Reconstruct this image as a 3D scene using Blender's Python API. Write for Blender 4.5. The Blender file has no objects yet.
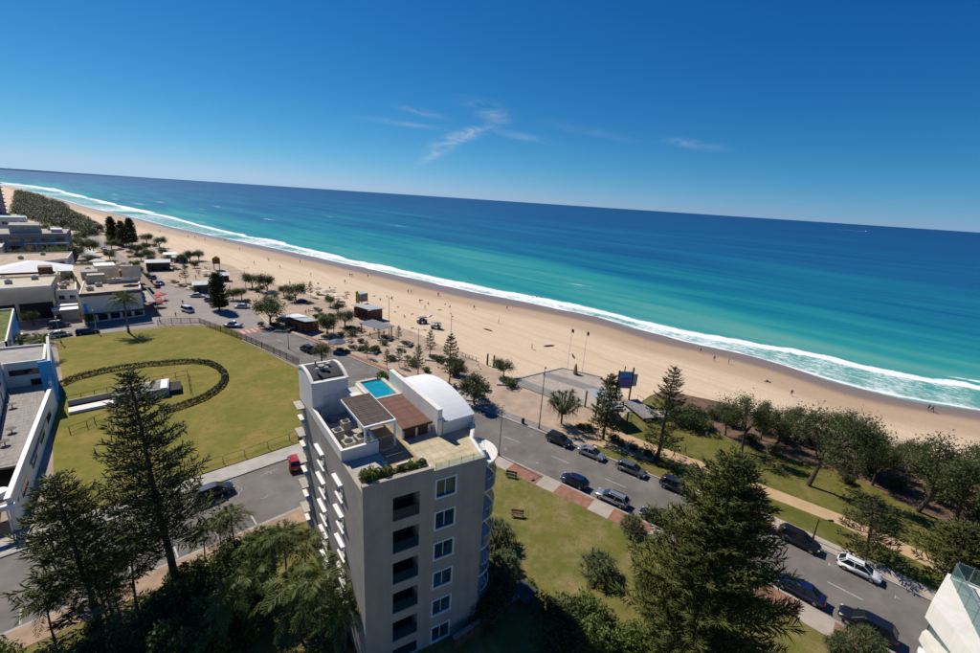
import bpy, bmesh, math, random
import numpy as np
from mathutils import Vector, Matrix, noise as mnoise

# ---------------------------------------------------------------- camera, sky, sun, exposure
scene = bpy.context.scene
C = scene.collection
R = math.radians
PITCH, ROLL, HEAD = 16.18, 3.78, 45.0            # degrees; X points seaward, Y runs along the coast
cam = bpy.data.cameras.new('camera')
cam.sensor_width = 36.0
cam.lens = 435.6 / 980 * 36
cam.clip_start = 0.5
cam.clip_end = 120000
camo = bpy.data.objects.new('camera', cam)
C.objects.link(camo)
camo.matrix_world = (Matrix.Translation((0, 0, 40)) @ Matrix.Rotation(R(-HEAD), 4, 'Z')
                     @ Matrix.Rotation(R(90 - PITCH), 4, 'X') @ Matrix.Rotation(R(ROLL), 4, 'Z'))
scene.camera = camo

SUN_AZ, SUN_EL = -6.0, 47.0                       # azimuth from +Y, positive towards +X
world = bpy.data.worlds.new('World')
scene.world = world
world.use_nodes = True
wn, wl = world.node_tree.nodes, world.node_tree.links
wn.clear()
w_out = wn.new('ShaderNodeOutputWorld')
w_bg = wn.new('ShaderNodeBackground')
w_bg.inputs['Strength'].default_value = 0.085
sky = wn.new('ShaderNodeTexSky')
sky.sky_type = 'NISHITA'
sky.sun_disc = False
sky.sun_elevation = R(SUN_EL)
sky.sun_rotation = R(SUN_AZ)
sky.altitude = 40
sky.air_density = 1.0
sky.dust_density = 0.0
sky.ozone_density = 4.0
tc = wn.new('ShaderNodeTexCoord')
def wmath(op, a, b=None, c=None):
    n = wn.new('ShaderNodeMath'); n.operation = op
    for i, v in enumerate((a, b, c)):
        if v is None: continue
        if isinstance(v, (int, float)): n.inputs[i].default_value = v
        else: wl.new(v, n.inputs[i])
    return n.outputs[0]
# the clear, deep blue of this day: the same grade over the whole sky
sep = wn.new('ShaderNodeSeparateColor'); wl.new(sky.outputs[0], sep.inputs[0])
comb = wn.new('ShaderNodeCombineColor')
SK = w_bg.inputs['Strength'].default_value
chan = []
for ch, (a, g) in enumerate(((0.56, 1.95), (0.62, 1.22), (0.88, 0.82))):
    v = wmath('POWER', wmath('MULTIPLY', sep.outputs[ch], SK), g)
    chan.append(wmath('MULTIPLY', v, a / SK))
hz_ = wmath('MULTIPLY', sep.outputs[0], 0.36)
chan[2] = wmath('ADD', wmath('MULTIPLY', chan[2], 0.76), hz_)               # paler blue low down, deep blue overhead
chan[1] = wmath('ADD', chan[1], wmath('MULTIPLY', sep.outputs[0], 0.085))
chan[1] = wmath('MINIMUM', chan[1], wmath('MULTIPLY', chan[2], 0.86))      # no warm band at the horizon
chan[0] = wmath('MINIMUM', chan[0], wmath('MULTIPLY', chan[1], 0.67))
for ch in range(3): wl.new(chan[ch], comb.inputs[ch])
# thin cirrus: stretched noise, a few wisps low over the sea and faint ones all round the sky
def wisp(direction, along, up, sx, sy, k):
    """soft elongated spot round a sky direction; sx, sy are half sizes along two axes"""
    d = Vector(direction).normalized()
    a = (Vector(along) - Vector(along).dot(d) * d).normalized()
    b = d.cross(a)
    outs = []
    for v, s in ((a, sx), (b, sy)):
        n = wn.new('ShaderNodeVectorMath'); n.operation = 'DOT_PRODUCT'
        wl.new(tc.outputs['Generated'], n.inputs[0]); n.inputs[1].default_value = v / s
        outs.append(wmath('POWER', wmath('ABSOLUTE', n.outputs['Value']), 2.0))
    f = wn.new('ShaderNodeVectorMath'); f.operation = 'DOT_PRODUCT'
    wl.new(tc.outputs['Generated'], f.inputs[0]); f.inputs[1].default_value = d
    front = wmath('GREATER_THAN', f.outputs['Value'], 0.2)
    e = wmath('EXPONENT', wmath('MULTIPLY', wmath('ADD', outs[0], outs[1]), -1.0))
    return wmath('MULTIPLY', wmath('MULTIPLY', e, front), k)
WISPS = [((0.6389, 0.7591, 0.1247), (0.6826, 0.7157, 0.1478), 30, 5.0, 0.80), ((0.6062, 0.7902, 0.0904), (0.6397, 0.7596, 0.1171), 24, 4.5, 0.50), ((0.6823, 0.7114, 0.1684), (0.7033, 0.6911, 0.1665), 15, 4.5, 0.62),
         ((0.5518, 0.8224, 0.1388), (0.6018, 0.7869, 0.1365), 34, 2.5, 0.42), ((0.5661, 0.8082, 0.1625), (0.6077, 0.7787, 0.1558), 22, 3, 0.32), ((0.9103, 0.3932, 0.1290), (0.9260, 0.3566, 0.1242), 24, 3, 0.40),
         ((0.7262, 0.6746, 0.1324), (0.7688, 0.6273, 0.1242), 34, 3, 0.34), ((0.6549, 0.7320, 0.1879), (0.6763, 0.7127, 0.1862), 18, 4, 0.30), ((0.8142, 0.5619, 0.1464), (0.8690, 0.4772, 0.1308), 50, 4, 0.12)]
tot = None
for p0, p1, sx, sy, k in WISPS:
    d0, d1 = Vector(p0), Vector(p1)
    w = wisp(d0, d1 - d0, None, sx / 480, sy / 480, k)
    tot = w if tot is None else wmath('ADD', tot, w)
mp = wn.new('ShaderNodeMapping')
mp.inputs['Scale'].default_value = (16, 16, 60)
mp.inputs['Rotation'].default_value = (0.12, 0.1, 0)
wl.new(tc.outputs['Generated'], mp.inputs['Vector'])
nz = wn.new('ShaderNodeTexNoise')
nz.inputs['Scale'].default_value = 1.0
nz.inputs['Detail'].default_value = 7
nz.inputs['Roughness'].default_value = 0.62
nz.inputs['Distortion'].default_value = 0.8
wl.new(mp.outputs[0], nz.inputs['Vector'])
mr = wn.new('ShaderNodeMapRange')
mr.inputs['From Min'].default_value = 0.36
mr.inputs['From Max'].default_value = 0.68
wl.new(nz.outputs['Fac'], mr.inputs['Value'])
cl = wmath('MULTIPLY', wmath('MULTIPLY', tot, mr.outputs['Result']), 0.62)
mixc = wn.new('ShaderNodeMix'); mixc.data_type = 'RGBA'
wl.new(cl, mixc.inputs['Factor'])
wl.new(comb.outputs[0], mixc.inputs['A'])
mixc.inputs['B'].default_value = (8.0, 8.2, 8.8, 1)
wl.new(mixc.outputs['Result'], w_bg.inputs['Color'])
wl.new(w_bg.outputs[0], w_out.inputs['Surface'])

sun = bpy.data.lights.new('sun', 'SUN')
sun.energy = 4.9
sun.angle = R(0.53)
sun.color = (1.0, 0.94, 0.84)
suno = bpy.data.objects.new('sun', sun)
C.objects.link(suno)
sd = Vector((math.sin(R(SUN_AZ)) * math.cos(R(SUN_EL)), math.cos(R(SUN_AZ)) * math.cos(R(SUN_EL)), math.sin(R(SUN_EL))))
suno.rotation_euler = (-sd).to_track_quat('-Z', 'Y').to_euler()
suno.location = sd * 200

scene.view_settings.view_transform = 'Standard'
scene.view_settings.look = 'None'
scene.view_settings.exposure = 0.0
scene.view_settings.gamma = 1.0
scene.view_settings.use_curve_mapping = False
scene.cycles.max_bounces = 6
scene.cycles.diffuse_bounces = 3
scene.cycles.glossy_bounces = 3
scene.cycles.transmission_bounces = 4
scene.cycles.transparent_max_bounces = 8
scene.cycles.use_denoising = True
scene.cycles.caustics_reflective = False
scene.cycles.caustics_refractive = False

# ---------------------------------------------------------------- helpers
rnd = random.Random(11)
SEEN = {}

def lin(r, g, b):
    f = lambda c: (c / 255 / 12.92) if c / 255 <= 0.04045 else ((c / 255 + 0.055) / 1.055) ** 2.4
    return (f(r), f(g), f(b))

def tag(o, label=None, cat=None, group=None, kind=None):
    if label:
        o['label'] = label
        SEEN.setdefault(label, []).append(o.name)
    if cat: o['category'] = cat
    if group: o['group'] = group
    if kind: o['kind'] = kind
    return o

def thing(name, label, cat, loc=(0, 0, 0), rz=0.0, group=None):
    o = bpy.data.objects.new(name, None)
    C.objects.link(o)
    o.empty_display_size = 0.3
    o.location = loc if len(loc) == 3 else (loc[0], loc[1], 0)
    o.rotation_euler = (0, 0, rz)
    return tag(o, label, cat, group)

def link(name, mesh, parent=None):
    o = bpy.data.objects.new(name, mesh)
    C.objects.link(o)
    if parent is not None: o.parent = parent
    return o

def copy_tree(o, parent=None):
    c = o.copy()
    C.objects.link(c)
    c.parent = parent
    for ch in [x for x in KIDS.get(o.name, [])]:
        copy_tree(ch, c)
    return c
KIDS = {}
def note_kids():
    KIDS.clear()
    for ob in bpy.data.objects:
        if ob.parent: KIDS.setdefault(ob.parent.name, []).append(ob)

def rot2(x, y, a):
    c, s = math.cos(a), math.sin(a)
    return x * c - y * s, x * s + y * c

class MB:
    """collects faces of one mesh"""
    def __init__(self):
        self.v, self.f, self.m = [], [], []
    def add(self, verts, faces, mi=0):
        b = len(self.v)
        self.v.extend(tuple(p) for p in verts)
        for q in faces:
            self.f.append(tuple(b + i for i in q)); self.m.append(mi)
        return self
    def box(self, x0, x1, y0, y1, z0, z1, mi=0):
        v = [(x0, y0, z0), (x1, y0, z0), (x1, y1, z0), (x0, y1, z0), (x0, y0, z1), (x1, y0, z1), (x1, y1, z1), (x0, y1, z1)]
        return self.add(v, [(3, 2, 1, 0), (4, 5, 6, 7), (0, 1, 5, 4), (1, 2, 6, 5), (2, 3, 7, 6), (3, 0, 4, 7)], mi)
    def obox(self, c, size, rz=0.0, mi=0, tilt=None):
        sx, sy, sz = (s / 2 for s in size)
        v = []
        for z in (-sz, sz):
            for x, y in ((-sx, -sy), (sx, -sy), (sx, sy), (-sx, sy)):
                p = Vector((x, y, z))
                if tilt is not None: p = tilt @ p
                a, b = rot2(p.x, p.y, rz)
                v.append((c[0] + a, c[1] + b, c[2] + p.z))
        return self.add(v, [(3, 2, 1, 0), (4, 5, 6, 7), (0, 1, 5, 4), (1, 2, 6, 5), (2, 3, 7, 6), (3, 0, 4, 7)], mi)
    def prism(self, poly, z0, z1, mi=0, top=None, bottom=True):
        if sum(poly[i][0] * poly[(i + 1) % len(poly)][1] - poly[(i + 1) % len(poly)][0] * poly[i][1] for i in range(len(poly))) < 0:
            poly = poly[::-1]
        n = len(poly)
        v = [(x, y, z0) for x, y in poly] + [(x, y, z1) for x, y in poly]
        f = [(i, (i + 1) % n, n + (i + 1) % n, n + i) for i in range(n)]
        self.add(v, f, mi)
        b = len(self.v) - 2 * n
        self.f.append(tuple(b + n + i for i in range(n))); self.m.append(mi if top is None else top)
        if bottom:
            self.f.append(tuple(b + n - 1 - i for i in range(n))); self.m.append(mi)
        return self
    def tube(self, pts, radii, n=8, mi=0, cap=True):
        pts = [Vector(p) for p in pts]
        if isinstance(radii, (int, float)): radii = [radii] * len(pts)
        rings = []
        ref = None
        for i, p in enumerate(pts):
            t = (pts[min(i + 1, len(pts) - 1)] - pts[max(i - 1, 0)]).normalized()
            if ref is None or abs(ref.dot(t)) > 0.95: ref = Vector((1, 0, 0)) if abs(t.x) < 0.8 else Vector((0, 1, 0))
            a = (ref - ref.dot(t) * t).normalized()
            b = t.cross(a); ref = a
            rings.append([p + (a * math.cos(2 * math.pi * k / n) + b * math.sin(2 * math.pi * k / n)) * radii[i] for k in range(n)])
        v = [q for r in rings for q in r]
        f = []
        for i in range(len(pts) - 1):
            for k in range(n):
                k2 = (k + 1) % n
                f.append((i * n + k, i * n + k2, (i + 1) * n + k2, (i + 1) * n + k))
        if cap:
            f.append(tuple(range(n - 1, -1, -1)))
            f.append(tuple((len(pts) - 1) * n + k for k in range(n)))
        return self.add(v, f, mi)
    def cyl(self, x, y, z0, z1, r, n=12, mi=0, r2=None):
        return self.tube([(x, y, z0), (x, y, z1)], [r, r if r2 is None else r2], n, mi)
    def mesh(self, name, mats, smooth=False):
        me = bpy.data.meshes.new(name)
        me.from_pydata(self.v, [], self.f)
        for m in (mats if isinstance(mats, (list, tuple)) else [mats]):
            me.materials.append(m)
        if max(self.m, default=0) > 0: me.polygons.foreach_set('material_index', self.m)
        if smooth: me.polygons.foreach_set('use_smooth', [True] * len(self.f))
        me.update()
        return me
    def build(self, name, mats, parent=None, smooth=False):
        return link(name, self.mesh(name, mats, smooth), parent)

def tri_mesh(name, V, F, mats, mi=None, smooth=False):
    """fast mesh from numpy arrays; F is (n,3) or (n,4)"""
    me = bpy.data.meshes.new(name)
    V = np.asarray(V, np.float32); F = np.asarray(F, np.int32)
    k = F.shape[1]
    me.vertices.add(len(V)); me.vertices.foreach_set('co', V.ravel())
    me.loops.add(F.size); me.loops.foreach_set('vertex_index', F.ravel())
    me.polygons.add(len(F))
    me.polygons.foreach_set('loop_start', np.arange(len(F), dtype=np.int32) * k)
    me.polygons.foreach_set('loop_total', np.full(len(F), k, np.int32))
    for m in (mats if isinstance(mats, (list, tuple)) else [mats]): me.materials.append(m)
    if mi is not None: me.polygons.foreach_set('material_index', np.asarray(mi, np.int32))
    if smooth: me.polygons.foreach_set('use_smooth', np.ones(len(F), bool))
    me.update(calc_edges=True)
    return me

# ---------------------------------------------------------------- materials
MAT = {}
def mat(name, color, rough=0.7, metal=0.0, var=0.12, scale=2.0, bump=0.0, bscale=20.0, spec=0.4, trans=0.0, emis=None, hue=None, coord='Object', detail=4, objvar=0.0, stretch=None, streak=0.0):
    """procedural principled material: base colour broken up by noise, optional relief"""
    if name in MAT: return MAT[name]
    m = bpy.data.materials.new(name)
    m.use_nodes = True
    nt = m.node_tree; n, l = nt.nodes, nt.links
    p = n['Principled BSDF']
    p.inputs['Roughness'].default_value = rough
    p.inputs['Metallic'].default_value = metal
    p.inputs['Specular IOR Level'].default_value = spec
    if trans: p.inputs['Transmission Weight'].default_value = trans
    c2 = hue if hue else tuple(max(0, x * (1 - var * 1.6)) for x in color)
    c1 = color if hue else tuple(min(1, x * (1 + var * 0.6)) for x in color)
    t = n.new('ShaderNodeTexCoord')
    src = t.outputs[coord] if coord != 'World' else n.new('ShaderNodeNewGeometry').outputs['Position']
    if stretch:
        mpn = n.new('ShaderNodeMapping'); mpn.inputs['Scale'].default_value = stretch
        l.new(src, mpn.inputs['Vector']); src = mpn.outputs[0]
    nz = n.new('ShaderNodeTexNoise')
    nz.inputs['Scale'].default_value = scale; nz.inputs['Detail'].default_value = detail; nz.inputs['Roughness'].default_value = 0.6
    l.new(src, nz.inputs['Vector'])
    mr = n.new('ShaderNodeMapRange'); mr.inputs['From Min'].default_value = 0.3; mr.inputs['From Max'].default_value = 0.7
    l.new(nz.outputs['Fac'], mr.inputs['Value'])
    mx = n.new('ShaderNodeMix'); mx.data_type = 'RGBA'
    mx.inputs['A'].default_value = (*c2, 1); mx.inputs['B'].default_value = (*c1, 1)
    l.new(mr.outputs['Result'], mx.inputs['Factor'])
    out = mx.outputs['Result']
    if streak:                                     # rain streaks running down the render
        ms_ = n.new('ShaderNodeMapping'); ms_.inputs['Scale'].default_value = (1.6, 1.6, 0.10); l.new(t.outputs['Object'], ms_.inputs['Vector'])
        sn = n.new('ShaderNodeTexNoise'); sn.inputs['Scale'].default_value = 1.0; sn.inputs['Detail'].default_value = 6; sn.inputs['Roughness'].default_value = 0.7; l.new(ms_.outputs[0], sn.inputs['Vector'])
        sr = n.new('ShaderNodeMapRange'); sr.inputs['From Min'].default_value = 0.42; sr.inputs['From Max'].default_value = 0.72; sr.inputs['To Max'].default_value = streak; l.new(sn.outputs['Fac'], sr.inputs['Value'])
        sx = n.new('ShaderNodeMix'); sx.data_type = 'RGBA'; l.new(sr.outputs['Result'], sx.inputs['Factor']); l.new(out, sx.inputs['A']); sx.inputs['B'].default_value = (color[0] * 0.45, color[1] * 0.42, color[2] * 0.38, 1)
        out = sx.outputs['Result']
    if objvar:
        oi = n.new('ShaderNodeObjectInfo')
        hs = n.new('ShaderNodeHueSaturation')
        m2 = n.new('ShaderNodeMapRange'); m2.inputs['To Min'].default_value = 1 - objvar; m2.inputs['To Max'].default_value = 1 + objvar
        l.new(oi.outputs['Random'], m2.inputs['Value']); l.new(m2.outputs['Result'], hs.inputs['Value']); l.new(out, hs.inputs['Color'])
        out = hs.outputs[0]
    l.new(out, p.inputs['Base Color'])
    if bump:
        bn = n.new('ShaderNodeTexNoise'); bn.inputs['Scale'].default_value = bscale; bn.inputs['Detail'].default_value = 4
        l.new(src, bn.inputs['Vector'])
        b = n.new('ShaderNodeBump'); b.inputs['Strength'].default_value = bump; b.inputs['Distance'].default_value = 0.05
        l.new(bn.outputs['Fac'], b.inputs['Height']); l.new(b.outputs[0], p.inputs['Normal'])
    if emis:
        p.inputs['Emission Color'].default_value = (*emis[:3], 1); p.inputs['Emission Strength'].default_value = emis[3]
    MAT[name] = m
    return m

def leafmat(name, c_dark, c_light, scale=0.9, transl=0.25, rough=0.55, spec=0.3):
    """leaves: two tones in clumps, a little light passing through"""
    if name in MAT: return MAT[name]
    m = bpy.data.materials.new(name); m.use_nodes = True
    nt = m.node_tree; n, l = nt.nodes, nt.links
    p = n['Principled BSDF']; out = n['Material Output']
    p.inputs['Roughness'].default_value = rough; p.inputs['Specular IOR Level'].default_value = spec
    t = n.new('ShaderNodeTexCoord'); oi = n.new('ShaderNodeObjectInfo')
    ad = n.new('ShaderNodeVectorMath'); ad.operation = 'ADD'
    l.new(t.outputs['Object'], ad.inputs[0]); l.new(oi.outputs['Location'], ad.inputs[1])
    nz = n.new('ShaderNodeTexNoise'); nz.inputs['Scale'].default_value = scale; nz.inputs['Detail'].default_value = 5; nz.inputs['Roughness'].default_value = 0.7
    l.new(ad.outputs[0], nz.inputs['Vector'])
    mr = n.new('ShaderNodeMapRange'); mr.inputs['From Min'].default_value = 0.32; mr.inputs['From Max'].default_value = 0.68
    l.new(nz.outputs['Fac'], mr.inputs['Value'])
    mx = n.new('ShaderNodeMix'); mx.data_type = 'RGBA'
    mx.inputs['A'].default_value = (*c_dark, 1); mx.inputs['B'].default_value = (*c_light, 1)
    l.new(mr.outputs['Result'], mx.inputs['Factor'])
    hs = n.new('ShaderNodeHueSaturation')
    m2 = n.new('ShaderNodeMapRange'); m2.inputs['To Min'].default_value = 0.8; m2.inputs['To Max'].default_value = 1.2
    l.new(oi.outputs['Random'], m2.inputs['Value']); l.new(m2.outputs['Result'], hs.inputs['Value']); l.new(mx.outputs['Result'], hs.inputs['Color'])
    l.new(hs.outputs[0], p.inputs['Base Color'])
    tr = n.new('ShaderNodeBsdfTranslucent'); l.new(hs.outputs[0], tr.inputs['Color'])
    ms = n.new('ShaderNodeMixShader'); ms.inputs['Fac'].default_value = transl
    l.new(p.outputs[0], ms.inputs[1]); l.new(tr.outputs[0], ms.inputs[2]); l.new(ms.outputs[0], out.inputs['Surface'])
    MAT[name] = m
    return m

def glassmat(name, color, rough=0.06, alpha=0.35):
    if name in MAT: return MAT[name]
    m = bpy.data.materials.new(name); m.use_nodes = True
    nt = m.node_tree; n, l = nt.nodes, nt.links
    p = n['Principled BSDF']; out = n['Material Output']
    p.inputs['Base Color'].default_value = (*color, 1); p.inputs['Roughness'].default_value = rough
    p.inputs['Specular IOR Level'].default_value = 0.5
    t = n.new('ShaderNodeBsdfTransparent'); t.inputs['Color'].default_value = (0.8, 0.92, 0.9, 1)
    ms = n.new('ShaderNodeMixShader'); ms.inputs['Fac'].default_value = alpha
    l.new(t.outputs[0], ms.inputs[1]); l.new(p.outputs[0], ms.inputs[2]); l.new(ms.outputs[0], out.inputs['Surface'])
    MAT[name] = m
    return m

M_WHITE = mat('white_render', (0.83, 0.78, 0.69), 0.75, var=0.06, scale=0.6, bump=0.05, streak=0.22)
M_WALLG = mat('warm_grey_render', (0.435, 0.38, 0.315), 0.85, var=0.10, scale=0.5, bump=0.08, bscale=30, streak=0.3)
M_GLASS = mat('dark_window_glass', (0.012, 0.02, 0.028), 0.06, var=0.3, scale=0.7, spec=0.8)
M_BGLASS = mat('blue_window_glass', (0.028, 0.065, 0.095), 0.07, var=0.5, scale=1.1, spec=0.8, objvar=0.65)
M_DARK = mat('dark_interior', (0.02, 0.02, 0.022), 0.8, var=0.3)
M_FRAME = mat('white_frame', (0.8, 0.8, 0.78), 0.5, var=0.05)
M_CONC = mat('pale_concrete', (0.46, 0.42, 0.36), 0.85, var=0.16, scale=0.4, bump=0.1, coord='World')
M_KERB = mat('kerb_concrete', (0.42, 0.39, 0.35), 0.85, var=0.2, scale=0.8, coord='World')
M_STEEL = mat('galvanised_steel', (0.32, 0.33, 0.34), 0.4, metal=0.7, var=0.1)
M_BLACK = mat('black_metal', (0.02, 0.02, 0.022), 0.45, var=0.2)
M_TIMBER = mat('brown_timber', (0.17, 0.085, 0.05), 0.7, var=0.3, scale=3, bump=0.2)
M_DKTIMBER = mat('dark_brown_timber', (0.07, 0.045, 0.03), 0.7, var=0.3, scale=3)
M_BARK = mat('grey_brown_bark', (0.10, 0.075, 0.055), 0.9, var=0.35, scale=4, bump=0.6, bscale=12)
M_PALMBARK = mat('palm_bark', (0.19, 0.16, 0.12), 0.9, var=0.3, scale=5, bump=0.5, bscale=14)

# ================================================================ the large structure
def interp(pts, y):
    """X for a Y along a polyline sorted by rising Y"""
    if y <= pts[0][1]:
        return pts[0][0]
    for a, b in zip(pts, pts[1:]):
        if y <= b[1]:
            return a[0] + (b[0] - a[0]) * (y - a[1]) / (b[1] - a[1])
    a, b = pts[-2], pts[-1]
    return b[0] + (b[0] - a[0]) / (b[1] - a[1]) * (y - b[1])

COAST = sorted([(153.1, -15.3), (144.4, -1.9), (143.3, 11.4), (146, 22.6), (146.5, 37.6), (144.1, 49.6), (142.4, 58.3),
                (145.3, 81.3), (141.5, 104.6), (134.9, 129.9), (128.7, 160.9), (123.6, 198.6), (115.7, 245.7), (102.7, 322.7),
                (85.3, 406.3), (74, 467.7), (60, 574.7), (33.2, 741.1), (4, 994.3), (-55, 1515.9), (-700, 4200), (-2600, 9000), (-30000, 60000)], key=lambda p: p[1])
def vn(*a):
    return mnoise.noise(Vector(a))
def fbm(x, y, z=0.0, o=4):
    s, k, t = 0.0, 1.0, 0.0
    for _ in range(o):
        s += k * vn(x, y, z); t += k; x *= 2.03; y *= 2.03; k *= 0.5
    return s / t
TT = np.concatenate([-np.geomspace(30000, 60, 24), np.arange(-55, 420, 2.2), np.geomspace(425, 60000, 90)])
def smoothcoast():
    x = np.array([interp(COAST, y) for y in TT])
    for _ in range(10):
        x[1:-1] = x[1:-1] * 0.5 + (x[:-2] + x[2:]) * 0.25 if False else x[1:-1]
        k = (TT[1:-1] > -60) & (TT[1:-1] < 400)
        y = x.copy(); y[1:-1][k] = (0.5 * x[1:-1] + 0.25 * (x[:-2] + x[2:]))[k]; x = y
    return x
X0 = smoothcoast()
def coast(y):
    return float(np.interp(y, TT, X0))
WASH = np.array([interp([(26, -60), (27, 0), (26, 18), (18, 35), (13, 60), (13, 100), (12, 160), (13, 250), (26, 400), (42, 700), (64, 1500)], t) for t in TT])

def strip_mesh(name, SS, zfun, material, attrs):
    nt, ns = len(TT), len(SS)
    V = np.zeros((nt, ns, 3))
    for i in range(nt):
        V[i, :, 0] = X0[i] + SS
        V[i, :, 1] = TT[i]
    Z, A = zfun(SS)
    V[:, :, 2] = Z
    idx = np.arange(nt * ns).reshape(nt, ns)
    F = np.stack([idx[:-1, :-1], idx[:-1, 1:], idx[1:, 1:], idx[1:, :-1]], -1).reshape(-1, 4)
    me = tri_mesh(name, V.reshape(-1, 3), F, material, smooth=True)
    for an, av in A.items():
        at = me.attributes.new(an, 'FLOAT', 'POINT'); at.data.foreach_set('value', av.astype(np.float32).ravel())
    return link(name, me)

# ---- sea
def sea_material():
    m = bpy.data.materials.new('sea_water'); m.use_nodes = True
    nt = m.node_tree; n, l = nt.nodes, nt.links
    p = n['Principled BSDF']
    def attr(a):
        q = n.new('ShaderNodeAttribute'); q.attribute_name = a; return q.outputs['Fac']
    def math_(op, a, b=None, c=None, clamp=False):
        q = n.new('ShaderNodeMath'); q.operation = op; q.use_clamp = clamp
        for i, v in enumerate((a, b, c)):
            if v is None: continue
            if isinstance(v, (int, float)): q.inputs[i].default_value = v
            else: l.new(v, q.inputs[i])
        return q.outputs[0]
    s, foam = attr('offshore'), attr('foam')
    geo = n.new('ShaderNodeNewGeometry').outputs['Position']
    # streaks of swell and sandbanks that run along the coast
    mp = n.new('ShaderNodeMapping'); mp.inputs['Scale'].default_value = (0.02, 0.0028, 1); l.new(geo, mp.inputs['Vector'])
    z1 = n.new('ShaderNodeTexNoise'); z1.inputs['Scale'].default_value = 1; z1.inputs['Detail'].default_value = 5; z1.inputs['Roughness'].default_value = 0.55; l.new(mp.outputs[0], z1.inputs['Vector'])
    mpb = n.new('ShaderNodeMapping'); mpb.inputs['Scale'].default_value = (0.0016, 0.0005, 1); l.new(geo, mpb.inputs['Vector'])
    z2 = n.new('ShaderNodeTexNoise'); z2.inputs['Scale'].default_value = 1; z2.inputs['Detail'].default_value = 5; l.new(mpb.outputs[0], z2.inputs['Vector'])
    mpc = n.new('ShaderNodeMapping'); mpc.inputs['Scale'].default_value = (0.085, 0.009, 1); mpc.inputs['Rotation'].default_value = (0, 0, 0.05); l.new(geo, mpc.inputs['Vector'])
    z3 = n.new('ShaderNodeTexNoise'); z3.inputs['Scale'].default_value = 1; z3.inputs['Detail'].default_value = 4; l.new(mpc.outputs[0], z3.inputs['Vector'])
    lg = math_('LOGARITHM', math_('ADD', math_('MAXIMUM', s, 0.0), 12.0), 10.0)        # log10(s+12): 1.08 .. 4.8
    w = math_('ADD', lg, math_('ADD', math_('MULTIPLY', math_('SUBTRACT', z1.outputs['Fac'], 0.5), 2.0), math_('MULTIPLY', math_('ADD', math_('MULTIPLY', math_('SUBTRACT', z2.outputs['Fac'], 0.5), 0.9), math_('MULTIPLY', math_('SUBTRACT', z3.outputs['Fac'], 0.5), 0.9)), 1.0)))
    rp = n.new('ShaderNodeValToRGB')
    l.new(math_('MULTIPLY', math_('SUBTRACT', w, 1.0), 1 / 2.8), rp.inputs['Fac'])
    cr = rp.color_ramp
    stops = [(0.0, (0.20, 0.36, 0.30)), (0.12, (0.11, 0.36, 0.30)), (0.27, (0.028, 0.285, 0.268)), (0.42, (0.006, 0.18, 0.24)), (0.56, (0.003, 0.105, 0.215)), (0.72, (0.002, 0.06, 0.175)), (1.0, (0.002, 0.04, 0.14))]
    cr.elements[0].position = 0; cr.elements[0].color = (*stops[0][1], 1)
    cr.elements[1].position = 1; cr.elements[1].color = (*stops[-1][1], 1)
    for po, co in stops[1:-1]:
        e = cr.elements.new(po); e.color = (*co, 1)
    # foam, torn into lace by noise
    vo = n.new('ShaderNodeTexNoise'); vo.inputs['Scale'].default_value = 0.55; vo.inputs['Detail'].default_value = 7; vo.inputs['Roughness'].default_value = 0.75; vo.inputs['Distortion'].default_value = 1.2
    mp3 = n.new('ShaderNodeMapping'); mp3.inputs['Scale'].default_value = (1.3, 0.6, 1); l.new(geo, mp3.inputs['Vector']); l.new(mp3.outputs[0], vo.inputs['Vector'])
    fm = math_('MULTIPLY', math_('SUBTRACT', math_('ADD', foam, vo.outputs['Fac']), 0.86), 4.5, clamp=True)
    mx = n.new('ShaderNodeMix'); mx.data_type = 'RGBA'
    l.new(fm, mx.inputs['Factor']); l.new(rp.outputs[0], mx.inputs['A']); mx.inputs['B'].default_value = (0.86, 0.88, 0.88, 1)
    l.new(mx.outputs['Result'], p.inputs['Base Color'])
    l.new(math_('ADD', 0.30, math_('MULTIPLY', fm, 0.5)), p.inputs['Roughness'])
    p.inputs['IOR'].default_value = 1.33
    p.inputs['Specular IOR Level'].default_value = 0.15
    b1 = n.new('ShaderNodeTexNoise'); b1.inputs['Scale'].default_value = 1; b1.inputs['Detail'].default_value = 6; b1.inputs['Roughness'].default_value = 0.65
    mp2 = n.new('ShaderNodeMapping'); mp2.inputs['Scale'].default_value = (0.35, 0.09, 1); l.new(geo, mp2.inputs['Vector']); l.new(mp2.outputs[0], b1.inputs['Vector'])
    bp = n.new('ShaderNodeBump'); bp.inputs['Strength'].default_value = 0.55; bp.inputs['Distance'].default_value = 0.6
    l.new(b1.outputs['Fac'], bp.inputs['Height']); l.new(bp.outputs[0], p.inputs['Normal'])
    return m
S_SEA = np.concatenate([np.arange(-8, 64, 1.2), np.arange(64, 420, 3.5), np.geomspace(424, 70000, 70)])
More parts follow.
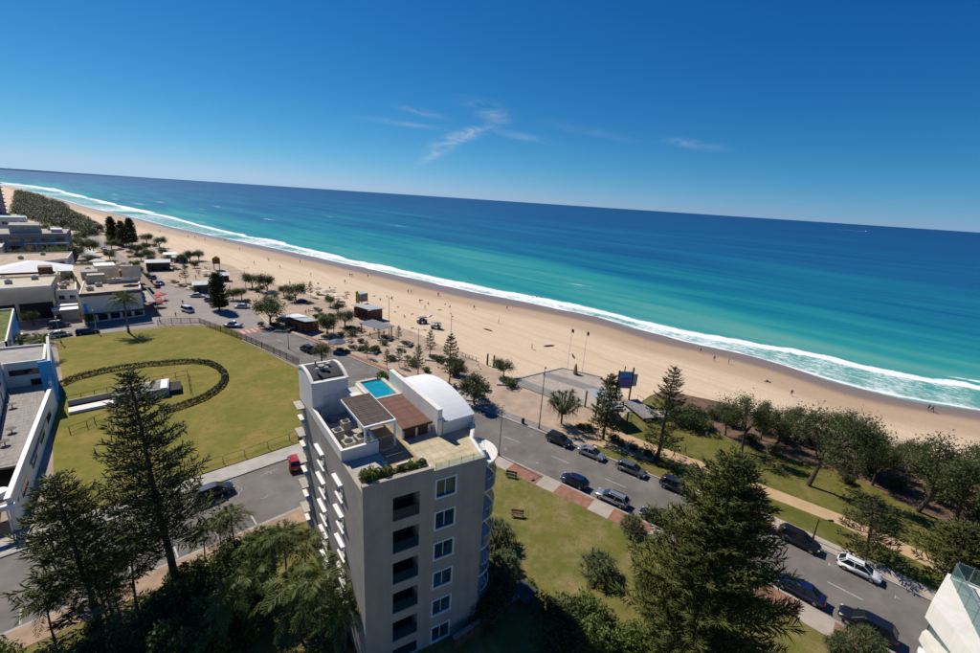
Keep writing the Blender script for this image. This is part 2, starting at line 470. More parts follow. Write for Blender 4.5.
def sea_z(SS):
    nt, ns = len(TT), len(SS)
    Z = np.full((nt, ns), -0.8); foam = np.zeros((nt, ns)); off = np.tile(SS, (nt, 1))
    for i, t in enumerate(TT):
        tt = min(max(t, -3000), 3000)
        w = WASH[i]
        far = min(1.0, max(0.0, (t - 250) / 300))
        n0 = 0.5 + 0.9 * fbm(tt * 0.021, 3.1)
        n1 = fbm(tt * 0.05, 9.7)
        lap = 0.10 * fbm(tt * 0.06, 7.7)                            # the swash reaches up the sand in lobes
        cr = w * (0.92 + 0.35 * n1)                                 # where the breaker stands
        Z[i] += lap * np.exp(-np.maximum(SS, 0) / 8)
        amp = max(0.0, 0.75 * n0)
        Z[i] += amp * np.exp(-((SS - cr - 1.5) / 1.8) ** 2)
        body = 1 / (1 + np.exp(-(cr + 1.0 - SS) / 0.9))
        dens = interp([(0.40, -60), (0.39, 20), (0.46, 45), (0.48, 70), (0.52, 250), (0.38, 400), (0.34, 3000)], t)
        f = body * (dens + 0.30 * n1 + 0.16 * fbm(tt * 0.15, 5.5)) + (0.55 + 0.25 * n0 + 0.2 * n1) * np.exp(-((SS - cr + 1.6) / 2.0) ** 2)
        f *= np.where(SS < 2.0, 0.75, 1.0)
        f += 0.42 * np.exp(-((SS - 0.8) / 0.8) ** 2)
        # swells farther out, unbroken near, breaking far up the coast
        for k, (sc, a0) in enumerate(((48, 0.55), (86, 0.5), (135, 0.45), (190, 0.4), (260, 0.4))):
            c = sc + 16 * fbm(tt * 0.006, 20.0 + k)
            a = a0 * max(0.0, 0.35 + 1.3 * fbm(tt * 0.011, 31.0 + k))
            Z[i] += a * np.exp(-((SS - c) / 4.5) ** 2)
            br = fbm(tt * 0.013, 50.0 + k, 0, 3)
            f += min(0.5, max(0.0, far * (br + 0.14) * 1.9 - 0.08 * k)) * np.exp(-((SS - c + 4) / (4.0 + 3 * far)) ** 2)
        if -40 < t < 2: f += 0.75 * math.exp(-((t + 22) / 16) ** 2) * np.exp(-((SS - 30.5 - 0.03 * t) / 1.7) ** 2)
        if 95 < t < 170: f += 0.5 * math.exp(-((t - 132) / 14) ** 2) * np.exp(-((SS - 62) / 2.0) ** 2)
        foam[i] = np.clip(f, 0, 1.3)
    Z[:, -1] = -0.8
    return Z, {'foam': foam, 'offshore': off}
sea = strip_mesh('sea', S_SEA, sea_z, sea_material(), None)
tag(sea, 'turquoise sea with white surf along the beach, deep blue towards the horizon', kind='structure')

# ---- beach
def beach_material():
    m = bpy.data.materials.new('beach_sand'); m.use_nodes = True
    nt = m.node_tree; n, l = nt.nodes, nt.links
    p = n['Principled BSDF']
    q = n.new('ShaderNodeAttribute'); q.attribute_name = 'wet'
    geo = n.new('ShaderNodeNewGeometry').outputs['Position']
    def noise(sc, det, vec=None, ro=0.6):
        z = n.new('ShaderNodeTexNoise'); z.inputs['Scale'].default_value = sc; z.inputs['Detail'].default_value = det; z.inputs['Roughness'].default_value = ro
        l.new(vec or geo, z.inputs['Vector']); return z.outputs['Fac']
    def mix(a, b, f):
        x = n.new('ShaderNodeMix'); x.data_type = 'RGBA'
        for s, v in (('A', a), ('B', b)):
            if isinstance(v, tuple): x.inputs[s].default_value = (*v, 1)
            else: l.new(v, x.inputs[s])
        l.new(f, x.inputs['Factor']); return x.outputs['Result']
    mp = n.new('ShaderNodeMapping'); mp.inputs['Scale'].default_value = (0.30, 0.03, 1); mp.inputs['Rotation'].default_value = (0, 0, 0.12); l.new(geo, mp.inputs['Vector'])
    mr = n.new('ShaderNodeMapRange'); mr.inputs['From Min'].default_value = 0.35; mr.inputs['From Max'].default_value = 0.66
    l.new(noise(1.0, 5, mp.outputs[0], 0.7), mr.inputs['Value'])
    mr2 = n.new('ShaderNodeMapRange'); mr2.inputs['From Min'].default_value = 0.3; mr2.inputs['From Max'].default_value = 0.7
    l.new(noise(0.9, 7, None, 0.8), mr2.inputs['Value'])
    dry = mix((0.64, 0.475, 0.315), (0.76, 0.60, 0.43), mr.outputs['Result'])
    dry = mix((0.60, 0.45, 0.30), dry, mr2.outputs['Result'])
    mpt = n.new('ShaderNodeMapping'); mpt.inputs['Scale'].default_value = (1, 0.12, 1); mpt.inputs['Rotation'].default_value = (0, 0, 0.16); l.new(geo, mpt.inputs['Vector'])
    wv = n.new('ShaderNodeTexWave'); wv.inputs['Scale'].default_value = 0.055; wv.inputs['Distortion'].default_value = 11.0; wv.inputs['Detail'].default_value = 4; wv.inputs['Detail Scale'].default_value = 1.2; l.new(mpt.outputs[0], wv.inputs['Vector'])
    mrt = n.new('ShaderNodeMapRange'); mrt.inputs['From Min'].default_value = 0.93; mrt.inputs['From Max'].default_value = 1.0; mrt.inputs['To Max'].default_value = 0.28; l.new(wv.outputs['Fac'], mrt.inputs['Value'])
    dry = mix(dry, (0.46, 0.33, 0.215), mrt.outputs['Result'])
    damp = mix(dry, (0.36, 0.235, 0.14), q.outputs['Fac'])
    mr3 = n.new('ShaderNodeMapRange'); mr3.inputs['From Min'].default_value = 0.62; mr3.inputs['From Max'].default_value = 1.0
    l.new(q.outputs['Fac'], mr3.inputs['Value'])
    wet = mix(damp, (0.25, 0.18, 0.135), mr3.outputs['Result'])
    l.new(wet, p.inputs['Base Color'])
    mr4 = n.new('ShaderNodeMapRange'); mr4.inputs['From Min'].default_value = 0.7; mr4.inputs['From Max'].default_value = 1.0
    mr4.inputs['To Min'].default_value = 0.9; mr4.inputs['To Max'].default_value = 0.34
    l.new(q.outputs['Fac'], mr4.inputs['Value']); l.new(mr4.outputs['Result'], p.inputs['Roughness'])
    p.inputs['Specular IOR Level'].default_value = 0.35
    b = n.new('ShaderNodeBump'); b.inputs['Strength'].default_value = 0.5; b.inputs['Distance'].default_value = 0.25
    l.new(noise(1.3, 6, None, 0.7), b.inputs['Height']); l.new(b.outputs[0], p.inputs['Normal'])
    return m
S_BEACH = np.concatenate([np.arange(-130, -42, 6.0), np.arange(-42, 40, 1.5)])
def beach_z(SS):
    nt, ns = len(TT), len(SS)
    base = np.interp(SS, [-130, -85, -60, -30, 0, 40], [-0.30, -0.05, 0.0, -0.12, -0.8, -2.2])
    Z = np.tile(base, (nt, 1)); W = np.zeros((nt, ns))
    for i, t in enumerate(TT):
        tt = min(max(t, -3000), 3000)
        Z[i] += 0.05 * fbm(tt * 0.03, 4.4)
        e1 = -9.5 + 3.5 * fbm(tt * 0.02, 11.0) - 4.0 * min(1, max(0, (t - 60) / 80)) + 4 * min(1, max(0, (t - 300) / 300))
        e2 = e1 - 14.0 - 6.0 * fbm(tt * 0.012, 16.0)
        W[i] = 0.62 / (1 + np.exp(-(SS - e2) / 1.6)) + 0.38 / (1 + np.exp(-(SS - e1) / 0.9))
    return Z, {'wet': W}
beach = strip_mesh('beach', S_BEACH, beach_z, beach_material(), None)
tag(beach, 'broad pale sand beach with a darker wet strip along the water', kind='structure')

# ---- base ground inland
M_GROUND = mat('pale_town_paving', (0.36, 0.29, 0.235), 0.9, var=0.25, scale=0.08, coord='World', detail=6)
S_LAND = np.concatenate([-np.geomspace(60000, 140, 40), [-120, -105, -95]])
def land_z(SS):
    return np.full((len(TT), len(SS)), -0.06), {}
ground = strip_mesh('ground', S_LAND, land_z, M_GROUND, None)
tag(ground, 'pale paved town ground inland of the beach', kind='structure')

def sheet(name, poly, z, material, label=None, depth=0.15, parent=None, **kw):
    o = MB().prism(list(poly), z - depth, z, bottom=False).build(name, material, parent)
    if parent is None: tag(o, label, kind='structure')
    return o

def ribbon(pts, w, z, depth=0.1):
    """flat strip of width w along a polyline"""
    L, Rr = [], []
    for i, p in enumerate(pts):
        a, b = pts[max(i - 1, 0)], pts[min(i + 1, len(pts) - 1)]
        dx, dy = b[0] - a[0], b[1] - a[1]; k = math.hypot(dx, dy)
        nx, ny = -dy / k, dx / k
        L.append((p[0] + nx * w / 2, p[1] + ny * w / 2)); Rr.append((p[0] - nx * w / 2, p[1] - ny * w / 2))
    mb = MB()
    n = len(pts)
    v = [(x, y, z) for x, y in L] + [(x, y, z) for x, y in Rr] + [(x, y, z - depth) for x, y in L] + [(x, y, z - depth) for x, y in Rr]
    f = []
    for i in range(n - 1):
        f += [(i, n + i, n + i + 1, i + 1), (2 * n + i, i, i + 1, 2 * n + i + 1), (n + i, 3 * n + i, 3 * n + i + 1, n + i + 1)]
    f += [(0, 2 * n, 3 * n, n), (n - 1, 2 * n - 1, 4 * n - 1, 3 * n - 1)]
    return mb.add(v, f)

# ---- roads
SEAK = [(64.4, -400), (64.3, -20), (63.9, -3.5), (63.6, 7.2), (62.3, 17.5), (60.9, 25.2), (59.8, 31.7), (58.0, 41.4), (55.9, 51.2), (54.2, 60), (50.0, 83), (48.4, 92), (45.6, 111), (41.2, 134.2)]
def sea_kerb(y): return interp(SEAK, y)
def land_kerb(y): return sea_kerb(y) - 11.4
def densify(ys): return ys
YS = [-400, -120, -40, -20, -12, -6, 0, 6, 12, 18, 24, 30, 36, 42, 48, 54, 60, 66, 72, 78, 84, 90, 96, 102, 108, 114, 120, 126, 132, 135]
M_ASPH = mat('worn_asphalt', (0.185, 0.165, 0.145), 0.85, var=0.22, scale=0.28, bump=0.12, bscale=8, coord='World', detail=7)
M_ASPHL = mat('pale_worn_asphalt', (0.30, 0.255, 0.225), 0.88, var=0.14, scale=0.15, coord='World', detail=6)
M_PAINT = mat('road_paint', (0.50, 0.48, 0.44), 0.7, var=0.2, scale=1.5, coord='World')
road_poly = [(sea_kerb(y), y) for y in YS] + [(land_kerb(y), y) for y in reversed(YS)]
road = sheet('esplanade_road', road_poly, 0.0, M_ASPH, 'grey asphalt beachfront road running along the park and the promenade')
FAR_R = [(41, 134.2), (43, 156.7), (42, 172.4), (36.7, 180.7), (32, 192.7), (27.4, 209.8), (26, 246), (23.5, 265.4), (20.9, 302.7), (19.3, 354.6), (18.1, 396.4), (14.7, 439.8)]
FAR_L = [(33.4, 128.5), (30.8, 136.8), (26, 147), (24, 150), (19.5, 187.9), (18.2, 205.7), (18.8, 254.7), (16.9, 288.4), (12.5, 331), (9, 378.7)]
far_road = sheet('far_road', FAR_R + FAR_L[::-1], 0.012, M_ASPHL, 'pale road curving away past the cafes towards the trees')
cross = sheet('cross_street', [(-60, 147.5), (26, 147.5), (30, 156), (22, 158.5), (-60, 160.5)], 0.006, M_ASPHL, 'street along the far end of the big lawn')
side = sheet('side_road', [(-120, 50), (44.5, 50), (48, 46), (47.2, 63), (44, 61.8), (-120, 61.8)], -0.006, M_ASPH, 'grey asphalt side street behind the apartment block')
ribbon([(-120, 61.95), (44, 61.95)], 0.3, 0.12, 0.2).build('kerb', M_KERB, side)
ribbon([(-120, 49.85), (40, 49.85)], 0.3, 0.12, 0.2).build('kerb', M_KERB, side)
ribbon([(sea_kerb(y) + 0.15, y) for y in YS], 0.3, 0.13, 0.2).build('kerb', M_KERB, road)
ribbon([(land_kerb(y) - 0.15, y) for y in YS if y < 48], 0.3, 0.13, 0.2).build('kerb', M_KERB, road)
ribbon([(land_kerb(y) - 0.15, y) for y in YS if y > 64], 0.3, 0.13, 0.2).build('kerb', M_KERB, road)
# centre dashes and parking bay ticks
y = -40.0
dash_i = 0
while y < 128:
    cxx = sea_kerb(y + 1.5) - 5.75
    cx2 = sea_kerb(y) - 5.75; cx3 = sea_kerb(y + 3.2) - 5.75
    ribbon([(cx2, y), (cx3, y + 3.2)], 0.12, 0.004, 0.003).build('lane_dash', M_PAINT, road)
    y += 9.2
for k in range(26):
    yy = -24 + k * 6.1
    if 46 < yy < 66: continue
    for sgn, kx in ((1, sea_kerb(yy) - 2.3), (-1, land_kerb(yy) + 2.3)):
        if sgn < 0 and yy > 60: continue
        mb = MB(); mb.box(kx - 0.3, kx + 0.3, yy - 0.04, yy + 0.04, 0.001, 0.004); mb.box(kx - 0.04, kx + 0.04, yy - 0.4, yy - 0.04, 0.001, 0.0045)
        mb.build('bay_mark', M_PAINT, road)
# cracks sealed white across the side street, in the shape of branching lines
def crack(x, y, a, n, parent):
    pts = [(x, y)]
    for i in range(n):
        a += rnd.uniform(-1.1, 1.1); a = a * 0.9 - 0.15; pts.append((pts[-1][0] + math.cos(a) * 0.3, pts[-1][1] + math.sin(a) * 0.3))
    ribbon(pts, 0.045, 0.0, 0.003).build('crack_seal', M_PAINT, parent)
for x, y, a, n in ((9, 57, -1.4, 7), (12.5, 59.5, -1.7, 9), (15.5, 60, -1.2, 8), (18, 60.5, -1.6, 7), (6, 54, 0.4, 5), (14, 55, -2, 4), (2, 58, -1.2, 6), (-5, 57, -1.8, 6)):
    crack(x, y, a, n, side)
for i in range(7):
    MB().box(-12 + i * 4.0, -11.85 + i * 4.0, 50.3, 52.4, -0.005, -0.001).build('bay_line', M_PAINT, side)
# raised red and white crossing at the bend
M_REDPAINT = mat('red_crossing_paint', (0.50, 0.12, 0.08), 0.8, var=0.25, scale=1.0, coord='World')
cz = thing('zebra_crossing', 'red and white striped raised pedestrian crossing over the beachfront road', 'crossing', (37.3, 131.0, 0), R(4))
MB().prism([(-5.2, -1.9), (5.2, -1.9), (5.2, 1.9), (-5.2, 1.9)], 0.013, 0.03).build('crossing_base', M_REDPAINT, cz)
for i in range(7):
    MB().box(-4.7 + i * 1.4, -4.05 + i * 1.4, -1.7, 1.7, 0.02, 0.036).build('stripe', M_PAINT, cz)

# ---- footpaths, promenade, lawns (all raised a kerb's height above the roads)
M_PROM = mat('sandy_promenade_paving', (0.47, 0.345, 0.245), 0.9, var=0.2, scale=0.25, coord='World', detail=7)
M_PATH = mat('tan_path', (0.52, 0.35, 0.20), 0.9, var=0.1, scale=0.5, coord='World')
M_PALE = mat('pale_paving', (0.44, 0.37, 0.30), 0.88, var=0.12, scale=0.5, coord='World')
M_GREYP = mat('grey_paving_band', (0.26, 0.235, 0.22), 0.85, var=0.12, scale=0.6, coord='World')
M_BRICKP = mat('red_brick_paving', (0.31, 0.15, 0.095), 0.9, var=0.2, scale=1.2, coord='World')
def lawnmat(name, a, b, c, s1=0.12):
    m = bpy.data.materials.new(name); m.use_nodes = True
    nt = m.node_tree; n, l = nt.nodes, nt.links; p = n['Principled BSDF']
    p.inputs['Roughness'].default_value = 0.95; p.inputs['Specular IOR Level'].default_value = 0.1
    geo = n.new('ShaderNodeNewGeometry').outputs['Position']
    prev = (*a, 1)
    for sc, colr, lo, hi, det in ((s1, b, 0.36, 0.68, 6), (s1 * 2.6, c, 0.44, 0.70, 7), (0.9, tuple(x * 0.62 for x in a), 0.48, 0.8, 8), (7.0, tuple(x * 0.55 for x in a), 0.45, 0.85, 3)):
        z = n.new('ShaderNodeTexNoise'); z.inputs['Scale'].default_value = sc; z.inputs['Detail'].default_value = det; z.inputs['Roughness'].default_value = 0.68; l.new(geo, z.inputs['Vector'])
        mr = n.new('ShaderNodeMapRange'); mr.inputs['From Min'].default_value = lo; mr.inputs['From Max'].default_value = hi; l.new(z.outputs['Fac'], mr.inputs['Value'])
        x = n.new('ShaderNodeMix'); x.data_type = 'RGBA'
        if isinstance(prev, tuple): x.inputs['A'].default_value = prev
        else: l.new(prev, x.inputs['A'])
        x.inputs['B'].default_value = (*colr, 1); l.new(mr.outputs['Result'], x.inputs['Factor']); prev = x.outputs['Result']
    l.new(prev, p.inputs['Base Color'])
    z = n.new('ShaderNodeTexNoise'); z.inputs['Scale'].default_value = 14; z.inputs['Detail'].default_value = 3; l.new(geo, z.inputs['Vector'])
    b_ = n.new('ShaderNodeBump'); b_.inputs['Strength'].default_value = 0.6; b_.inputs['Distance'].default_value = 0.06
    l.new(z.outputs['Fac'], b_.inputs['Height']); l.new(b_.outputs[0], p.inputs['Normal'])
    return m
M_LAWN = lawnmat('dry_lawn', (0.225, 0.20, 0.042), (0.155, 0.165, 0.034), (0.34, 0.235, 0.07), 0.07)
M_GRASS = lawnmat('park_grass', (0.155, 0.145, 0.032), (0.085, 0.11, 0.02), (0.24, 0.18, 0.07), 0.12)
M_GARDEN = lawnmat('garden_grass', (0.19, 0.165, 0.045), (0.115, 0.135, 0.026), (0.30, 0.225, 0.11), 0.13)
M_SOIL = mat('dune_litter', (0.19, 0.115, 0.07), 0.95, var=0.4, scale=0.6, coord='World', detail=7)

PROM_EDGE = [(83.8, 36.9), (83.7, 43.7), (89.2, 50.9), (86.6, 59.8), (70.7, 62), (71.6, 67.2), (72.1, 74.9), (73.7, 83.7), (72.3, 91.6), (73, 99.8), (72.7, 107.1), (71.7, 114), (71.5, 119.5),
             (69.4, 146.9), (67.9, 160.4), (65.6, 173.7), (61.6, 196), (60.1, 217.6), (59.9, 245.4), (56.1, 260.8), (46.3, 279.1), (44.8, 304.7), (43, 368.1), (38.3, 423.8), (30.8, 475), (24.6, 514.5)]
prom_poly = [(sea_kerb(y) + 0.3, y) for y in (34, 42, 51, 60, 70, 83, 92, 102, 111, 122, 134)] + [(p[0] + 0.4, p[1]) for p in FAR_R[1:]] + PROM_EDGE[::-1]
prom = sheet('promenade', prom_poly, 0.12, M_PROM, 'sandy coloured paved promenade with planters between road and beach')
kerbf = ribbon([(p[0] + 0.1, p[1]) for p in FAR_R[1:]], 0.3, 0.14, 0.2).build('kerb', M_KERB, prom)
for a, b in (((59.8, 55.4), (58.4, 41)),):
    ribbon([(sea_kerb(y) + 1.5, y) for y in (37, 42, 48, 55, 62)], 1.9, 0.126, 0.003).build('paving_strip', M_GREYP, prom)
    ribbon([(sea_kerb(y) + 1.0, y) for y in (66, 74, 83, 92, 102, 111, 118)], 1.2, 0.126, 0.003).build('paving_strip', M_BRICKP, prom)
plaza = sheet('plaza', [(70.7, 62), (86.6, 59.8), (89.7, 50.6), (84.7, 41.8), (74.4, 40), (71.8, 47.6), (71.2, 52.9)], 0.24, M_PALE, 'pale paved plaza with grey bands jutting out towards the beach', 0.35)
for a, b in (((70.9, 60.7), (72.6, 48.2)), ((79.7, 59.6), (82.5, 45.6))):
    ribbon([a, b], 3.4, 0.246, 0.003).build('paving_strip', M_GREYP, plaza)
ribbon([(70.7, 62), (86.6, 59.8), (89.7, 50.6), (84.7, 41.8)], 0.35, 0.40, 0.4).build('edge_wall', M_KERB, plaza)

# park strip on the right: verge, footpath, path, grass, dune
DUNE = [(90, 37.8), (91.2, 33.2), (88.5, 26.2), (84, 19.9), (83.9, 13.9), (86.1, 8.3), (87.3, 2.9), (87.1, -1), (85.2, -5.3), (84.8, -9), (82.7, -13.4), (88, -30), (90, -120)]
park_poly = [(sea_kerb(y) + 0.3, y) for y in (-120, -40, -12, 0, 10, 18, 26, 33)] + [(69.2, 35), (79.8, 37.1)] + DUNE
park = sheet('park_lawn', park_poly, 0.125, M_GRASS, 'strip of green park grass between the road and the dune trees')
dune_poly = DUNE[:-2] + [(96, -30), (98, -60)] + [(110.7, -14.4), (109.1, -10), (108, -3.3), (105.8, 3.9), (103.3, 11.8), (100.8, 18.5), (100.4, 26.4), (97.9, 32), (96.3, 37.2)]
dune = sheet('dune', dune_poly, 0.10, M_SOIL, 'brown leaf litter under the dune trees', 0.3)
ribbon([(sea_kerb(y) + 1.35, y) for y in (-120, -40, -20, -12, -6, 0, 6, 12, 17)], 2.0, 0.135, 0.02).build('footpath', M_PALE, park)
tanpath = ribbon([(66.3, 36.7), (67.5, 31.4), (69.2, 25.6), (70.4, 19.3), (71.2, 12.5), (72, 6.8), (72.8, 0.7), (72.5, -4), (72.3, -8.3), (70.5, -12.1), (68, -40), (69, -120)], 2.9, 0.139, 0.02).build('tan_path', M_PATH)
tag(tanpath, 'tan footpath winding through the park grass', kind='structure')
tp2 = sheet('parking_apron', [(60, 41.1), (66.7, 41.7), (69.3, 37.7), (70.4, 26.2), (65.1, 25), (62.1, 33.1)], 0.136, M_PATH, 'tan paved apron behind the parked cars', 0.03)

# garden side: footpath of brick and concrete panels, lawn in front of the block
fpath = sheet('land_footpath', [(land_kerb(y) - 0.3, y) for y in (-60, -20, -6, 6, 18, 30, 40, 48)] + [(land_kerb(y) - 3.0, y) for y in (48, 40, 30, 18, 6, -6, -20, -60)], 0.11, M_PALE, 'land side footpath of red brick and pale concrete panels')
yy = 47.0; ki = 0
while yy > -30:
    ln = (5.2, 2.9)[ki % 2]
    if ki % 2 == 0:
        ribbon([(land_kerb(yy) - 1.65, yy), (land_kerb(yy - ln) - 1.65, yy - ln)], 2.6, 0.122, 0.02).build('paving_panel', M_BRICKP, fpath)
    yy -= ln; ki += 1
garden = sheet('garden_lawn', [(land_kerb(y) - 3.0, y) for y in (-60, -20, -6, 6, 18, 30, 40, 47)] + [(20, 47), (-60, 47), (-60, -60)], 0.10, M_GARDEN, 'garden lawn between the apartment block and the road')
sheet('near_footpath', [(-120, 49.7), (40, 49.7), (40, 47), (-120, 47)], 0.115, mat('brick_edge_path', (0.40, 0.27, 0.18), 0.9, var=0.2, scale=0.7, coord='World'), 'brick edged footpath on the garden side of the side street')
lawn_poly = [(-4.5, 147), (7.5, 146.6), (20, 145.5), (29.0, 139.5), (31.6, 133.5)] + [(land_kerb(y) - 1.6, y) for y in (122, 111, 102, 92, 83, 72, 66)] + [(30, 65.2), (-3.0, 65.2), (-5.5, 72), (-5.5, 100), (-3.9, 105), (-3.9, 120)]
lawn = sheet('big_lawn', lawn_poly, 0.14, M_LAWN, 'large dry green lawn with an oval hedge')
sheet('lawn_footpath', [(-120, 62.1), (44, 62.1), (44, 65.0), (-120, 65.0)], 0.118, M_CONC, 'concrete footpath between the side street and the big lawn')

# low headland far up the coast, a thin dark line on the horizon
hp = [(-2600, 0), (-1500, 26), (-700, 18), (-200, 22), (500, 12), (1100, 9), (1700, 4), (2300, 0)]
hl_ = MB().add([(x, 16000 + 0.15 * x, -2) for x, z in hp] + [(x, 16000 + 0.15 * x, z) for x, z in hp] + [(x, 17500, z * 0.7) for x, z in hp] + [(x, 18500, -2) for x, z in hp],
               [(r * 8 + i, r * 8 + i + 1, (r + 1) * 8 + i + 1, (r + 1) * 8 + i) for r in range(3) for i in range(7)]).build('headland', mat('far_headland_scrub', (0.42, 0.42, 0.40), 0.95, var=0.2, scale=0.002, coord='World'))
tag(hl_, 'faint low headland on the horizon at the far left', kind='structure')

# ================================================================ buildings
def facade(mb, p0, p1, z0, z1, th, ops, mi=0):
    """wall with real openings from p0 to p1 (interior on the left hand), ops = (a0, a1, zlo, zhi) along the wall"""
    dx, dy = p1[0] - p0[0], p1[1] - p0[1]; L = math.hypot(dx, dy); dx /= L; dy /= L
    nx, ny = -dy, dx
    us = sorted({0.0, L, *[max(0, o[0]) for o in ops], *[min(L, o[1]) for o in ops]})
    zs = sorted({z0, z1, *[o[2] for o in ops], *[o[3] for o in ops]})
    for a, b in zip(us, us[1:]):
        run = None
        cells = []
        for c, d in zip(zs, zs[1:]):
            m, q = (a + b) / 2, (c + d) / 2
            hole = any(o[0] < m < o[1] and o[2] < q < o[3] for o in ops)
            if hole: run = None
            else:
                if run is None: run = [c, d]; cells.append(run)
                else: run[1] = d
        for c, d in cells:
            q = [(p0[0] + dx * s + nx * t, p0[1] + dy * s + ny * t) for s, t in ((a, 0), (b, 0), (b, th), (a, th))]
            mb.add([(x, y, c) for x, y in q] + [(x, y, d) for x, y in q], [(3, 2, 1, 0), (4, 5, 6, 7), (0, 1, 5, 4), (1, 2, 6, 5), (2, 3, 7, 6), (3, 0, 4, 7)], mi)
    return mb

def window(parent, p0, p1, op, inset=0.14, fw=0.08, glass=None, frame=None, mull=1, proud=0.0, name='window', hood=0.0, sill=0.0, rail=False):
    """glass pane with frame bars as sub-parts, set in the opening op of the wall p0-p1"""
    dx, dy = p1[0] - p0[0], p1[1] - p0[1]; L = math.hypot(dx, dy); dx /= L; dy /= L
    nx, ny = -dy, dx
    a, b, c, d = op
    def bar(mb, s0, s1, t0, t1, lo, hi):
        q = [(p0[0] + dx * s + nx * t, p0[1] + dy * s + ny * t) for s, t in ((s0, t0), (s1, t0), (s1, t1), (s0, t1))]
        mb.add([(x, y, lo) for x, y in q] + [(x, y, hi) for x, y in q], [(3, 2, 1, 0), (4, 5, 6, 7), (0, 1, 5, 4), (1, 2, 6, 5), (2, 3, 7, 6), (3, 0, 4, 7)])
    g = MB(); bar(g, a, b, inset, inset + 0.03, c, d)
    w = g.build(name, glass or M_GLASS, parent)
    f = MB()
    t0, t1 = (-proud, 0.10) if proud else (inset - 0.04, inset + 0.05)
    e = fw * 0.7 if proud else 0
    bar(f, a - e, b + e, t0, t1, d - fw + e, d + e); bar(f, a - e, b + e, t0, t1, c - e, c + fw - e)
    bar(f, a - e, a + fw - e, t0, t1, c + fw - e, d - fw + e); bar(f, b - fw + e, b + e, t0, t1, c + fw - e, d - fw + e)
    for i in range(mull):
        m = a + (b - a) * (i + 1) / (mull + 1)
        bar(f, m - 0.03, m + 0.03, inset - 0.03, inset + 0.04, c + fw, d - fw)
    f.build('frame', frame or M_FRAME, w)
    if hood:
        h = MB(); bar(h, a - 0.15, b + 0.15, -hood, -0.003, d + 0.06, d + 0.24); h.build('sun_hood', M_FRAME, w)
    if sill:
        h = MB(); bar(h, a - 0.08, b + 0.08, -sill, -0.003, c - 0.18, c - 0.05); h.build('sill', M_FRAME, w)
    if rail:
        h = MB(); bar(h, a, b, 0.05, 0.09, c + 0.05, c + 1.0); h.build('balustrade', glassmat('clear_balustrade', (0.02, 0.06, 0.08), 0.05, 0.45), w)
    return w

# ---------------------------------------------------------------- the apartment block
AB = thing('apartment_block', 'tall grey and white apartment block with rooftop pool and curved white roof', 'building', (13.3, 25.5, 0.0), R(-8))
FP = [(0, 0), (10.6, -1.06), (11.3, 2.2), (12.9, 4.2), (12.9, 18.5), (0, 18.5)]
ZT = 18.3
FLOORS = [17.3 - 3.15 * i for i in range(6)]
fops = []
for i, zt in enumerate(FLOORS):
    fops.append((2.32, 4.56, max(0.3, zt - 2.2), zt))
    fops.append((5.95, 7.75, max(0.25, zt + 0.5 - 1.72), zt + 0.5))
fL = math.hypot(10.6, 1.06)
wl_ = MB()
facade(wl_, FP[0], FP[1], 0, 18.75, 0.35, fops)
facade(wl_, FP[1], FP[2], 0, ZT, 0.35, [(0.9, 2.9, zt - 2.2, zt) for zt in FLOORS[:5]])
facade(wl_, FP[2], FP[3], 0, ZT, 0.35, [(0.5, 2.1, zt - 2.2, zt) for zt in FLOORS[:5]])
facade(wl_, FP[3], FP[4], 0, ZT, 0.35, [(1.5 + 4 * k, 3.6 + 4 * k, zt - 2.0, zt) for zt in FLOORS[:5] for k in range(3)])
facade(wl_, FP[4], FP[5], 0, ZT, 0.35, [(1.5 + 4 * k, 3.6 + 4 * k, zt - 2.0, zt) for zt in FLOORS[:5] for k in range(3)])
lops = []
for i in range(5):
    zh = 16.0 - 3.15 * i
    lops += [(18.5 - 12.2, 18.5 - 10.2, zh - 1.5, zh), (18.5 - 6.6, 18.5 - 4.9, zh - 1.5, zh)]
facade(wl_, FP[5], FP[0], 0, 18.5, 0.35, lops)
# the left part of the front parapet stands a little higher
wl_.add([(0.0, -0.001, 18.752), (5.7, -0.571, 18.752), (5.7, -0.22, 18.752), (0, 0.35, 18.752), (0.0, -0.001, 19.05), (5.7, -0.571, 19.05), (5.7, -0.22, 19.05), (0, 0.35, 19.05)],
        [(3, 2, 1, 0), (4, 5, 6, 7), (0, 1, 5, 4), (1, 2, 6, 5), (2, 3, 7, 6), (3, 0, 4, 7)])
wl_.build('wall', M_WALLG, AB)
MB().prism([(0.4, 0.5), (10.3, -0.5), (11.0, 2.4), (12.5, 4.4), (12.5, 18.1), (0.4, 18.1)], 17.5, ZT - 0.02).build('roof_slab', M_CONC, AB)
for zt in [z + 0.45 for z in FLOORS[1:]]:
    MB().prism([(0.36, 0.4), (10.25, -0.6), (10.95, 2.4), (12.5, 4.4), (12.5, 18.1), (0.36, 18.1)], zt, zt + 0.2).build('floor_slab', M_CONC, AB)
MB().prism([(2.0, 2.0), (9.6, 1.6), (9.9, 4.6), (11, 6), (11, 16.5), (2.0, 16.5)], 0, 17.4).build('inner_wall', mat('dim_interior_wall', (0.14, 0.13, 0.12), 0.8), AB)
curt = mat('net_curtain', (0.35, 0.34, 0.32), 0.9, var=0.3, scale=6, stretch=(6, 6, 0.5))
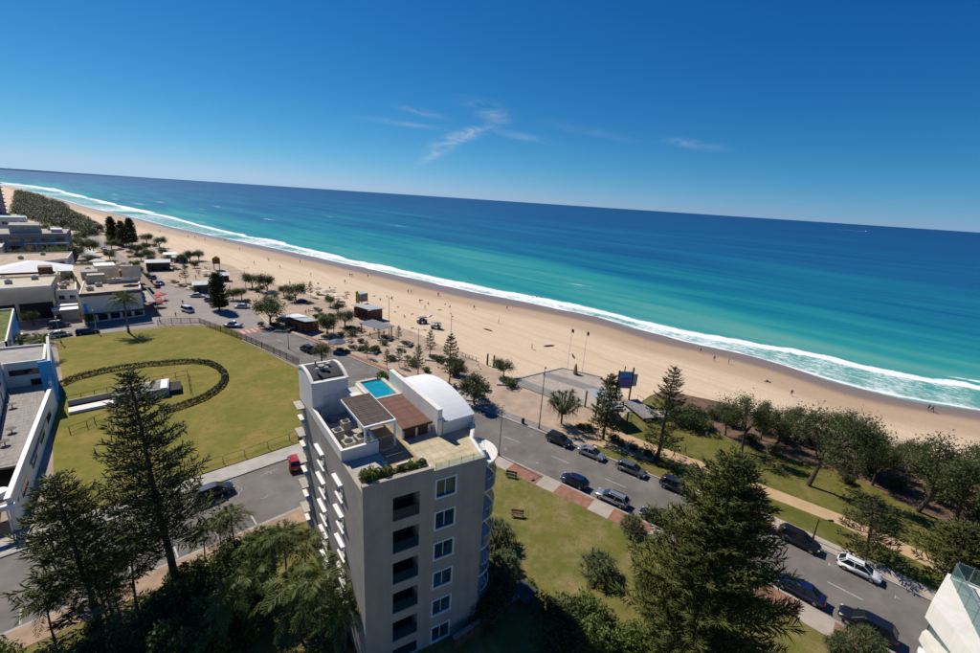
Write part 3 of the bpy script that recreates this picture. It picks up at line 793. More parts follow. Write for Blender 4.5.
for i, zt in enumerate(FLOORS):
    op = fops[2 * i]
    bx = window(AB, FP[0], FP[1], op, inset=1.15, fw=0.06, frame=M_BLACK, mull=2, name='balcony_door', rail=True)
    for s0, s1 in ((2.12, 2.32), (4.56, 4.76)):
        pk = MB()
        pk.add([(s0, -0.1 * s0 + 0.352, op[2]), (s1, -0.1 * s1 + 0.352, op[2]), (s1, -0.1 * s1 + 1.5, op[2]), (s0, -0.1 * s0 + 1.5, op[2]),
                (s0, -0.1 * s0 + 0.352, op[3]), (s1, -0.1 * s1 + 0.352, op[3]), (s1, -0.1 * s1 + 1.5, op[3]), (s0, -0.1 * s0 + 1.5, op[3])],
               [(3, 2, 1, 0), (4, 5, 6, 7), (0, 1, 5, 4), (1, 2, 6, 5), (2, 3, 7, 6), (3, 0, 4, 7)])
        pk.build('reveal', M_WALLG, bx)
    w = window(AB, FP[0], FP[1], fops[2 * i + 1], inset=0.16, fw=0.13, proud=0.06, glass=M_BGLASS, mull=1)
    cu = MB(); o2 = fops[2 * i + 1]
    k0 = o2[0] + (0.1, 1.0, 0.2, 0.9, 0.15, 0.5)[i]
    cu.add([(k0, -0.1 * k0 + 0.30, o2[2]), (k0 + 0.6, -0.1 * (k0 + 0.6) + 0.30, o2[2]), (k0 + 0.6, -0.1 * (k0 + 0.6) + 0.30, o2[3]), (k0, -0.1 * k0 + 0.30, o2[3])], [(0, 1, 2, 3)])
    cu.build('curtain', curt, w)
for o in lops:
    window(AB, FP[5], FP[0], o, inset=0.16, fw=0.09, hood=0.34, sill=0.16, mull=1, glass=M_BGLASS)
for zt in FLOORS[:5]:
    for a, b, op in ((FP[1], FP[2], (0.9, 2.9, zt - 2.2, zt)), (FP[2], FP[3], (0.5, 2.1, zt - 2.2, zt))):
        window(AB, a, b, op, inset=0.16, glass=M_BGLASS, frame=M_BLACK)
    for k in range(3):
        window(AB, FP[3], FP[4], (1.5 + 4 * k, 3.6 + 4 * k, zt - 2.0, zt), glass=M_BGLASS)
        window(AB, FP[4], FP[5], (1.5 + 4 * k, 3.6 + 4 * k, zt - 2.0, zt), glass=M_BGLASS)
# curved corner balconies
M_BALGLASS = glassmat('blue_balcony_glass', (0.03, 0.10, 0.16), 0.06, 0.75)
def arc(cx, cy, r, a0, a1, n): return [(cx + r * math.cos(a0 + (a1 - a0) * i / n), cy + r * math.sin(a0 + (a1 - a0) * i / n)) for i in range(n + 1)]
AR = arc(10.75, 1.75, 2.55, R(-82), R(52), 12)
for zt in FLOORS[:5]:
    zf = zt - 2.35
    bal = MB().prism(AR + [(12.1, 3.4), (11.35, 2.3), (10.7, -0.8)], zf - 0.18, zf).build('balcony', M_WHITE, AB)
    g = MB()
    for (x0, y0), (x1, y1) in zip(AR, AR[1:]):
        g.add([(x0, y0, zf + 0.08), (x1, y1, zf + 0.08), (x1, y1, zf + 1.1), (x0, y0, zf + 1.1)], [(0, 1, 2, 3)])
    g.build('glass_balustrade', M_BALGLASS, bal)
    MB().tube([(x, y, zf + 1.13) for x, y in AR], 0.035, 6).build('handrail', M_FRAME, bal)
MB().prism(AR + [(12.1, 3.4), (11.35, 2.3), (10.7, -0.8)], 17.55, 17.75).build('corner_canopy', M_WHITE, AB)
# balcony hoods at the far left corner
for i in range(5):
    z = 18.2 - 3.15 * i
    MB().box(-0.75, -0.003, 16.4, 18.4, z - 0.14, z).build('corner_slab', M_CONC, AB)
    MB().box(-0.4, -0.003, 16.2, 18.4, z - 1.75, z - 1.62).build('corner_slab', M_WHITE, AB)

# ---- roof level
M_TILE = mat('cream_terrace_tiles', (0.56, 0.46, 0.29), 0.8, var=0.22, scale=0.9, detail=6)
M_TILE2 = mat('tan_terrace_tiles', (0.40, 0.28, 0.15), 0.8, var=0.3, scale=1.2, stretch=(0.6, 2.5, 1))
ter = MB().prism([(5.8, -0.18), (10.3, -0.62), (11.2, 2.5), (12.6, 4.2), (12.6, 4.62), (9.2, 4.62), (9.0, 5.6), (5.8, 5.6)], ZT - 0.02, ZT + 0.02).build('terrace', M_TILE, AB)
MB().prism([(3.3, 1.9), (5.8, 1.7), (5.8, 11.5), (3.3, 11.5)], ZT - 0.02, ZT + 0.012).build('terrace_walk', M_TILE2, ter)
M_JOINT = mat('terrace_joint', (0.33, 0.27, 0.18), 0.9)
for k in range(5):
    MB().box(5.9, 10.2, 0.35 + k * 1.0, 0.38 + k * 1.0, ZT + 0.018, ZT + 0.024).build('joint', M_JOINT, ter)
for k in range(4):
    MB().box(6.6 + k * 1.0, 6.63 + k * 1.0, 0.05, 5.4, ZT + 0.018, ZT + 0.0245).build('joint', M_JOINT, ter)
# glass balustrade on the terrace edge
bz = MB()
edge = [(5.9, -0.5), (10.5, -0.95), (11.25, 2.1), (12.75, 4.1), (12.78, 5.6)]
gb = MB()
for (x0, y0), (x1, y1) in zip(edge, edge[1:]):
    gb.add([(x0, y0, 18.76), (x1, y1, 18.76), (x1, y1, 19.35), (x0, y0, 19.35)], [(0, 1, 2, 3)])
gbo = gb.build('glass_balustrade', glassmat('terrace_glass', (0.35, 0.45, 0.45), 0.05, 0.16), AB)
for (x0, y0), (x1, y1) in zip(edge, edge[1:]):
    n = max(1, int(math.hypot(x1 - x0, y1 - y0) / 1.1))
    for k in range(n + 1):
        t = k / n; MB().cyl(x0 + (x1 - x0) * t, y0 + (y1 - y0) * t, 18.3, 19.37, 0.025, 6).build('post', M_STEEL, gbo)
MB().prism([(10.62, -0.95), (11.32, 2.1), (12.9, 4.1), (12.9, 4.8), (12.55, 4.8), (12.5, 4.25), (11.0, 2.3), (10.3, -0.8)], 18.3, 18.74).build('parapet', M_WHITE, AB)
MB().obox((11.35, 0.9, 18.1), (0.7, 1.2, 0.7), R(-20)).build('corner_planter', M_WHITE, AB)
# white plant room enclosure with air conditioners
enc = MB()
for x0, x1, y0, y1 in ((-0.03, 0.22, 4.75, 13.4), (0.22, 3.2, 4.75, 5.0), (2.98, 3.2, 5.0, 7.6)):
    enc.box(x0, x1, y0, y1, 18.31 if x0 > 0.1 else 18.502, 19.5)
enc.box(0.22, 3.2, 4.72, 4.748, 18.95, 19.5)
enco = enc.build('plant_enclosure', M_WHITE, AB)
M_AC = mat('aged_unit_metal', (0.45, 0.41, 0.34), 0.6, var=0.2, scale=4)
for x, y, s in ((1.1, 6.3, 1.0), (2.35, 6.6, 1.1), (0.9, 8.6, 0.9), (2.0, 9.8, 0.8)):
    a = MB().obox((x, y, ZT + 0.5), (0.95 * s, 0.95 * s, 1.0), R(6)).build('air_conditioner', M_AC, AB)
    MB().cyl(x, y, ZT + 0.98, ZT + 1.06, 0.36 * s, 14).build('fan_grille', M_BLACK, a)
MB().tube([(0.6, 12.9, 18.5), (0.6, 12.9, 19.4), (1.4, 12.9, 19.6)], 0.06, 6).build('vent_pipe', M_STEEL, AB)
MB().cyl(1.6, 12.2, 18.3, 18.7, 0.5, 14).build('water_tank', M_STEEL, AB)
MB().box(3.2, 3.45, 7.6, 13.3, ZT, 20.9).build('screen_wall', M_WHITE, AB)
# slatted pergola over the walk
M_SLAT = mat('weathered_dark_slats', (0.105, 0.075, 0.058), 0.8, var=0.35, scale=2.5)
pg = MB().box(4.78, 4.95, 5.2, 11.2, 20.72, 20.95).build('pergola', M_FRAME, AB)
MB().box(2.05, 2.2, 5.2, 11.2, 20.7, 20.9).build('beam', M_FRAME, pg)
MB().box(2.05, 4.95, 5.0, 5.19, 20.72, 20.95).build('beam', M_FRAME, pg)
for x, y in ((4.86, 5.12), (2.15, 5.12), (4.86, 11.1)):
    MB().box(x - 0.08, x + 0.08, y - 0.07, y + 0.07, ZT, 20.7).build('post', M_FRAME, pg)
slat = MB().box(0, 2.75, 0, 0.30, 0, 0.05).mesh('slat', M_SLAT)
for k in range(17):
    o = link('slat', slat, pg); o.location = (2.1, 5.3 + k * 0.345, 20.955 + 0.004 * (k % 3)); o.rotation_euler = (R(rnd.uniform(-2, 3)), 0, 0)
# stair tower with a shallow vaulted roof
M_MEMB = mat('dark_roof_membrane', (0.035, 0.036, 0.042), 0.75, var=0.3, scale=1.5)
tw = MB()
VP = [(v, 22.0 + 0.62 * (1 - ((v - 15.9) / 2.6) ** 2)) for v in np.linspace(13.3, 18.5, 11)]
tw.add([(x, v, z) for x in (0.0, 3.5) for v, z in [(13.3, 18.3)] + VP + [(18.5, 18.3)]], [tuple(range(12, -1, -1)), tuple(range(13, 26))] + [(i, i + 1, 14 + i, 13 + i) for i in range(12)])
two = tw.build('stair_tower', M_WHITE, AB)
rm = MB()
for (v0, z0), (v1, z1) in zip(VP, VP[1:]):
    rm.add([(0.28, max(v0, 13.55), z0 + 0.06), (3.25, max(v0, 13.55), z0 + 0.06), (3.25, min(v1, 18.25), z1 + 0.06), (0.28, min(v1, 18.25), z1 + 0.06)], [(0, 1, 2, 3)])
rm.build('roof_membrane', M_MEMB, two, smooth=True)
rim = MB()
for x in (-0.06, 3.3):
    for (v0, z0), (v1, z1) in zip(VP, VP[1:]):
        a0, a1 = v0 - (0.1 if v0 < 13.4 else 0), v1 + (0.1 if v1 > 18.4 else 0)
        rim.add([(x, a0, z0 - 0.06), (x + 0.26, a0, z0 - 0.06), (x + 0.26, a1, z1 - 0.06), (x, a1, z1 - 0.06), (x, a0, z0 + 0.16), (x + 0.26, a0, z0 + 0.16), (x + 0.26, a1, z1 + 0.16), (x, a1, z1 + 0.16)],
                [(3, 2, 1, 0), (4, 5, 6, 7), (0, 1, 5, 4), (1, 2, 6, 5), (2, 3, 7, 6), (3, 0, 4, 7)])
rim.box(0.2, 3.3, 13.18, 13.5, 21.94, 22.14); rim.box(0.2, 3.3, 18.3, 18.62, 21.94, 22.14)
rim.build('roof_rim', M_WHITE, two)
for x, y, h, r in ((0.9, 14.6, 0.5, 0.17), (1.5, 15.3, 0.35, 0.3), (1.9, 14.9, 0.3, 0.2), (1.2, 16.3, 0.6, 0.12), (2.3, 15.8, 0.25, 0.22)):
    z = 22.05 + 0.62 * (1 - ((y - 15.9) / 2.6) ** 2)
    v = MB().cyl(x, y, z - 0.1, z + h, r * 0.7, 10).build('roof_vent', M_AC, two)
    MB().cyl(x, y, z + h - 0.04, z + h + 0.06, r, 10).build('cap', M_AC, v)
MB().box(1.0, 2.5, 13.27, 13.298, 18.7, 20.6).build('access_panel', mat('pale_panel', (0.62, 0.62, 0.6), 0.7), two)
MB().box(3.5, 5.4, 12.6, 16.2, 18.3, 19.55).build('low_roof_block', M_WHITE, AB)
MB().box(3.7, 5.2, 12.8, 16.0, 19.56, 19.62).build('low_roof_top', mat('pale_roof_top', (0.5, 0.49, 0.46), 0.8), AB)
for a in (MB().box(3.5, 5.4, 12.6, 12.8, 19.57, 19.95), MB().box(5.2, 5.4, 12.8, 16.2, 19.57, 19.95), MB().cyl(4.5, 14.0, 19.6, 19.72, 0.55, 16)):
    a.build('roof_edge', M_WHITE, AB)
# raised deck, doors, pool
M_DECK = mat('red_brown_deck', (0.17, 0.075, 0.05), 0.75, var=0.25, scale=1.5)
dk = MB().box(5.85, 8.85, 5.7, 12.35, ZT + 0.03, 19.40).build('pool_deck', M_WHITE, AB)
bd = MB().box(0, 0.118, 0, 6.66, 0, 0.05).mesh('deck_board', mat('deck_board_timber', (0.17, 0.075, 0.05), 0.75, var=0.25, scale=1.5, objvar=0.18))
for k in range(24):
    o = link('deck_board', bd, dk); o.location = (5.86 + k * 0.1245, 5.66, 19.402)
MB().box(5.8, 8.9, 5.55, 5.655, 19.25, 19.47).build('deck_fascia', M_DKTIMBER, dk)
for x0, x1 in ((6.05, 7.15), (7.35, 8.45)):
    d = MB().box(x0, x1, 5.62, 5.698, ZT + 0.05, 19.24).build('door', mat('red_brown_door', (0.10, 0.035, 0.02), 0.6), dk)
    for q in range(1, 6):
        MB().box(x0 + q * (x1 - x0) / 6 - 0.012, x0 + q * (x1 - x0) / 6 + 0.012, 5.608, 5.619, ZT + 0.07, 19.22).build('groove', M_DARK, d)
MB().box(7.15, 7.35, 5.60, 5.697, ZT + 0.03, 19.24).build('door_post', M_WHITE, dk)
pool = MB()
for x0, x1, y0, y1 in ((5.75, 6.1, 12.4, 17.7), (8.5, 8.93, 12.4, 17.7), (6.1, 8.5, 12.4, 12.7), (6.1, 8.5, 17.3, 17.7)):
    pool.box(x0, x1, y0, y1, ZT, 19.5)
pool.box(6.1, 8.5, 12.7, 17.3, 18.35, 18.4)
po = pool.build('pool', mat('pool_coping', (0.58, 0.52, 0.42), 0.8), AB)
def poolwater():
    m = mat('pool_water', (0.01, 0.33, 0.42), 0.05, var=0.18, scale=1.3, bump=0.15, bscale=3, spec=0.5, hue=(0.012, 0.25, 0.36))
    return m
MB().box(6.1, 8.5, 12.7, 17.3, 18.42, 19.33).build('pool_water', poolwater(), po)
MB().box(6.1, 8.5, 16.0, 16.06, 19.0, 19.35).build('pool_step', mat('pool_tile_edge', (0.05, 0.3, 0.38), 0.4), po)
# long white wall and the vaulted white roof
MB().box(8.95, 9.45, 4.7, 15.8, ZT, 21.0).build('spine_wall', M_WHITE, AB)
MB().box(9.0, 9.35, 4.55, 4.69, ZT, 20.0).build('wall_pier', M_WHITE, AB)
VA = [(v, 19.75 + 1.2 * (1 - ((v - 10.0) / 5.6) ** 2)) for v in np.linspace(4.4, 15.6, 19)]
vb = MB()
vb.add([(x, v, z) for x in (9.46, 12.95) for v, z in VA] + [(x, v, z - 0.16) for x in (9.46, 12.95) for v, z in VA],
       [(i, i + 1, 19 + i + 1, 19 + i)[::-1] for i in range(18)] + [(38 + i, 38 + i + 1, 57 + i + 1, 57 + i) for i in range(18)] +
       [(19 + i, 19 + i + 1, 57 + i + 1, 57 + i)[::-1] for i in range(18)] + [(i, i + 1, 38 + i + 1, 38 + i) for i in range(18)] + [(0, 19, 57, 38), (18, 56, 75, 37)])
M_ROOFW = mat('bright_white_roof', (0.80, 0.80, 0.78), 0.55, var=0.04, scale=0.5)
vr = vb.build('vault_roof', M_ROOFW, AB)
MB().add([(x, v, z - 0.165) for x in (9.46, 12.85) for v, z in VA] + [(x, v, ZT) for x in (9.46, 12.85) for v in (4.62, 15.5)],
         [(19, *range(20, 38), 41, 40), (0, 38, 39, 18)]).build('vault_side_wall', M_WHITE, AB)
MB().box(9.46, 12.84, 4.63, 4.85, ZT + 0.02, 19.62).build('vault_front_wall', M_WHITE, AB)
MB().obox((9.75, 4.45, 19.75), (0.35, 0.18, 0.12)).build('flue', M_STEEL, AB)
# planter along the front parapet and white dividers on the terrace
MB().box(0.36, 5.7, 0.37, 0.40, 18.3, 18.9).build('planter_edge', M_WHITE, AB)
MB().prism([(0.36, 0.42), (5.6, -0.1), (5.6, 1.5), (0.36, 1.9)], 18.2, 18.55).build('planter_soil', mat('planter_soil', (0.06, 0.045, 0.03), 0.95), AB)
for x, y, l in ((5.72, 0.9, 1.8), (4.2, 1.7, 1.4)):
    MB().obox((x, y, 18.55), (0.16 if l > 1.5 else l, l if l > 1.5 else 0.16, 0.5), R(-2)).build('planter_wall', M_WHITE, AB)

# ---------------------------------------------------------------- generic block building
def block(name, label, poly, h, wallm, roofm, wins=None, parapet=0.4, cat='building', z0=0.0, win_kw=None, group=None, roof_drop=0.35):
    """poly CCW in metres; wins = {edge index: (count, width, [(zlo, zhi), ...])}"""
    if sum(poly[i][0] * poly[(i + 1) % len(poly)][1] - poly[(i + 1) % len(poly)][0] * poly[i][1] for i in range(len(poly))) < 0:
        poly = poly[::-1]
    cx_, cy_ = sum(p[0] for p in poly) / len(poly), sum(p[1] for p in poly) / len(poly)
    t = thing(name, label, cat, (cx_, cy_, z0), 0, group)
    q = [(x - cx_, y - cy_) for x, y in poly]
    mb = MB(); todo = []
    for i in range(len(q)):
        a, b = q[i], q[(i + 1) % len(q)]
        L = math.hypot(b[0] - a[0], b[1] - a[1])
        ops = []
        if wins and i in wins:
            n, w, rows = wins[i]
            for zl, zh in rows:
                for k in range(n):
                    c = L * (k + 0.5) / n
                    ops.append((c - w / 2, c + w / 2, zl, zh))
        facade(mb, a, b, 0, h, 0.3, ops)
        todo.append((a, b, ops))
    mb.build('wall', wallm, t)
    def shrink(d):
        out = []
        n = len(q)
        for i in range(n):
            (ax, ay), (bx, by), (cx2, cy2) = q[i - 1], q[i], q[(i + 1) % n]
            l1 = math.hypot(bx - ax, by - ay); l2 = math.hypot(cx2 - bx, cy2 - by)
            n1 = (-(by - ay) / l1, (bx - ax) / l1); n2 = (-(cy2 - by) / l2, (cx2 - bx) / l2)
            k = d / (1 + n1[0] * n2[0] + n1[1] * n2[1])
            out.append((bx + (n1[0] + n2[0]) * k, by + (n1[1] + n2[1]) * k))
        return out
    MB().prism(shrink(0.298), h - roof_drop - 0.4, h - roof_drop).build('roof', roofm, t)
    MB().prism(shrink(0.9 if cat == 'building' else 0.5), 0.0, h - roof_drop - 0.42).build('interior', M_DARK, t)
    for a, b, ops in todo:
        for o in ops: window(t, a, b, o, **(win_kw or {}))
    return t
M_CREAM = mat('cream_render', (0.55, 0.47, 0.34), 0.8, var=0.12, scale=0.5)
M_CREAMROOF = mat('cream_flat_roof', (0.58, 0.50, 0.37), 0.85, var=0.12, scale=0.4)
M_GREYROOF = mat('grey_flat_roof', (0.38, 0.35, 0.31), 0.85, var=0.2, scale=0.5)
M_GREYW = mat('blue_grey_render', (0.24, 0.25, 0.27), 0.8, var=0.15, scale=0.4)
M_BLUE = mat('bright_blue_panel', (0.03, 0.33, 0.70), 0.6, var=0.08)
M_MOSS = mat('mossy_green_roof', (0.14, 0.16, 0.03), 0.95, var=0.4, scale=0.8)
M_TANROOF = mat('tan_roof', (0.50, 0.38, 0.26), 0.88, var=0.2, scale=0.4)

# ---- club building with courtyard at the left edge
CB = thing('club_building', 'white club building with blue panels and a walled courtyard beside the lawn', 'building', (-8, 95, 0))
def cbx(name, m, x0, x1, y0, y1, z0, z1, par=None):
    return MB().box(x0 + 8, x1 + 8, y0 - 95, y1 - 95, z0, z1).build(name, m, par or CB)
def rel(p): return (p[0] + 8, p[1] - 95)
wb = MB()
a, b = rel((-10.6, 108.2)), rel((-5.2, 107.4))
fo = [(0.6, 4.4, 4.9, 6.0), (3.0, 4.4, 2.6, 4.0)]
facade(wb, a, b, 0, 7.4, 0.35, fo)
facade(wb, b, rel((-5.0, 118)), 0, 7.4, 0.35, [])
facade(wb, rel((-5.0, 118)), rel((-24, 121)), 0, 7.4, 0.35, [])
facade(wb, rel((-24, 121)), rel((-24, 66)), 0, 7.4, 0.35, [])
facade(wb, rel((-11.0, 66)), rel((-10.62, 108.0)), 0, 8.2, 0.35, [(30.5, 32.5, 5.4, 6.4), (35.8, 37.8, 5.4, 6.4), (27.0, 28.6, 3.1, 5.0), (34, 35.4, 3.1, 5.2), (12, 15, 3.4, 5.4)])
facade(wb, rel((-24, 66)), rel((-11.0, 66)), 0, 8.2, 0.35, [(3, 10, 0.5, 3)])
wb.build('wall', M_WHITE, CB)
for o in fo: window(CB, a, b, o, mull=3, frame=M_BLACK)
for o in [(30.5, 32.5, 5.4, 6.4), (35.8, 37.8, 5.4, 6.4), (27.0, 28.6, 3.1, 5.0), (34, 35.4, 3.1, 5.2), (12, 15, 3.4, 5.4)]:
    window(CB, rel((-11.0, 66)), rel((-10.62, 108.0)), o, mull=0, frame=M_BLACK)
MB().prism([rel(p) for p in ((-10.3, 108.6), (-5.4, 107.9), (-5.3, 117.6), (-23.5, 120.5), (-23.5, 108.6))], 6.6, 7.0).build('roof', M_GREYROOF, CB)
MB().prism([rel(p) for p in ((-23.6, 66.4), (-11.3, 66.4), (-10.95, 107.9), (-23.6, 107.9))], 7.3, 7.8).build('roof', M_GREYROOF, CB)
# blue fin wall and courtyard wall along the lawn
def wallseg(name, p, q, z0, za, zb, th, m, par=None):
    p, q = rel(p), rel(q)
    dx, dy = q[0] - p[0], q[1] - p[1]; L = math.hypot(dx, dy); nx, ny = -dy / L * th, dx / L * th
    return MB().add([(p[0], p[1], z0), (q[0], q[1], z0), (q[0] + nx, q[1] + ny, z0), (p[0] + nx, p[1] + ny, z0), (p[0], p[1], za), (q[0], q[1], zb), (q[0] + nx, q[1] + ny, zb), (p[0] + nx, p[1] + ny, za)],
                    [(3, 2, 1, 0), (4, 5, 6, 7), (0, 1, 5, 4), (1, 2, 6, 5), (2, 3, 7, 6), (3, 0, 4, 7)]).build(name, m, par or CB)
wallseg('fin_wall', (-4.75, 101.5), (-4.4, 116.0), 0, 5.2, 9.3, 0.4, M_WHITE)
wallseg('blue_panel', (-4.72, 101.6), (-4.38, 113.0), 0.9, 4.9, 8.4, -0.06, M_BLUE)
cbx('blue_panel', M_BLUE, -6.0, -4.35, 103.2, 103.6, 0.9, 8.3)
cw = wallseg('courtyard_wall', (-8.4, 66.2), (-4.75, 101.4), 0, 4.3, 4.3, 0.4, M_WHITE)
wallseg('wall_cap', (-8.45, 66.1), (-4.72, 101.4), 4.302, 4.42, 4.42, 0.5, M_FRAME, cw)
for k in range(4):
    t0 = 0.12 + k * 0.2
    wallseg('wall_window', (-8.4 + 3.65 * t0, 66.2 + 35.2 * t0), (-8.4 + 3.65 * (t0 + 0.1), 66.2 + 35.2 * (t0 + 0.1)), 1.5, 2.7, 2.7, -0.04, M_GLASS, cw)
M_DECKG = mat('grey_deck_boards', (0.32, 0.29, 0.26), 0.85, var=0.2, scale=1.2, stretch=(3, 0.4, 1))
dkp = MB().prism([rel(p) for p in ((-10.6, 77.5), (-7.0, 76.6), (-4.95, 101.5), (-5.4, 107.3), (-10.55, 107.8))], 2.6, 2.9).build('courtyard_deck', M_DECKG, CB)
for k in range(24):
    y = 77.9 + k * 1.2; xl = -10.45; xr = -7.0 + (y - 76.6) * 0.0825 - 0.25
    cbx('deck_board', M_DECKG, xl, xr, y, y + 1.16, 2.902, 2.94 + 0.006 * (k % 3), dkp)
cbx('lower_deck', M_DECKG, -10.6, -8.1, 68.2, 71.5, 2.4, 2.7)
cbx('beam', M_FRAME, -12, -8.2, 66.0, 66.45, 3.0, 3.6)
for k in range(3): cbx('post', M_FRAME, -9.0 - k * 1.2, -8.85 - k * 1.2, 66.1, 66.3, 0, 3.0)
MB().tube([(-9.7 + 8, 70.2 - 95, 2.7), (-9.7 + 8, 70.2 - 95, 3.5)], [0.8, 0.8], 16).build('water_tank', M_FRAME, CB)
for x, y in ((-9.6, 98), (-9.3, 88), (-9.8, 84)):
    tb = MB().cyl(x + 8, y - 95, 3.6, 3.65, 0.55, 12).build('cafe_table', M_DKTIMBER, CB); MB().cyl(x + 8, y - 95, 2.92, 3.6, 0.06, 6).build('table_leg', M_BLACK, tb)
# second club block with a mossy roof
SB = thing('surf_club_block', 'white block with blue side and mossy green roof beyond the club courtyard', 'building', (-16, 160, 0))
def sbx(name, m, x0, x1, y0, y1, z0, z1, par=None): return MB().box(x0 + 16, x1 + 16, y0 - 160, y1 - 160, z0, z1).build(name, m, par or SB)
sw = MB()
facade(sw, (-10.8 + 16, 126 - 160), (-10.8 + 16, 157 - 160), 0, 6.6, 0.3, [])
facade(sw, (-10.8 + 16, 157 - 160), (-30 + 16, 157 - 160), 0, 6.6, 0.3, [(1, 4, 1, 3), (6, 9, 1, 3)])
facade(sw, (-30 + 16, 126 - 160), (-10.8 + 16, 126 - 160), 0, 6.6, 0.3, [])
sw.build('wall', M_WHITE, SB)
MB().prism([(5.25, -2.9), (5.25, -28), (5.25, -20)], 1, 2) if False else None
bp_ = MB().add([(5.22, -30.0, 0.8), (5.22, -4.0, 0.8), (5.22, -4.0, 5.6), (5.22, -19.0, 5.6), (5.26, -30.0, 0.8), (5.26, -4.0, 0.8), (5.26, -4.0, 5.6), (5.26, -19.0, 5.6)],
               [(4, 5, 6, 7), (0, 1, 5, 4), (1, 2, 6, 5), (2, 3, 7, 6), (3, 0, 4, 7)]).build('blue_panel', M_BLUE, SB)
sbx('roof', M_MOSS, -29.6, -11.15, 126.4, 156.6, 5.6, 6.15)
sbx('door', M_DARK, -10.79, -10.76, 148, 152, 0.1, 2.6)

# ---- town blocks beyond the lawn
cafe = block('corner_cafe', 'white two storey corner cafe with open roof terrace beyond the lawn', [(1.4, 159.8), (14.9, 161.6), (16.6, 181), (3.2, 180)], 8.4, M_WHITE, M_TANROOF,
             wins={0: (5, 2.1, [(0.4, 2.4)]), 1: (5, 2.4, [(0.4, 2.6), (4.4, 6.4)])}, win_kw=dict(frame=M_BLACK, mull=1))
o = cafe
cx_, cy_ = cafe.location.x, cafe.location.y
def lb(par, name, m, x0, x1, y0, y1, z0, z1):
    return MB().box(x0 - par.location.x, x1 - par.location.x, y0 - par.location.y, y1 - par.location.y, z0, z1).build(name, m, par)
lb(cafe, 'parapet_band', mat('dark_parapet_cap', (0.12, 0.105, 0.085), 0.8), 1.3, 15.0, 159.3, 159.75, 7.6, 8.5)
lb(cafe, 'sign_panel', M_BLUE, 1.9, 2.5, 159.62, 159.7, 3.2, 5.6)
lb(cafe, 'awning', M_DKTIMBER, 1.6, 15.2, 158.2, 159.6, 2.6, 2.75)
lb(cafe, 'terrace_wall', M_CREAM, 8.5, 16.2, 174, 174.3, 8.05, 9.6)
lb(cafe, 'terrace_screen', M_CREAM, 3.6, 9.0, 176, 176.3, 8.05, 10.2)
lb(cafe, 'roof_hut', M_CREAM, 4.2, 8.2, 176.4, 179.4, 8.05, 10.6)
lb(cafe, 'balcony', M_GREYROOF, 15.6, 18.2, 162.5, 180, 3.6, 3.85)
lb(cafe, 'balcony_rail', M_STEEL, 18.1, 18.2, 162.5, 180, 3.85, 4.8)
for k in range(6): lb(cafe, 'balcony_post', M_BLACK, 17.9, 18.05, 163 + k * 3.2, 163.15 + k * 3.2, 0, 3.6)
tan = block('long_tan_building', 'long tan building with cream flat roof and dark open ground floor', [(-40, 168), (-3.8, 169.5), (-2.6, 184), (-40, 186)], 9.6, M_CREAM, M_CREAMROOF,
            wins={0: (5, 6.6, [(0.3, 5.0)]), 1: (3, 2.4, [(0.4, 2.6), (5, 7)])}, win_kw=dict(frame=M_BLACK, inset=0.28, mull=2, glass=M_DARK), roof_drop=0.1)  # dark panes close the ground floor openings, painting the undercroft's shade
lb(tan, 'window_band', M_GLASS, -22, -14.5, 168.4, 168.6, 7.4, 8.7)
lb(tan, 'roof_edge', M_FRAME, -40.1, -3.7, 167.7, 168.1, 9.3, 9.85)
annex = block('tan_annex', 'pale annex with shuttered upper floor between the tan building and the cafe', [(-3.3, 174), (1.2, 173), (1.6, 186), (-2.5, 186)], 7.2, M_WHITE, M_TANROOF,
              wins={0: (2, 1.3, [(1, 2.4), (4.4, 5.6)])}, win_kw=dict(frame=M_BLACK))
shed = block('small_service_shed', 'small grey service shed with white flat roof beside parked cars', [(-4.4, 164.8), (0.5, 165.4), (0.8, 170), (-4.2, 169.5)], 3.2, M_GREYROOF, M_FRAME, roof_drop=0.0)
lb(shed, 'roof_sheet', M_FRAME, -4.6, 0.8, 164.6, 168.2, 3.21, 3.35)
lb(shed, 'roof_sheet', M_FRAME, -3.4, 0.9, 168.6, 171.4, 3.6, 3.75)
lb(shed, 'door', M_DKTIMBER, -3.9, -2.9, 164.70, 164.76, 0.1, 2.2)
tent = block('hip_roof_hall', 'low cream hall with a white hipped tent roof', [(-34, 190), (-2.2, 189), (-1.0, 214), (-34, 216)], 8.0, M_CREAM, M_TANROOF,
             wins={0: (6, 3.2, [(5.4, 7.2)]), 1: (5, 2.6, [(1, 3), (5.2, 7.2)])}, win_kw=dict(frame=M_BLACK))
tx, ty = tent.location.x, tent.location.y
MB().add([(-18 - tx, 203 - ty, 8.2), (1.5 - tx, 202 - ty, 8.2), (2.0 - tx, 214 - ty, 8.2), (-18 - tx, 214.5 - ty, 8.2), (-9 - tx, 208.5 - ty, 11.2), (-7 - tx, 208.3 - ty, 11.2)],
         [(0, 1, 5, 4), (1, 2, 5), (2, 3, 4, 5), (3, 0, 4), (3, 2, 1, 0)]).build('tent_roof', M_ROOFW, tent)
lb(tent, 'terrace_wall', M_CREAM, -20, -1.6, 189.3, 189.8, 8.0, 9.2)
lb(tent, 'terrace_wall', M_CREAM, -2.6, -2.1, 190, 202, 8.0, 9.4)
lb(tent, 'roof_hut', M_TIMBER, -6.5, -3.2, 196, 201, 8.0, 10.6)
low = block('low_shop_row', 'low shop row with tan roofs and roof billboards beside the far road', [(2.8, 186), (17.2, 184), (20.2, 236), (1.0, 240)], 4.6, M_CREAM, M_TANROOF,
            wins={1: (9, 3.6, [(0.4, 3.0)]), 0: (3, 2.2, [(1.0, 2.8)])}, win_kw=dict(frame=M_BLACK))
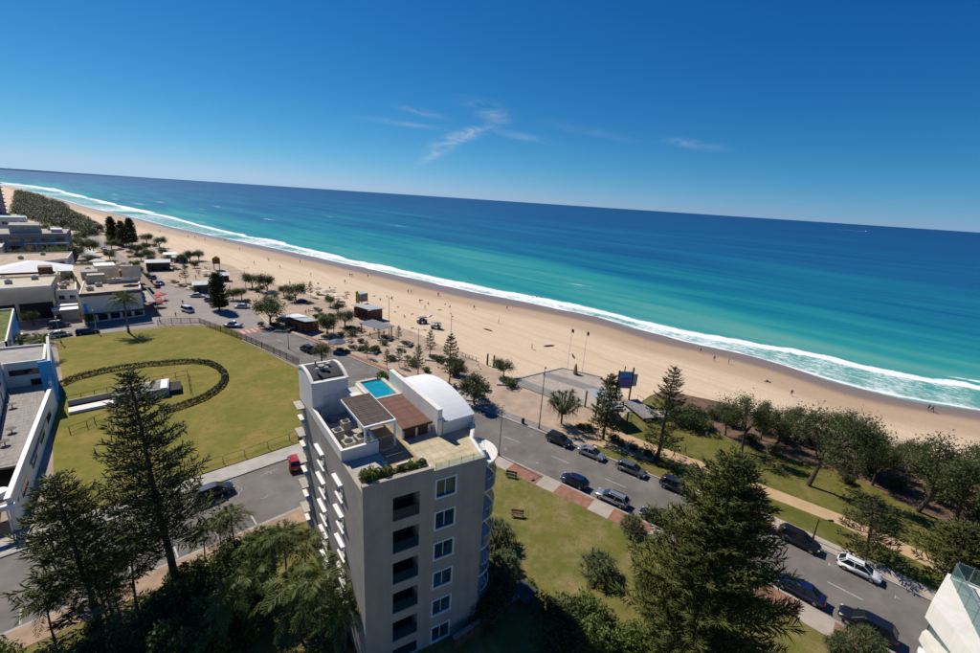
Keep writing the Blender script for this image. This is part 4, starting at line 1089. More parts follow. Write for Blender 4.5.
for k, (x, y, w, hh) in enumerate(((10.4, 199, 5.6, 3.6), (16.4, 198, 5.4, 4.2))):
    bb = lb(low, 'billboard', mat('tan_billboard_%d' % k, (0.60, 0.44, 0.18) if k == 0 else (0.55, 0.45, 0.25), 0.7, var=0.35, scale=0.8, hue=(0.65, 0.60, 0.52)), x - w / 2, x + w / 2, y, y + 0.25, 5.4, 5.4 + hh)
    for s in (-0.4, 0.4): lb(low, 'billboard_post', M_BLACK, x + s * w - 0.1, x + s * w + 0.1, y + 0.26, y + 0.46, 4.2, 5.6)
lb(low, 'roof_hut', M_GREYROOF, 3.4, 8.0, 204, 210, 4.3, 7.2)
lb(low, 'roof_hut', M_WHITE, 7.5, 13.5, 214, 222, 4.3, 7.6)
lb(low, 'roof_vent', M_FRAME, 9.0, 12.0, 206, 208, 4.3, 5.6)
lb(low, 'awning', M_TIMBER, 18.4, 21.4, 188, 232, 3.2, 3.4)
lb(low, 'roof_hut', M_TIMBER, 12.6, 16.0, 208, 212, 4.3, 6.4)
mid = block('flat_garden_roof_block', 'flat white block with a tan roof between the hall and the grey block', [(-22, 222), (1.0, 242), (3.0, 262), (-22, 262)], 7.0, M_WHITE, M_TANROOF,
            wins={0: (6, 2.4, [(4, 6)]), 1: (4, 2.4, [(1, 3), (4, 6)])}, win_kw=dict(frame=M_BLACK))
grey = block('grey_three_storey_block', 'dark grey three storey block with stepped terraces near the beach bushland', [(-32, 285), (2.6, 289), (4.6, 316), (-32, 318)], 12.2, M_GREYW, M_GREYROOF,
             wins={0: (7, 3.4, [(1.0, 3.2), (4.8, 7.0), (8.8, 10.8)]), 1: (5, 3.2, [(1, 3.2), (4.8, 7), (8.8, 10.8)])}, win_kw=dict(frame=M_STEEL))
lb(grey, 'penthouse', M_GREYROOF, -16, -6, 294, 310, 11.8, 15.4)
lb(grey, 'penthouse', M_GREYW, -28, -20, 294, 310, 11.8, 14.6)
lb(grey, 'terrace_roof', M_WHITE, -12, 2.4, 284.6, 288.3, 8.0, 8.3)
for k in range(5): lb(grey, 'terrace_post', M_STEEL, -11.8 + 3.4 * k, -11.6 + 3.4 * k, 284.8, 285.0, 0, 8.0)
lb(grey, 'penthouse', M_STEEL, -2.6, 1.4, 296, 304, 11.8, 13.4)
g2 = block('pale_grey_block', 'pale grey flat block at the left edge of the town', [(-70, 262), (-17.5, 266), (-17.5, 282), (-70, 284)], 9.0, M_GREYROOF, mat('pale_metal_roof', (0.45, 0.47, 0.5), 0.6), wins={0: (8, 3.8, [(1, 3.4), (5.2, 7.6)])}, win_kw=dict(frame=M_STEEL))
M_AQUA = mat('aqua_roof', (0.16, 0.36, 0.36), 0.6)
aq = block('aqua_roofed_pavilion', 'low pavilion with pale aqua roof by the bushland', [(-34, 420), (-14, 424), (-14, 440), (-34, 440)], 9.0, M_WHITE, M_AQUA, wins={0: (5, 2.6, [(1, 3), (5, 7)])}, roof_drop=-0.5)
M_PINK = mat('pinkish_tower_render', (0.50, 0.33, 0.33), 0.8)
tower = block('apartment_tower', 'pinkish apartment tower with balconies at the left edge by the bushland', [(-62, 575), (-31.5, 577), (-31.5, 602), (-62, 602)], 41.0, M_PINK, M_GREYROOF,
              wins={0: (5, 3.4, [(1.2 + 3.2 * k, 3.2 + 3.2 * k) for k in range(12)]), 1: (4, 3.2, [(1.2 + 3.2 * k, 3.2 + 3.2 * k) for k in range(12)])}, win_kw=dict(mull=0))
for k in range(12):
    lb(tower, 'balcony', M_WHITE, -33.5, -29.8, 579, 600, 1.0 + 3.2 * k - 0.25, 1.0 + 3.2 * k)

# white shade umbrellas outside the grey block
M_CANVAS = mat('white_canvas', (0.78, 0.76, 0.72), 0.8)
def umbrella(loc, r, h, m, label, group=None, ribs=8):
    t = thing('parasol', label, 'parasol', (loc[0], loc[1], loc[2] if len(loc) > 2 else 0.0), 0, group)
    MB().cyl(0, 0, 0, h, 0.04, 6).build('pole', M_BLACK, t)
    v = [(0, 0, h + 0.05)] + [(r * math.cos(2 * math.pi * k / ribs), r * math.sin(2 * math.pi * k / ribs), h - r * 0.34) for k in range(ribs)] + [(0.98 * r * math.cos(2 * math.pi * k / ribs), 0.98 * r * math.sin(2 * math.pi * k / ribs), h - r * 0.34 - 0.2) for k in range(ribs)]
    MB().add(v, [(0, 1 + k, 1 + (k + 1) % ribs) for k in range(ribs)] + [(1 + k, 1 + ribs + k, 1 + ribs + (k + 1) % ribs, 1 + (k + 1) % ribs) for k in range(ribs)]).build('canopy', m, t)
    MB().cyl(0, 0, 0, 0.12, 0.35, 10).build('base', M_BLACK, t)
    return t
umbrella((7.5, 286), 4.5, 5.0, M_CANVAS, 'largest white parasol beside the grey three storey block')
umbrella((9.5, 276), 3.6, 4.2, M_CANVAS, 'white parasol nearer the road beside the grey three storey block')
umbrella((10.6, 262), 3.0, 3.6, M_CANVAS, 'low white parasol next to the parked white van')
umbrella((13.4, 170, 8.05), 2.4, 2.6, mat('navy_canvas', (0.03, 0.05, 0.09), 0.8), 'navy parasol on the roof terrace of the corner cafe')
M_RED = mat('red_canvas', (0.55, 0.04, 0.03), 0.7)
for k, p in enumerate(((19.3, 177.9), (19.5, 171.5), (21.7, 181.5))):
    umbrella(p, 1.9, 2.7, M_RED, ('red parasol nearest the cafe corner', 'red parasol nearest the lawn fence', 'red parasol on the road side of the cafe corner')[k], 'red cafe parasols')

# roof clutter on the town blocks
for par, spots in ((cafe, ((4, 166, 8.05), (6.2, 171, 8.05), (10.5, 177.5, 8.05))), (tan, ((-12, 176, 9.5), (-18, 179, 9.5), (-7, 181, 9.5), (-25, 175, 9.5))), (tent, ((-14, 194, 7.65), (-22, 196, 7.65), (-5, 192.5, 7.65))),
                   (low, ((5, 190, 4.25), (8.5, 193, 4.25), (14, 190, 4.25), (6, 226, 4.25), (15, 228, 4.25))), (grey, ((-24, 291, 11.85), (-3, 309, 11.85))), (annex, ((-1.5, 178, 6.85), (-0.8, 183, 6.85))), (mid, ((-12, 246, 6.65), (-6, 256, 6.65)))):
    for x, y, z in spots:
        u = MB().obox((x - par.location.x, y - par.location.y, z + 0.55), (1.5, 1.2, 1.1), 0.1).build('air_conditioner', M_AC, par)
        MB().cyl(x - par.location.x, y - par.location.y, z + 1.08, z + 1.2, 0.42, 10).build('fan_grille', M_BLACK, u)

# ================================================================ vegetation
L_PINE = leafmat('pine_needles', (0.040, 0.056, 0.018), (0.145, 0.155, 0.045), 0.8, 0.34)
L_PINE2 = leafmat('olive_pine_needles', (0.062, 0.086, 0.020), (0.25, 0.265, 0.062), 0.6, 0.42)
L_OAK = leafmat('she_oak_leaves', (0.046, 0.066, 0.020), (0.160, 0.182, 0.060), 0.5, 0.38)
L_BROAD = leafmat('broad_leaves', (0.034, 0.060, 0.016), (0.120, 0.155, 0.042), 0.9, 0.3)
L_GARDEN = leafmat('garden_leaves', (0.050, 0.080, 0.017), (0.20, 0.235, 0.052), 0.7, 0.38)
L_PALM = leafmat('palm_fronds', (0.058, 0.090, 0.018), (0.22, 0.25, 0.055), 1.2, 0.36, 0.45, 0.3)
L_PAND = leafmat('pandanus_straps', (0.036, 0.058, 0.016), (0.14, 0.155, 0.06), 1.4, 0.28, 0.55, 0.25)
L_HEDGE = leafmat('hedge_leaves', (0.030, 0.032, 0.008), (0.105, 0.095, 0.028), 0.8, 0.2)
L_LIME = leafmat('lime_leaves', (0.05, 0.09, 0.01), (0.16, 0.20, 0.03), 1.0, 0.25)

def rng(seed): return np.random.default_rng(seed)

def spindles(P0, P1, W, r):
    """many thin 3-sided needle tufts from P0 to P1 with half width W; returns V, F"""
    n = len(P0)
    D = P1 - P0; L = np.linalg.norm(D, axis=1, keepdims=True) + 1e-6; D = D / L
    ref = r.normal(size=(n, 3)); A = np.cross(D, ref); A /= np.linalg.norm(A, axis=1, keepdims=True) + 1e-6
    B = np.cross(D, A)
    M = P0 + (P1 - P0) * 0.45
    V = np.empty((n, 5, 3))
    V[:, 0] = P0; V[:, 4] = P1
    for k in range(3):
        a = 2 * math.pi * k / 3
        V[:, 1 + k] = M + (A * math.cos(a) + B * math.sin(a)) * W[:, None]
    f = np.array([(0, 2, 1), (0, 3, 2), (0, 1, 3), (4, 1, 2), (4, 2, 3), (4, 3, 1)])
    F = (np.arange(n)[:, None, None] * 5 + f[None]).reshape(-1, 3)
    return V.reshape(-1, 3), F

def leaf_tris(Cn, size, r, up=0.35):
    """one bent two-triangle leaf per centre"""
    n = len(Cn)
    N = r.normal(size=(n, 3)); N[:, 2] = np.abs(N[:, 2]) + up; N /= np.linalg.norm(N, axis=1, keepdims=True)
    T = np.cross(N, r.normal(size=(n, 3))); T /= np.linalg.norm(T, axis=1, keepdims=True) + 1e-6
    B = np.cross(N, T)
    s = size * r.uniform(0.6, 1.3, n)[:, None]
    V = np.empty((n, 4, 3))
    V[:, 0] = Cn - T * s; V[:, 1] = Cn + B * s * 0.42 + N * s * 0.1; V[:, 2] = Cn + T * s; V[:, 3] = Cn - B * s * 0.42 + N * s * 0.1
    F = (np.arange(n)[:, None, None] * 4 + np.array([(0, 1, 2), (0, 2, 3)])[None]).reshape(-1, 3)
    return V.reshape(-1, 3), F

def plant(name, label, cat, loc, parts, rz=0.0, sc=1.0, group=None, tilt=(0, 0)):
    t = thing(name, label, cat, (loc[0], loc[1], loc[2] if len(loc) > 2 else 0.1), rz, group)
    t.rotation_euler = (tilt[0], tilt[1], rz)
    t.scale = (sc, sc, sc) if not isinstance(sc, tuple) else sc
    for nm, me in parts: link(nm, me, t)
    return t

# ---- Norfolk pine
def norfolk(seed, h, rad, z0=0.12, spacing=0.75, nb=6, leafm=None, tuft=0.75, dens=1.0, shape=0.85, upturn=0.35, droop=0.15, tw=0.075, rtrunk=None):
    r = rng(seed)
    rt = rtrunk or h * 0.016 + 0.04
    tb = MB()
    pts = [(0.06 * math.sin(i), 0.05 * math.cos(i * 1.7), h * i / 10) for i in range(11)]
    tb.tube(pts, [rt * (1.25 if i == 0 else 1) * (1 - 0.92 * i / 10) + 0.012 for i in range(11)], 8)
    P0, P1, W = [], [], []
    z = h * z0
    while z < h * 0.985:
        f = (z - h * z0) / (h * (1 - z0))
        L0 = rad * ((1 - f) ** shape) * (0.72 + 0.28 * min(1, f * 6 + 0.25)) + 0.12
        n = nb + int(r.integers(-1, 2)); a0 = r.uniform(0, 6.28)
        for k in range(n):
            L = L0 * r.uniform(0.72, 1.12)
            if r.random() < 0.06: L *= 0.5
            a = a0 + 2 * math.pi * k / n + r.uniform(-0.22, 0.22)
            dirv = np.array([math.cos(a), math.sin(a), 0.0]); sidev = np.array([-math.sin(a), math.cos(a), 0.0])
            zz = z + r.uniform(-0.3, 0.3) * spacing
            up = upturn * (0.5 + f)
            def pt(t):
                return dirv * (L * t) + np.array([0, 0, zz + L * (-droop * math.sin(t * 2.2) + up * t * t)])
            tb.tube([pt(t) for t in (0, 0.35, 0.7, 1.0)], [0.03 + 0.012 * L * 0.5, 0.03, 0.02, 0.008], 4, cap=False)
            m = max(4, int(L * 5.2 * dens))
            for i in range(m):
                t = 0.12 + 0.88 * (i + r.random()) / m
                p = pt(t)
                for s in (-1, 1):
                    ln = tuft * r.uniform(0.6, 1.25) * (0.55 + 0.6 * math.sin(min(1, t) * 2.6)) * min(1.0, 0.35 + L0 / rad)
                    d = dirv * r.uniform(0.35, 0.8) + sidev * s * r.uniform(0.5, 1.0) + np.array([0, 0, r.uniform(0.1, 0.65)])
                    d /= np.linalg.norm(d)
                    P0.append(p); P1.append(p + d * ln); W.append(tw * r.uniform(0.7, 1.3))
                    if dens > 0.8:
                        d2 = d + r.normal(size=3) * 0.45
                        q = p + d * ln * 0.45
                        P0.append(q); P1.append(q + d2 / np.linalg.norm(d2) * ln * 0.7); W.append(tw * 0.9)
            P0.append(pt(0.9)); P1.append(pt(1.0) + dirv * tuft * 0.6 + np.array([0, 0, tuft * 0.35])); W.append(tw)
        z += spacing * (1 - 0.45 * f) * r.uniform(0.85, 1.15)
    for k in range(6):
        P0.append(np.array([0, 0, h * 0.97])); P1.append(np.array([r.normal() * 0.25, r.normal() * 0.25, h * 1.0 + 0.25 * k / 6])); W.append(tw)
    V, F = spindles(np.array(P0), np.array(P1), np.array(W), r)
    return [('trunk', tb.mesh('norfolk_trunk', M_BARK)), ('crown', tri_mesh('norfolk_crown', V, F, leafm or L_PINE))]

# ---- spreading tree: recursive limbs with leaf clusters at the tips
def spreading(seed, h, rad, trunk_h, leafm, leaf=0.17, n_leaf=90, clus=0.75, levels=3, flat=0.6, lean=0.0, rt=None, split=4):
    r = rng(seed)
    tb = MB(); tips = []
    rt = rt or 0.05 + h * 0.018
    base = np.array([0.0, 0, 0]); top = np.array([lean, lean * 0.4, trunk_h])
    tb.tube([base, base * 0.5 + top * 0.5 + r.normal(size=3) * 0.08, top], [rt * 1.3, rt, rt * 0.85], 8)
    def grow(p, d, L, rr, lev):
        mid = p + d * L * 0.5 + r.normal(size=3) * L * 0.09
        q = p + d * L
        tb.tube([p, mid, q], [rr, rr * 0.8, rr * 0.6], 5 if lev < levels else 4, cap=False)
        if lev >= levels:
            tips.append(q); tips.append(mid * 0.4 + q * 0.6); return
        if lev >= 2: tips.append(q)
        for k in range(int(r.integers(2, split))):
            nd = d + r.normal(size=3) * 0.62; nd[2] = nd[2] * 0.7 + 0.16
            nd /= np.linalg.norm(nd)
            grow(q, nd, L * r.uniform(0.62, 0.85), rr * 0.62, lev + 1)
    n0 = split + 1
    for k in range(n0):
        a = 2 * math.pi * (k + r.random() * 0.7) / n0
        d = np.array([math.cos(a) * rad, math.sin(a) * rad, (h - trunk_h) * r.uniform(0.5, 1.1)]); d /= np.linalg.norm(d)
        grow(top - np.array([0, 0, r.uniform(0, 0.25) * trunk_h]), d, rad * r.uniform(0.36, 0.5), rt * 0.6, 1)
    tips = np.array(tips)
    # scale the tips cloud into the wanted envelope
    Cn = []
    for t in tips:
        m = int(n_leaf * r.uniform(0.5, 1.3))
        c = r.normal(size=(m, 3)) * clus * np.array([1, 1, flat]) * r.uniform(0.6, 1.15)
        Cn.append(t + c)
    Cn = np.concatenate(Cn)
    hr = np.percentile(np.hypot(Cn[:, 0], Cn[:, 1]), 96); hz = np.percentile(Cn[:, 2], 99)
    K = np.array([rad / hr, rad / hr, h / hz]); Cn = Cn * K
    tb.v = [(x * K[0], y * K[1], z * K[2]) for x, y, z in tb.v]
    V, F = leaf_tris(Cn, leaf, r)
    return [('trunk', tb.mesh('tree_trunk', M_BARK)), ('crown', tri_mesh('tree_crown', V, F, leafm))]

# ---- shrub: a low uneven mound of leaves on short stems
def shrub(seed, rx, h, leafm, leaf=0.14, n=1600, lobes=7):
    r = rng(seed)
    tb = MB()
    cs = []
    for k in range(lobes):
        a = r.uniform(0, 6.28); d = rx * math.sqrt(r.random()) * 0.62
        c = np.array([math.cos(a) * d, math.sin(a) * d, h * r.uniform(0.34, 0.68)])
        cs.append((c, rx * r.uniform(0.34, 0.5), h * r.uniform(0.26, 0.4)))
        tb.tube([(c[0] * 0.2, c[1] * 0.2, 0), (c[0] * 0.6, c[1] * 0.6, c[2] * 0.5), tuple(c)], [0.04, 0.03, 0.015], 4, cap=False)
    Cn = []
    for c, ra, rz in cs:
        m = n // lobes
        u = r.normal(size=(m, 3)); u /= np.linalg.norm(u, axis=1, keepdims=True); u *= r.uniform(0.72, 1.06, (m, 1)) + r.normal(size=(m, 1)) * 0.05
        Cn.append(c + u * np.array([ra, ra, rz]))
    Cn = np.concatenate(Cn); Cn[:, 2] = np.abs(Cn[:, 2])
    V, F = leaf_tris(Cn, leaf, r, 0.5)
    return [('stems', tb.mesh('shrub_stems', M_BARK)), ('foliage', tri_mesh('shrub_foliage', V, F, leafm))]

# ---- strap-leaved rosettes (pandanus)
def straps(centres, dirs, r, n=26, L=1.1, w=0.055, bend=0.75):
    V, F = [], []
    for c, d in zip(centres, dirs):
        for k in range(n):
            v = d * r.uniform(0.1, 0.9) + r.normal(size=3) * 0.75; v /= np.linalg.norm(v)
            side = np.cross(v, [0, 0, 1.0]); side /= np.linalg.norm(side) + 1e-6
            ln = L * r.uniform(0.7, 1.2); b = len(V)
            for i, t in enumerate((0, 0.35, 0.7, 1.0)):
                p = c + v * ln * t + np.array([0, 0, -bend * ln * t * t * 0.6])
                ww = w * (1 - 0.85 * t)
                V.append(p - side * ww); V.append(p + side * ww)
            for i in range(3): F.append((b + 2 * i, b + 2 * i + 1, b + 2 * i + 3)); F.append((b + 2 * i, b + 2 * i + 3, b + 2 * i + 2))
    return np.array(V), np.array(F)

def pandanus_mound(seed, rx, h, n=34, L=0.9, leafm=None):
    r = rng(seed)
    cs, ds = [], []; tb = MB()
    for k in range(n):
        a = k * 2.39996; t = math.sqrt((k + 0.5) / n)
        u = np.array([math.cos(a) * t, math.sin(a) * t, math.sqrt(max(0.02, 1 - t * t * 0.97))])
        c = u * np.array([rx * 0.82, rx * 0.82, h * 0.8]) * r.uniform(0.85, 1.08); c[2] += 0.15
        cs.append(c); ds.append(u)
        if k % 3 == 0: tb.tube([(c[0] * 0.1, c[1] * 0.1, 0), (c[0] * 0.5, c[1] * 0.5, c[2] * 0.45), tuple(c)], [0.1, 0.07, 0.05], 5, cap=False)
    V, F = straps(cs, ds, r, 24, L, 0.05)
    return [('trunk', tb.mesh('pandanus_trunk', M_BARK)), ('crown', tri_mesh('pandanus_crown', V, F, leafm or L_PAND))]

def pandanus_tree(seed, h, rad, n=12, L=1.0):
    r = rng(seed); tb = MB(); cs, ds = [], []
    fork = np.array([0, 0, h * 0.32]); tb.tube([(0, 0, 0), tuple(fork)], [0.2, 0.16], 7)
    for k in range(n):
        a = 2 * math.pi * k / n + r.uniform(-0.3, 0.3); rr = rad * r.uniform(0.3, 0.95)
        c = np.array([math.cos(a) * rr, math.sin(a) * rr, h * r.uniform(0.62, 0.98)])
        m = fork * 0.4 + c * 0.6 + np.array([0, 0, -0.25])
        tb.tube([tuple(fork), tuple(m), tuple(c)], [0.12, 0.09, 0.07], 5, cap=False)
        cs.append(c); ds.append(np.array([math.cos(a) * 0.6, math.sin(a) * 0.6, 0.9]))
    V, F = straps(cs, ds, r, 34, L, 0.075, 0.9)
    return [('trunk', tb.mesh('pandanus_trunk', M_BARK)), ('crown', tri_mesh('pandanus_crown', V, F, L_PAND))]

# ---- feather palm
def palm(seed, h, frond=2.6, n=17, leafm=None, lean=0.3, rt=0.14, leaflets=26, lw=0.035, stiff=0.6):
    r = rng(seed); tb = MB()
    pts = [(lean * (i / 6) ** 2, lean * 0.4 * math.sin(i / 3), h * i / 6) for i in range(7)]
    tb.tube(pts, [rt * (1.35 if i == 0 else 1.0 - 0.05 * i) for i in range(7)], 8)
    c = np.array(pts[-1]); V, F = [], []
    for k in range(n):
        a = k * 2.39996 + r.uniform(-0.2, 0.2)
        el = R(78) - R(105) * (k / n) ** 0.9 + r.uniform(-0.15, 0.15)
        d = np.array([math.cos(a) * math.cos(el), math.sin(a) * math.cos(el), math.sin(el)])
        out = np.array([math.cos(a), math.sin(a), 0.0]); side = np.array([-math.sin(a), math.cos(a), 0.0])
        Lf = frond * r.uniform(0.82, 1.1)
        def pt(t): return c + d * Lf * t * 0.9 + out * Lf * 0.16 * t * t + np.array([0, 0, -Lf * stiff * t * t * (0.55 + 0.4 * math.cos(el))])
        b = len(V)
        for i in range(6):
            p = pt(i / 5); w = 0.035 * (1 - i / 6)
            V += [p - side * w, p + side * w]
        for i in range(5): F += [(b + 2 * i, b + 2 * i + 1, b + 2 * i + 3), (b + 2 * i, b + 2 * i + 3, b + 2 * i + 2)]
        for i in range(leaflets):
            t = 0.14 + 0.86 * (i + 0.5) / leaflets
            p = pt(t); tan = pt(min(1, t + 0.03)) - pt(t - 0.03); tan /= np.linalg.norm(tan)
            ln = frond * 0.30 * math.sin(0.35 + t * 2.5) * r.uniform(0.8, 1.15)
            for s in (-1, 1):
                q = side * s * 0.8 + tan * 0.55 + np.array([0, 0, r.uniform(-0.55, 0.25)]); q /= np.linalg.norm(q)
                e = p + q * ln + np.array([0, 0, -0.12 * ln]); mdl = p + q * ln * 0.5
                wv = tan * lw; b = len(V)
                V += [p, mdl + wv, e, mdl - wv]; F += [(b, b + 1, b + 2), (b, b + 2, b + 3)]
    return [('trunk', tb.mesh('palm_trunk', M_PALMBARK)), ('crown', tri_mesh('palm_crown', np.array(V), np.array(F), leafm or L_PALM))]

# ---------------------------------------------------------------- placing the trees
# big pines
plant('norfolk_pine', 'tall dark Norfolk pine standing in front of the oval hedge', 'tree', (*(3.2, 45.6), 0.1), norfolk(1, 24.0, 5.4, 0.26, 1.0, 6, L_PINE, 0.95, 0.9, 0.72, tw=0.07, rtrunk=0.38), 0.4, tilt=(0, R(-2)))
plant('norfolk_pine', 'lower dark Norfolk pine at the left edge over the side street', 'tree', (*(-2.9, 48.4), 0.1), norfolk(2, 15.5, 5.0, 0.16, 1.0, 6, L_PINE2, 0.95, 0.85, 0.6, tw=0.07, rtrunk=0.28), 1.2, tilt=(0, R(-6)))
plant('norfolk_pine', 'huge bushy olive Norfolk pine in the garden beside the beachfront road', 'tree', (*(36.7, 7.4), 0.1), norfolk(3, 21.8, 7.8, 0.10, 0.85, 7, L_PINE2, 1.15, 1.3, 0.66, tw=0.058, rtrunk=0.4), 0.0)
plant('norfolk_pine', 'slender sparse Norfolk pine rising beside the path by the signboard tower', 'tree', (*(66.3, 24.7), 0.1), norfolk(4, 16.6, 3.5, 0.16, 0.85, 5, L_PINE, 0.85, 0.8, 0.6), 0.5)
plant('norfolk_pine', 'Norfolk pine in front of the beach shelter behind the parked cars', 'tree', (*(64.6, 34.1), 0.1), norfolk(5, 12.7, 3.3, 0.2, 0.8, 6, L_PINE, 0.8, 0.85, 0.65), 1.5)
fp = norfolk(6, 15.0, 3.4, 0.12, 0.7, 7, L_PINE, 0.9, 1.0, 0.45, tw=0.13)
for k, (b, t, lab) in enumerate((((23.2, 351.2), 15.7, 'leftmost of the three dark pines at the far end of the promenade'), ((26.6, 337.6), 14.4, 'middle one of the three dark pines at the far end of the promenade'), ((30.8, 339.3), 15.8, 'rightmost of the three dark pines at the far end of the promenade'))):
    plant('norfolk_pine', lab, 'tree', b, fp, k * 1.3, t / 15.0, 'far promenade pines')
plant('norfolk_pine', 'dark columnar pine on the island at the road bend', 'tree', (33.9, 158.8), norfolk(7, 12.2, 2.9, 0.10, 0.6, 7, L_PINE, 0.85, 1.0, 0.4, tw=0.12), 0.3)
plant('norfolk_pine', 'sparse leaning pine beside the path near the white car', 'tree', (*(66.7, -2.6), 0.1), norfolk(8, 8.2, 3.6, 0.18, 1.0, 5, L_PINE, 0.95, 0.8, 0.5, 0.1, 0.2), 0.9, tilt=(R(-4), R(7)))
plant('norfolk_pine', 'short broad pine beside the path at the right edge', 'tree', (*(70, -9.9), 0.1), norfolk(9, 7.6, 4.2, 0.22, 0.9, 6, L_PINE2, 0.95, 0.9, 0.5, 0.2, 0.1), 2.0)
# young pines along the promenade
yp = norfolk(10, 6.0, 1.35, 0.30, 0.62, 5, L_PINE, 0.5, 0.8, 0.7, tw=0.06, rtrunk=0.07)
YOUNG = [(449,384,336,'young pine standing nearest the vaulted white roof of the block'), (418,374,346,'young pine with a lamp post rising beside it'), (430,357,331,'young pine in a planter at the edge of the sand near the beach buggies'),
         (387,369,350,'young pine by the road just above the rooftop pool'), (399,367,349,'young pine a few steps right of the one above the rooftop pool'), (367,358,341,'young pine in front of the slatted shade roof'),
         (399,341,326,'young pine behind the slatted shade roof near the sand'), (311,297,282,'young pine among the far promenade tables'), (186,283,265,'young pine beside the far toilet block')]
for k, (x, y, t, lab) in enumerate(YOUNG):
    pass
YOUNGP = [((57.6, 69.3), 11.2), ((55.3, 77.9), 6.9), ((64.3, 85.5), 7), ((51.1, 84.6), 4.8), ((54.1, 84.1), 4.6), ((50.9, 93.7), 4.5), ((64.7, 100.8), 4.4), ((65.7, 163.5), 5.8), ((33.9, 209), 7.3)]
for k, (p, h) in enumerate(YOUNGP):
    plant('young_pine', YOUNG[k][3], 'tree', (*p, 0.12), yp, k * 0.9, h / 6.0, 'young promenade pines')

# pandanus and broad trees on the promenade
plant('pandanus_tree', 'forked pandanus tree in a planting bed beside the tall lamp post', 'tree', (*(63.2, 42.4), 0.12), pandanus_tree(21, 6.0, 3.7, 26, 1.5))
bt = spreading(22, 4.6, 2.7, 1.2, L_BROAD, 0.17, 150, 0.5, 2, 0.8)
bt2 = spreading(23, 4.6, 2.4, 1.1, L_OAK, 0.16, 140, 0.48, 2, 0.8)
BROAD = [((41.5, 133.9), 6.6, bt, 'dark fig tree at the corner of the zebra crossing'), ((52.5, 188.8), 4.6, bt, 'dark round tree at the left end of the sand edge row'), ((55.5, 180.9), 5.4, bt, 'broad dark tree in the middle of the sand edge row'),
         ((57.4, 167.9), 3.6, bt2, 'small tree in the sand edge row next to the parked dark car'), ((58.7, 159.8), 5.2, bt, 'dark round tree at the right end of the sand edge row'), ((41, 171.1), 3.2, bt2, 'low grey green tree by the white parked car'), ((43.5, 169.8), 3.6, bt2, 'low tree behind the white car at the road bend'),
         ((40.9, 97.2), 3.8, bt2, 'grey green street tree between the road and the stair tower'), ((51.1, 117.2), 4.6, bt, 'tree beside the brown kiosk on its beach side'), ((58.5, 120.9), 4.2, bt, 'tree in front of the lookout shelter'), ((65.2, 145.8), 3.2, bt2, 'small tree in a planter left of the lookout tower'),
         ((55.5, 58.6), 4.6, bt, 'round headed tree in a planter beside the strolling people'), ((70.5, 65), 3.4, bt, 'small tree at the left corner of the plaza'), ((62.5, 72.8), 3.2, bt2, 'bushy tree near the two timber posts'), ((63.9, 137), 3.0, bt, 'low tree by the round planter left of the shelter'),
         ((38.6, 345.7), 5.2, bt, 'far tree nearest the sand past the dark shed'), ((42, 324.2), 5.2, bt, 'far tree at the sand edge right of the dark pines'), ((27.7, 292.7), 5.0, bt2, 'far tree across the road from the billboards'), ((31.1, 276.6), 4.2, bt, 'far low tree behind the dark shed'), ((27.2, 274.3), 3.6, bt, 'far low tree at the corner of the dark shed'),
         ((45.8, 264.4), 4.6, bt, 'far tree left of the yellow lookout'), ((50.1, 266.5), 4.4, bt2, 'far tree just beside the yellow lookout'), ((27.7, 370.3), 4.0, bt2, 'far tree between the dark pines and the road'), ((22, 424.3), 4.2, bt, 'far tree at the edge of the bushland'), ((19.4, 456.4), 4.6, bt2, 'far tree where the road meets the bushland'), ((-7.8, 172.3), 4.0, bt2, 'brown leaved tree in front of the dark open ground floor')]
for k, (p, h, me, lab) in enumerate(BROAD):
    plant('broadleaf_tree', lab, 'tree', (*p, 0.1), me, k * 1.1, h * 1.25 / 4.6, 'promenade trees')

PSH = [(52.1, 180.5), (54.6, 169.4), (57.5, 162.3), (55.1, 185.4), (42.4, 177.7), (43.4, 164.6), (38.9, 174), (41.9, 131.1), (43.9, 126.3), (39, 134.1), (55.4, 134.7), (59.8, 132), (56.1, 111.8), (57.6, 117.8), (55, 105), (55.1, 96.2), (55.2, 89.1), (57, 82.9), (57.3, 78), (64.2, 81.2), (64.9, 73.4), (61.2, 71.6), (62.1, 62.1), (67.6, 60), (40.4, 329.6), (33.6, 321.3), (24.1, 286.2), (45.3, 250.9), (41.1, 246.1), (23.9, 338.1), (23.7, 395.9), (21.8, 448), (59.5, 100), (52.8, 98.7), (53.6, 113.4), (54.1, 122.4)]
PS_ = [shrub(45, 1.3, 1.1, L_BROAD, 0.13, 900, 7), shrub(46, 1.6, 1.3, L_OAK, 0.13, 1000, 8)]
for k, p in enumerate(sorted(PSH, key=lambda e: math.atan2(e[0] - e[1], e[0] + e[1]))):
    plant('promenade_shrub', 'low green promenade shrub, number %s counted from the left end of the promenade' % ('one two three four five six seven eight nine ten eleven twelve thirteen fourteen fifteen sixteen seventeen eighteen nineteen twenty twenty-one twenty-two twenty-three twenty-four twenty-five twenty-six twenty-seven twenty-eight twenty-nine thirty thirty-one thirty-two thirty-three thirty-four thirty-five thirty-six'.split()[k]), 'shrub', (*p, 0.11), PS_[k % 2], k * 0.9, 1.0 + 0.2 * (k % 3), 'promenade shrubs')
VSH = [(64.9, 39.2), (65.1, 37.6), (65.6, 32.9), (65.5, 31.2), (65.7, 28.6), (66.1, 26.4), (65.3, 23.4), (65.4, 21.6)]
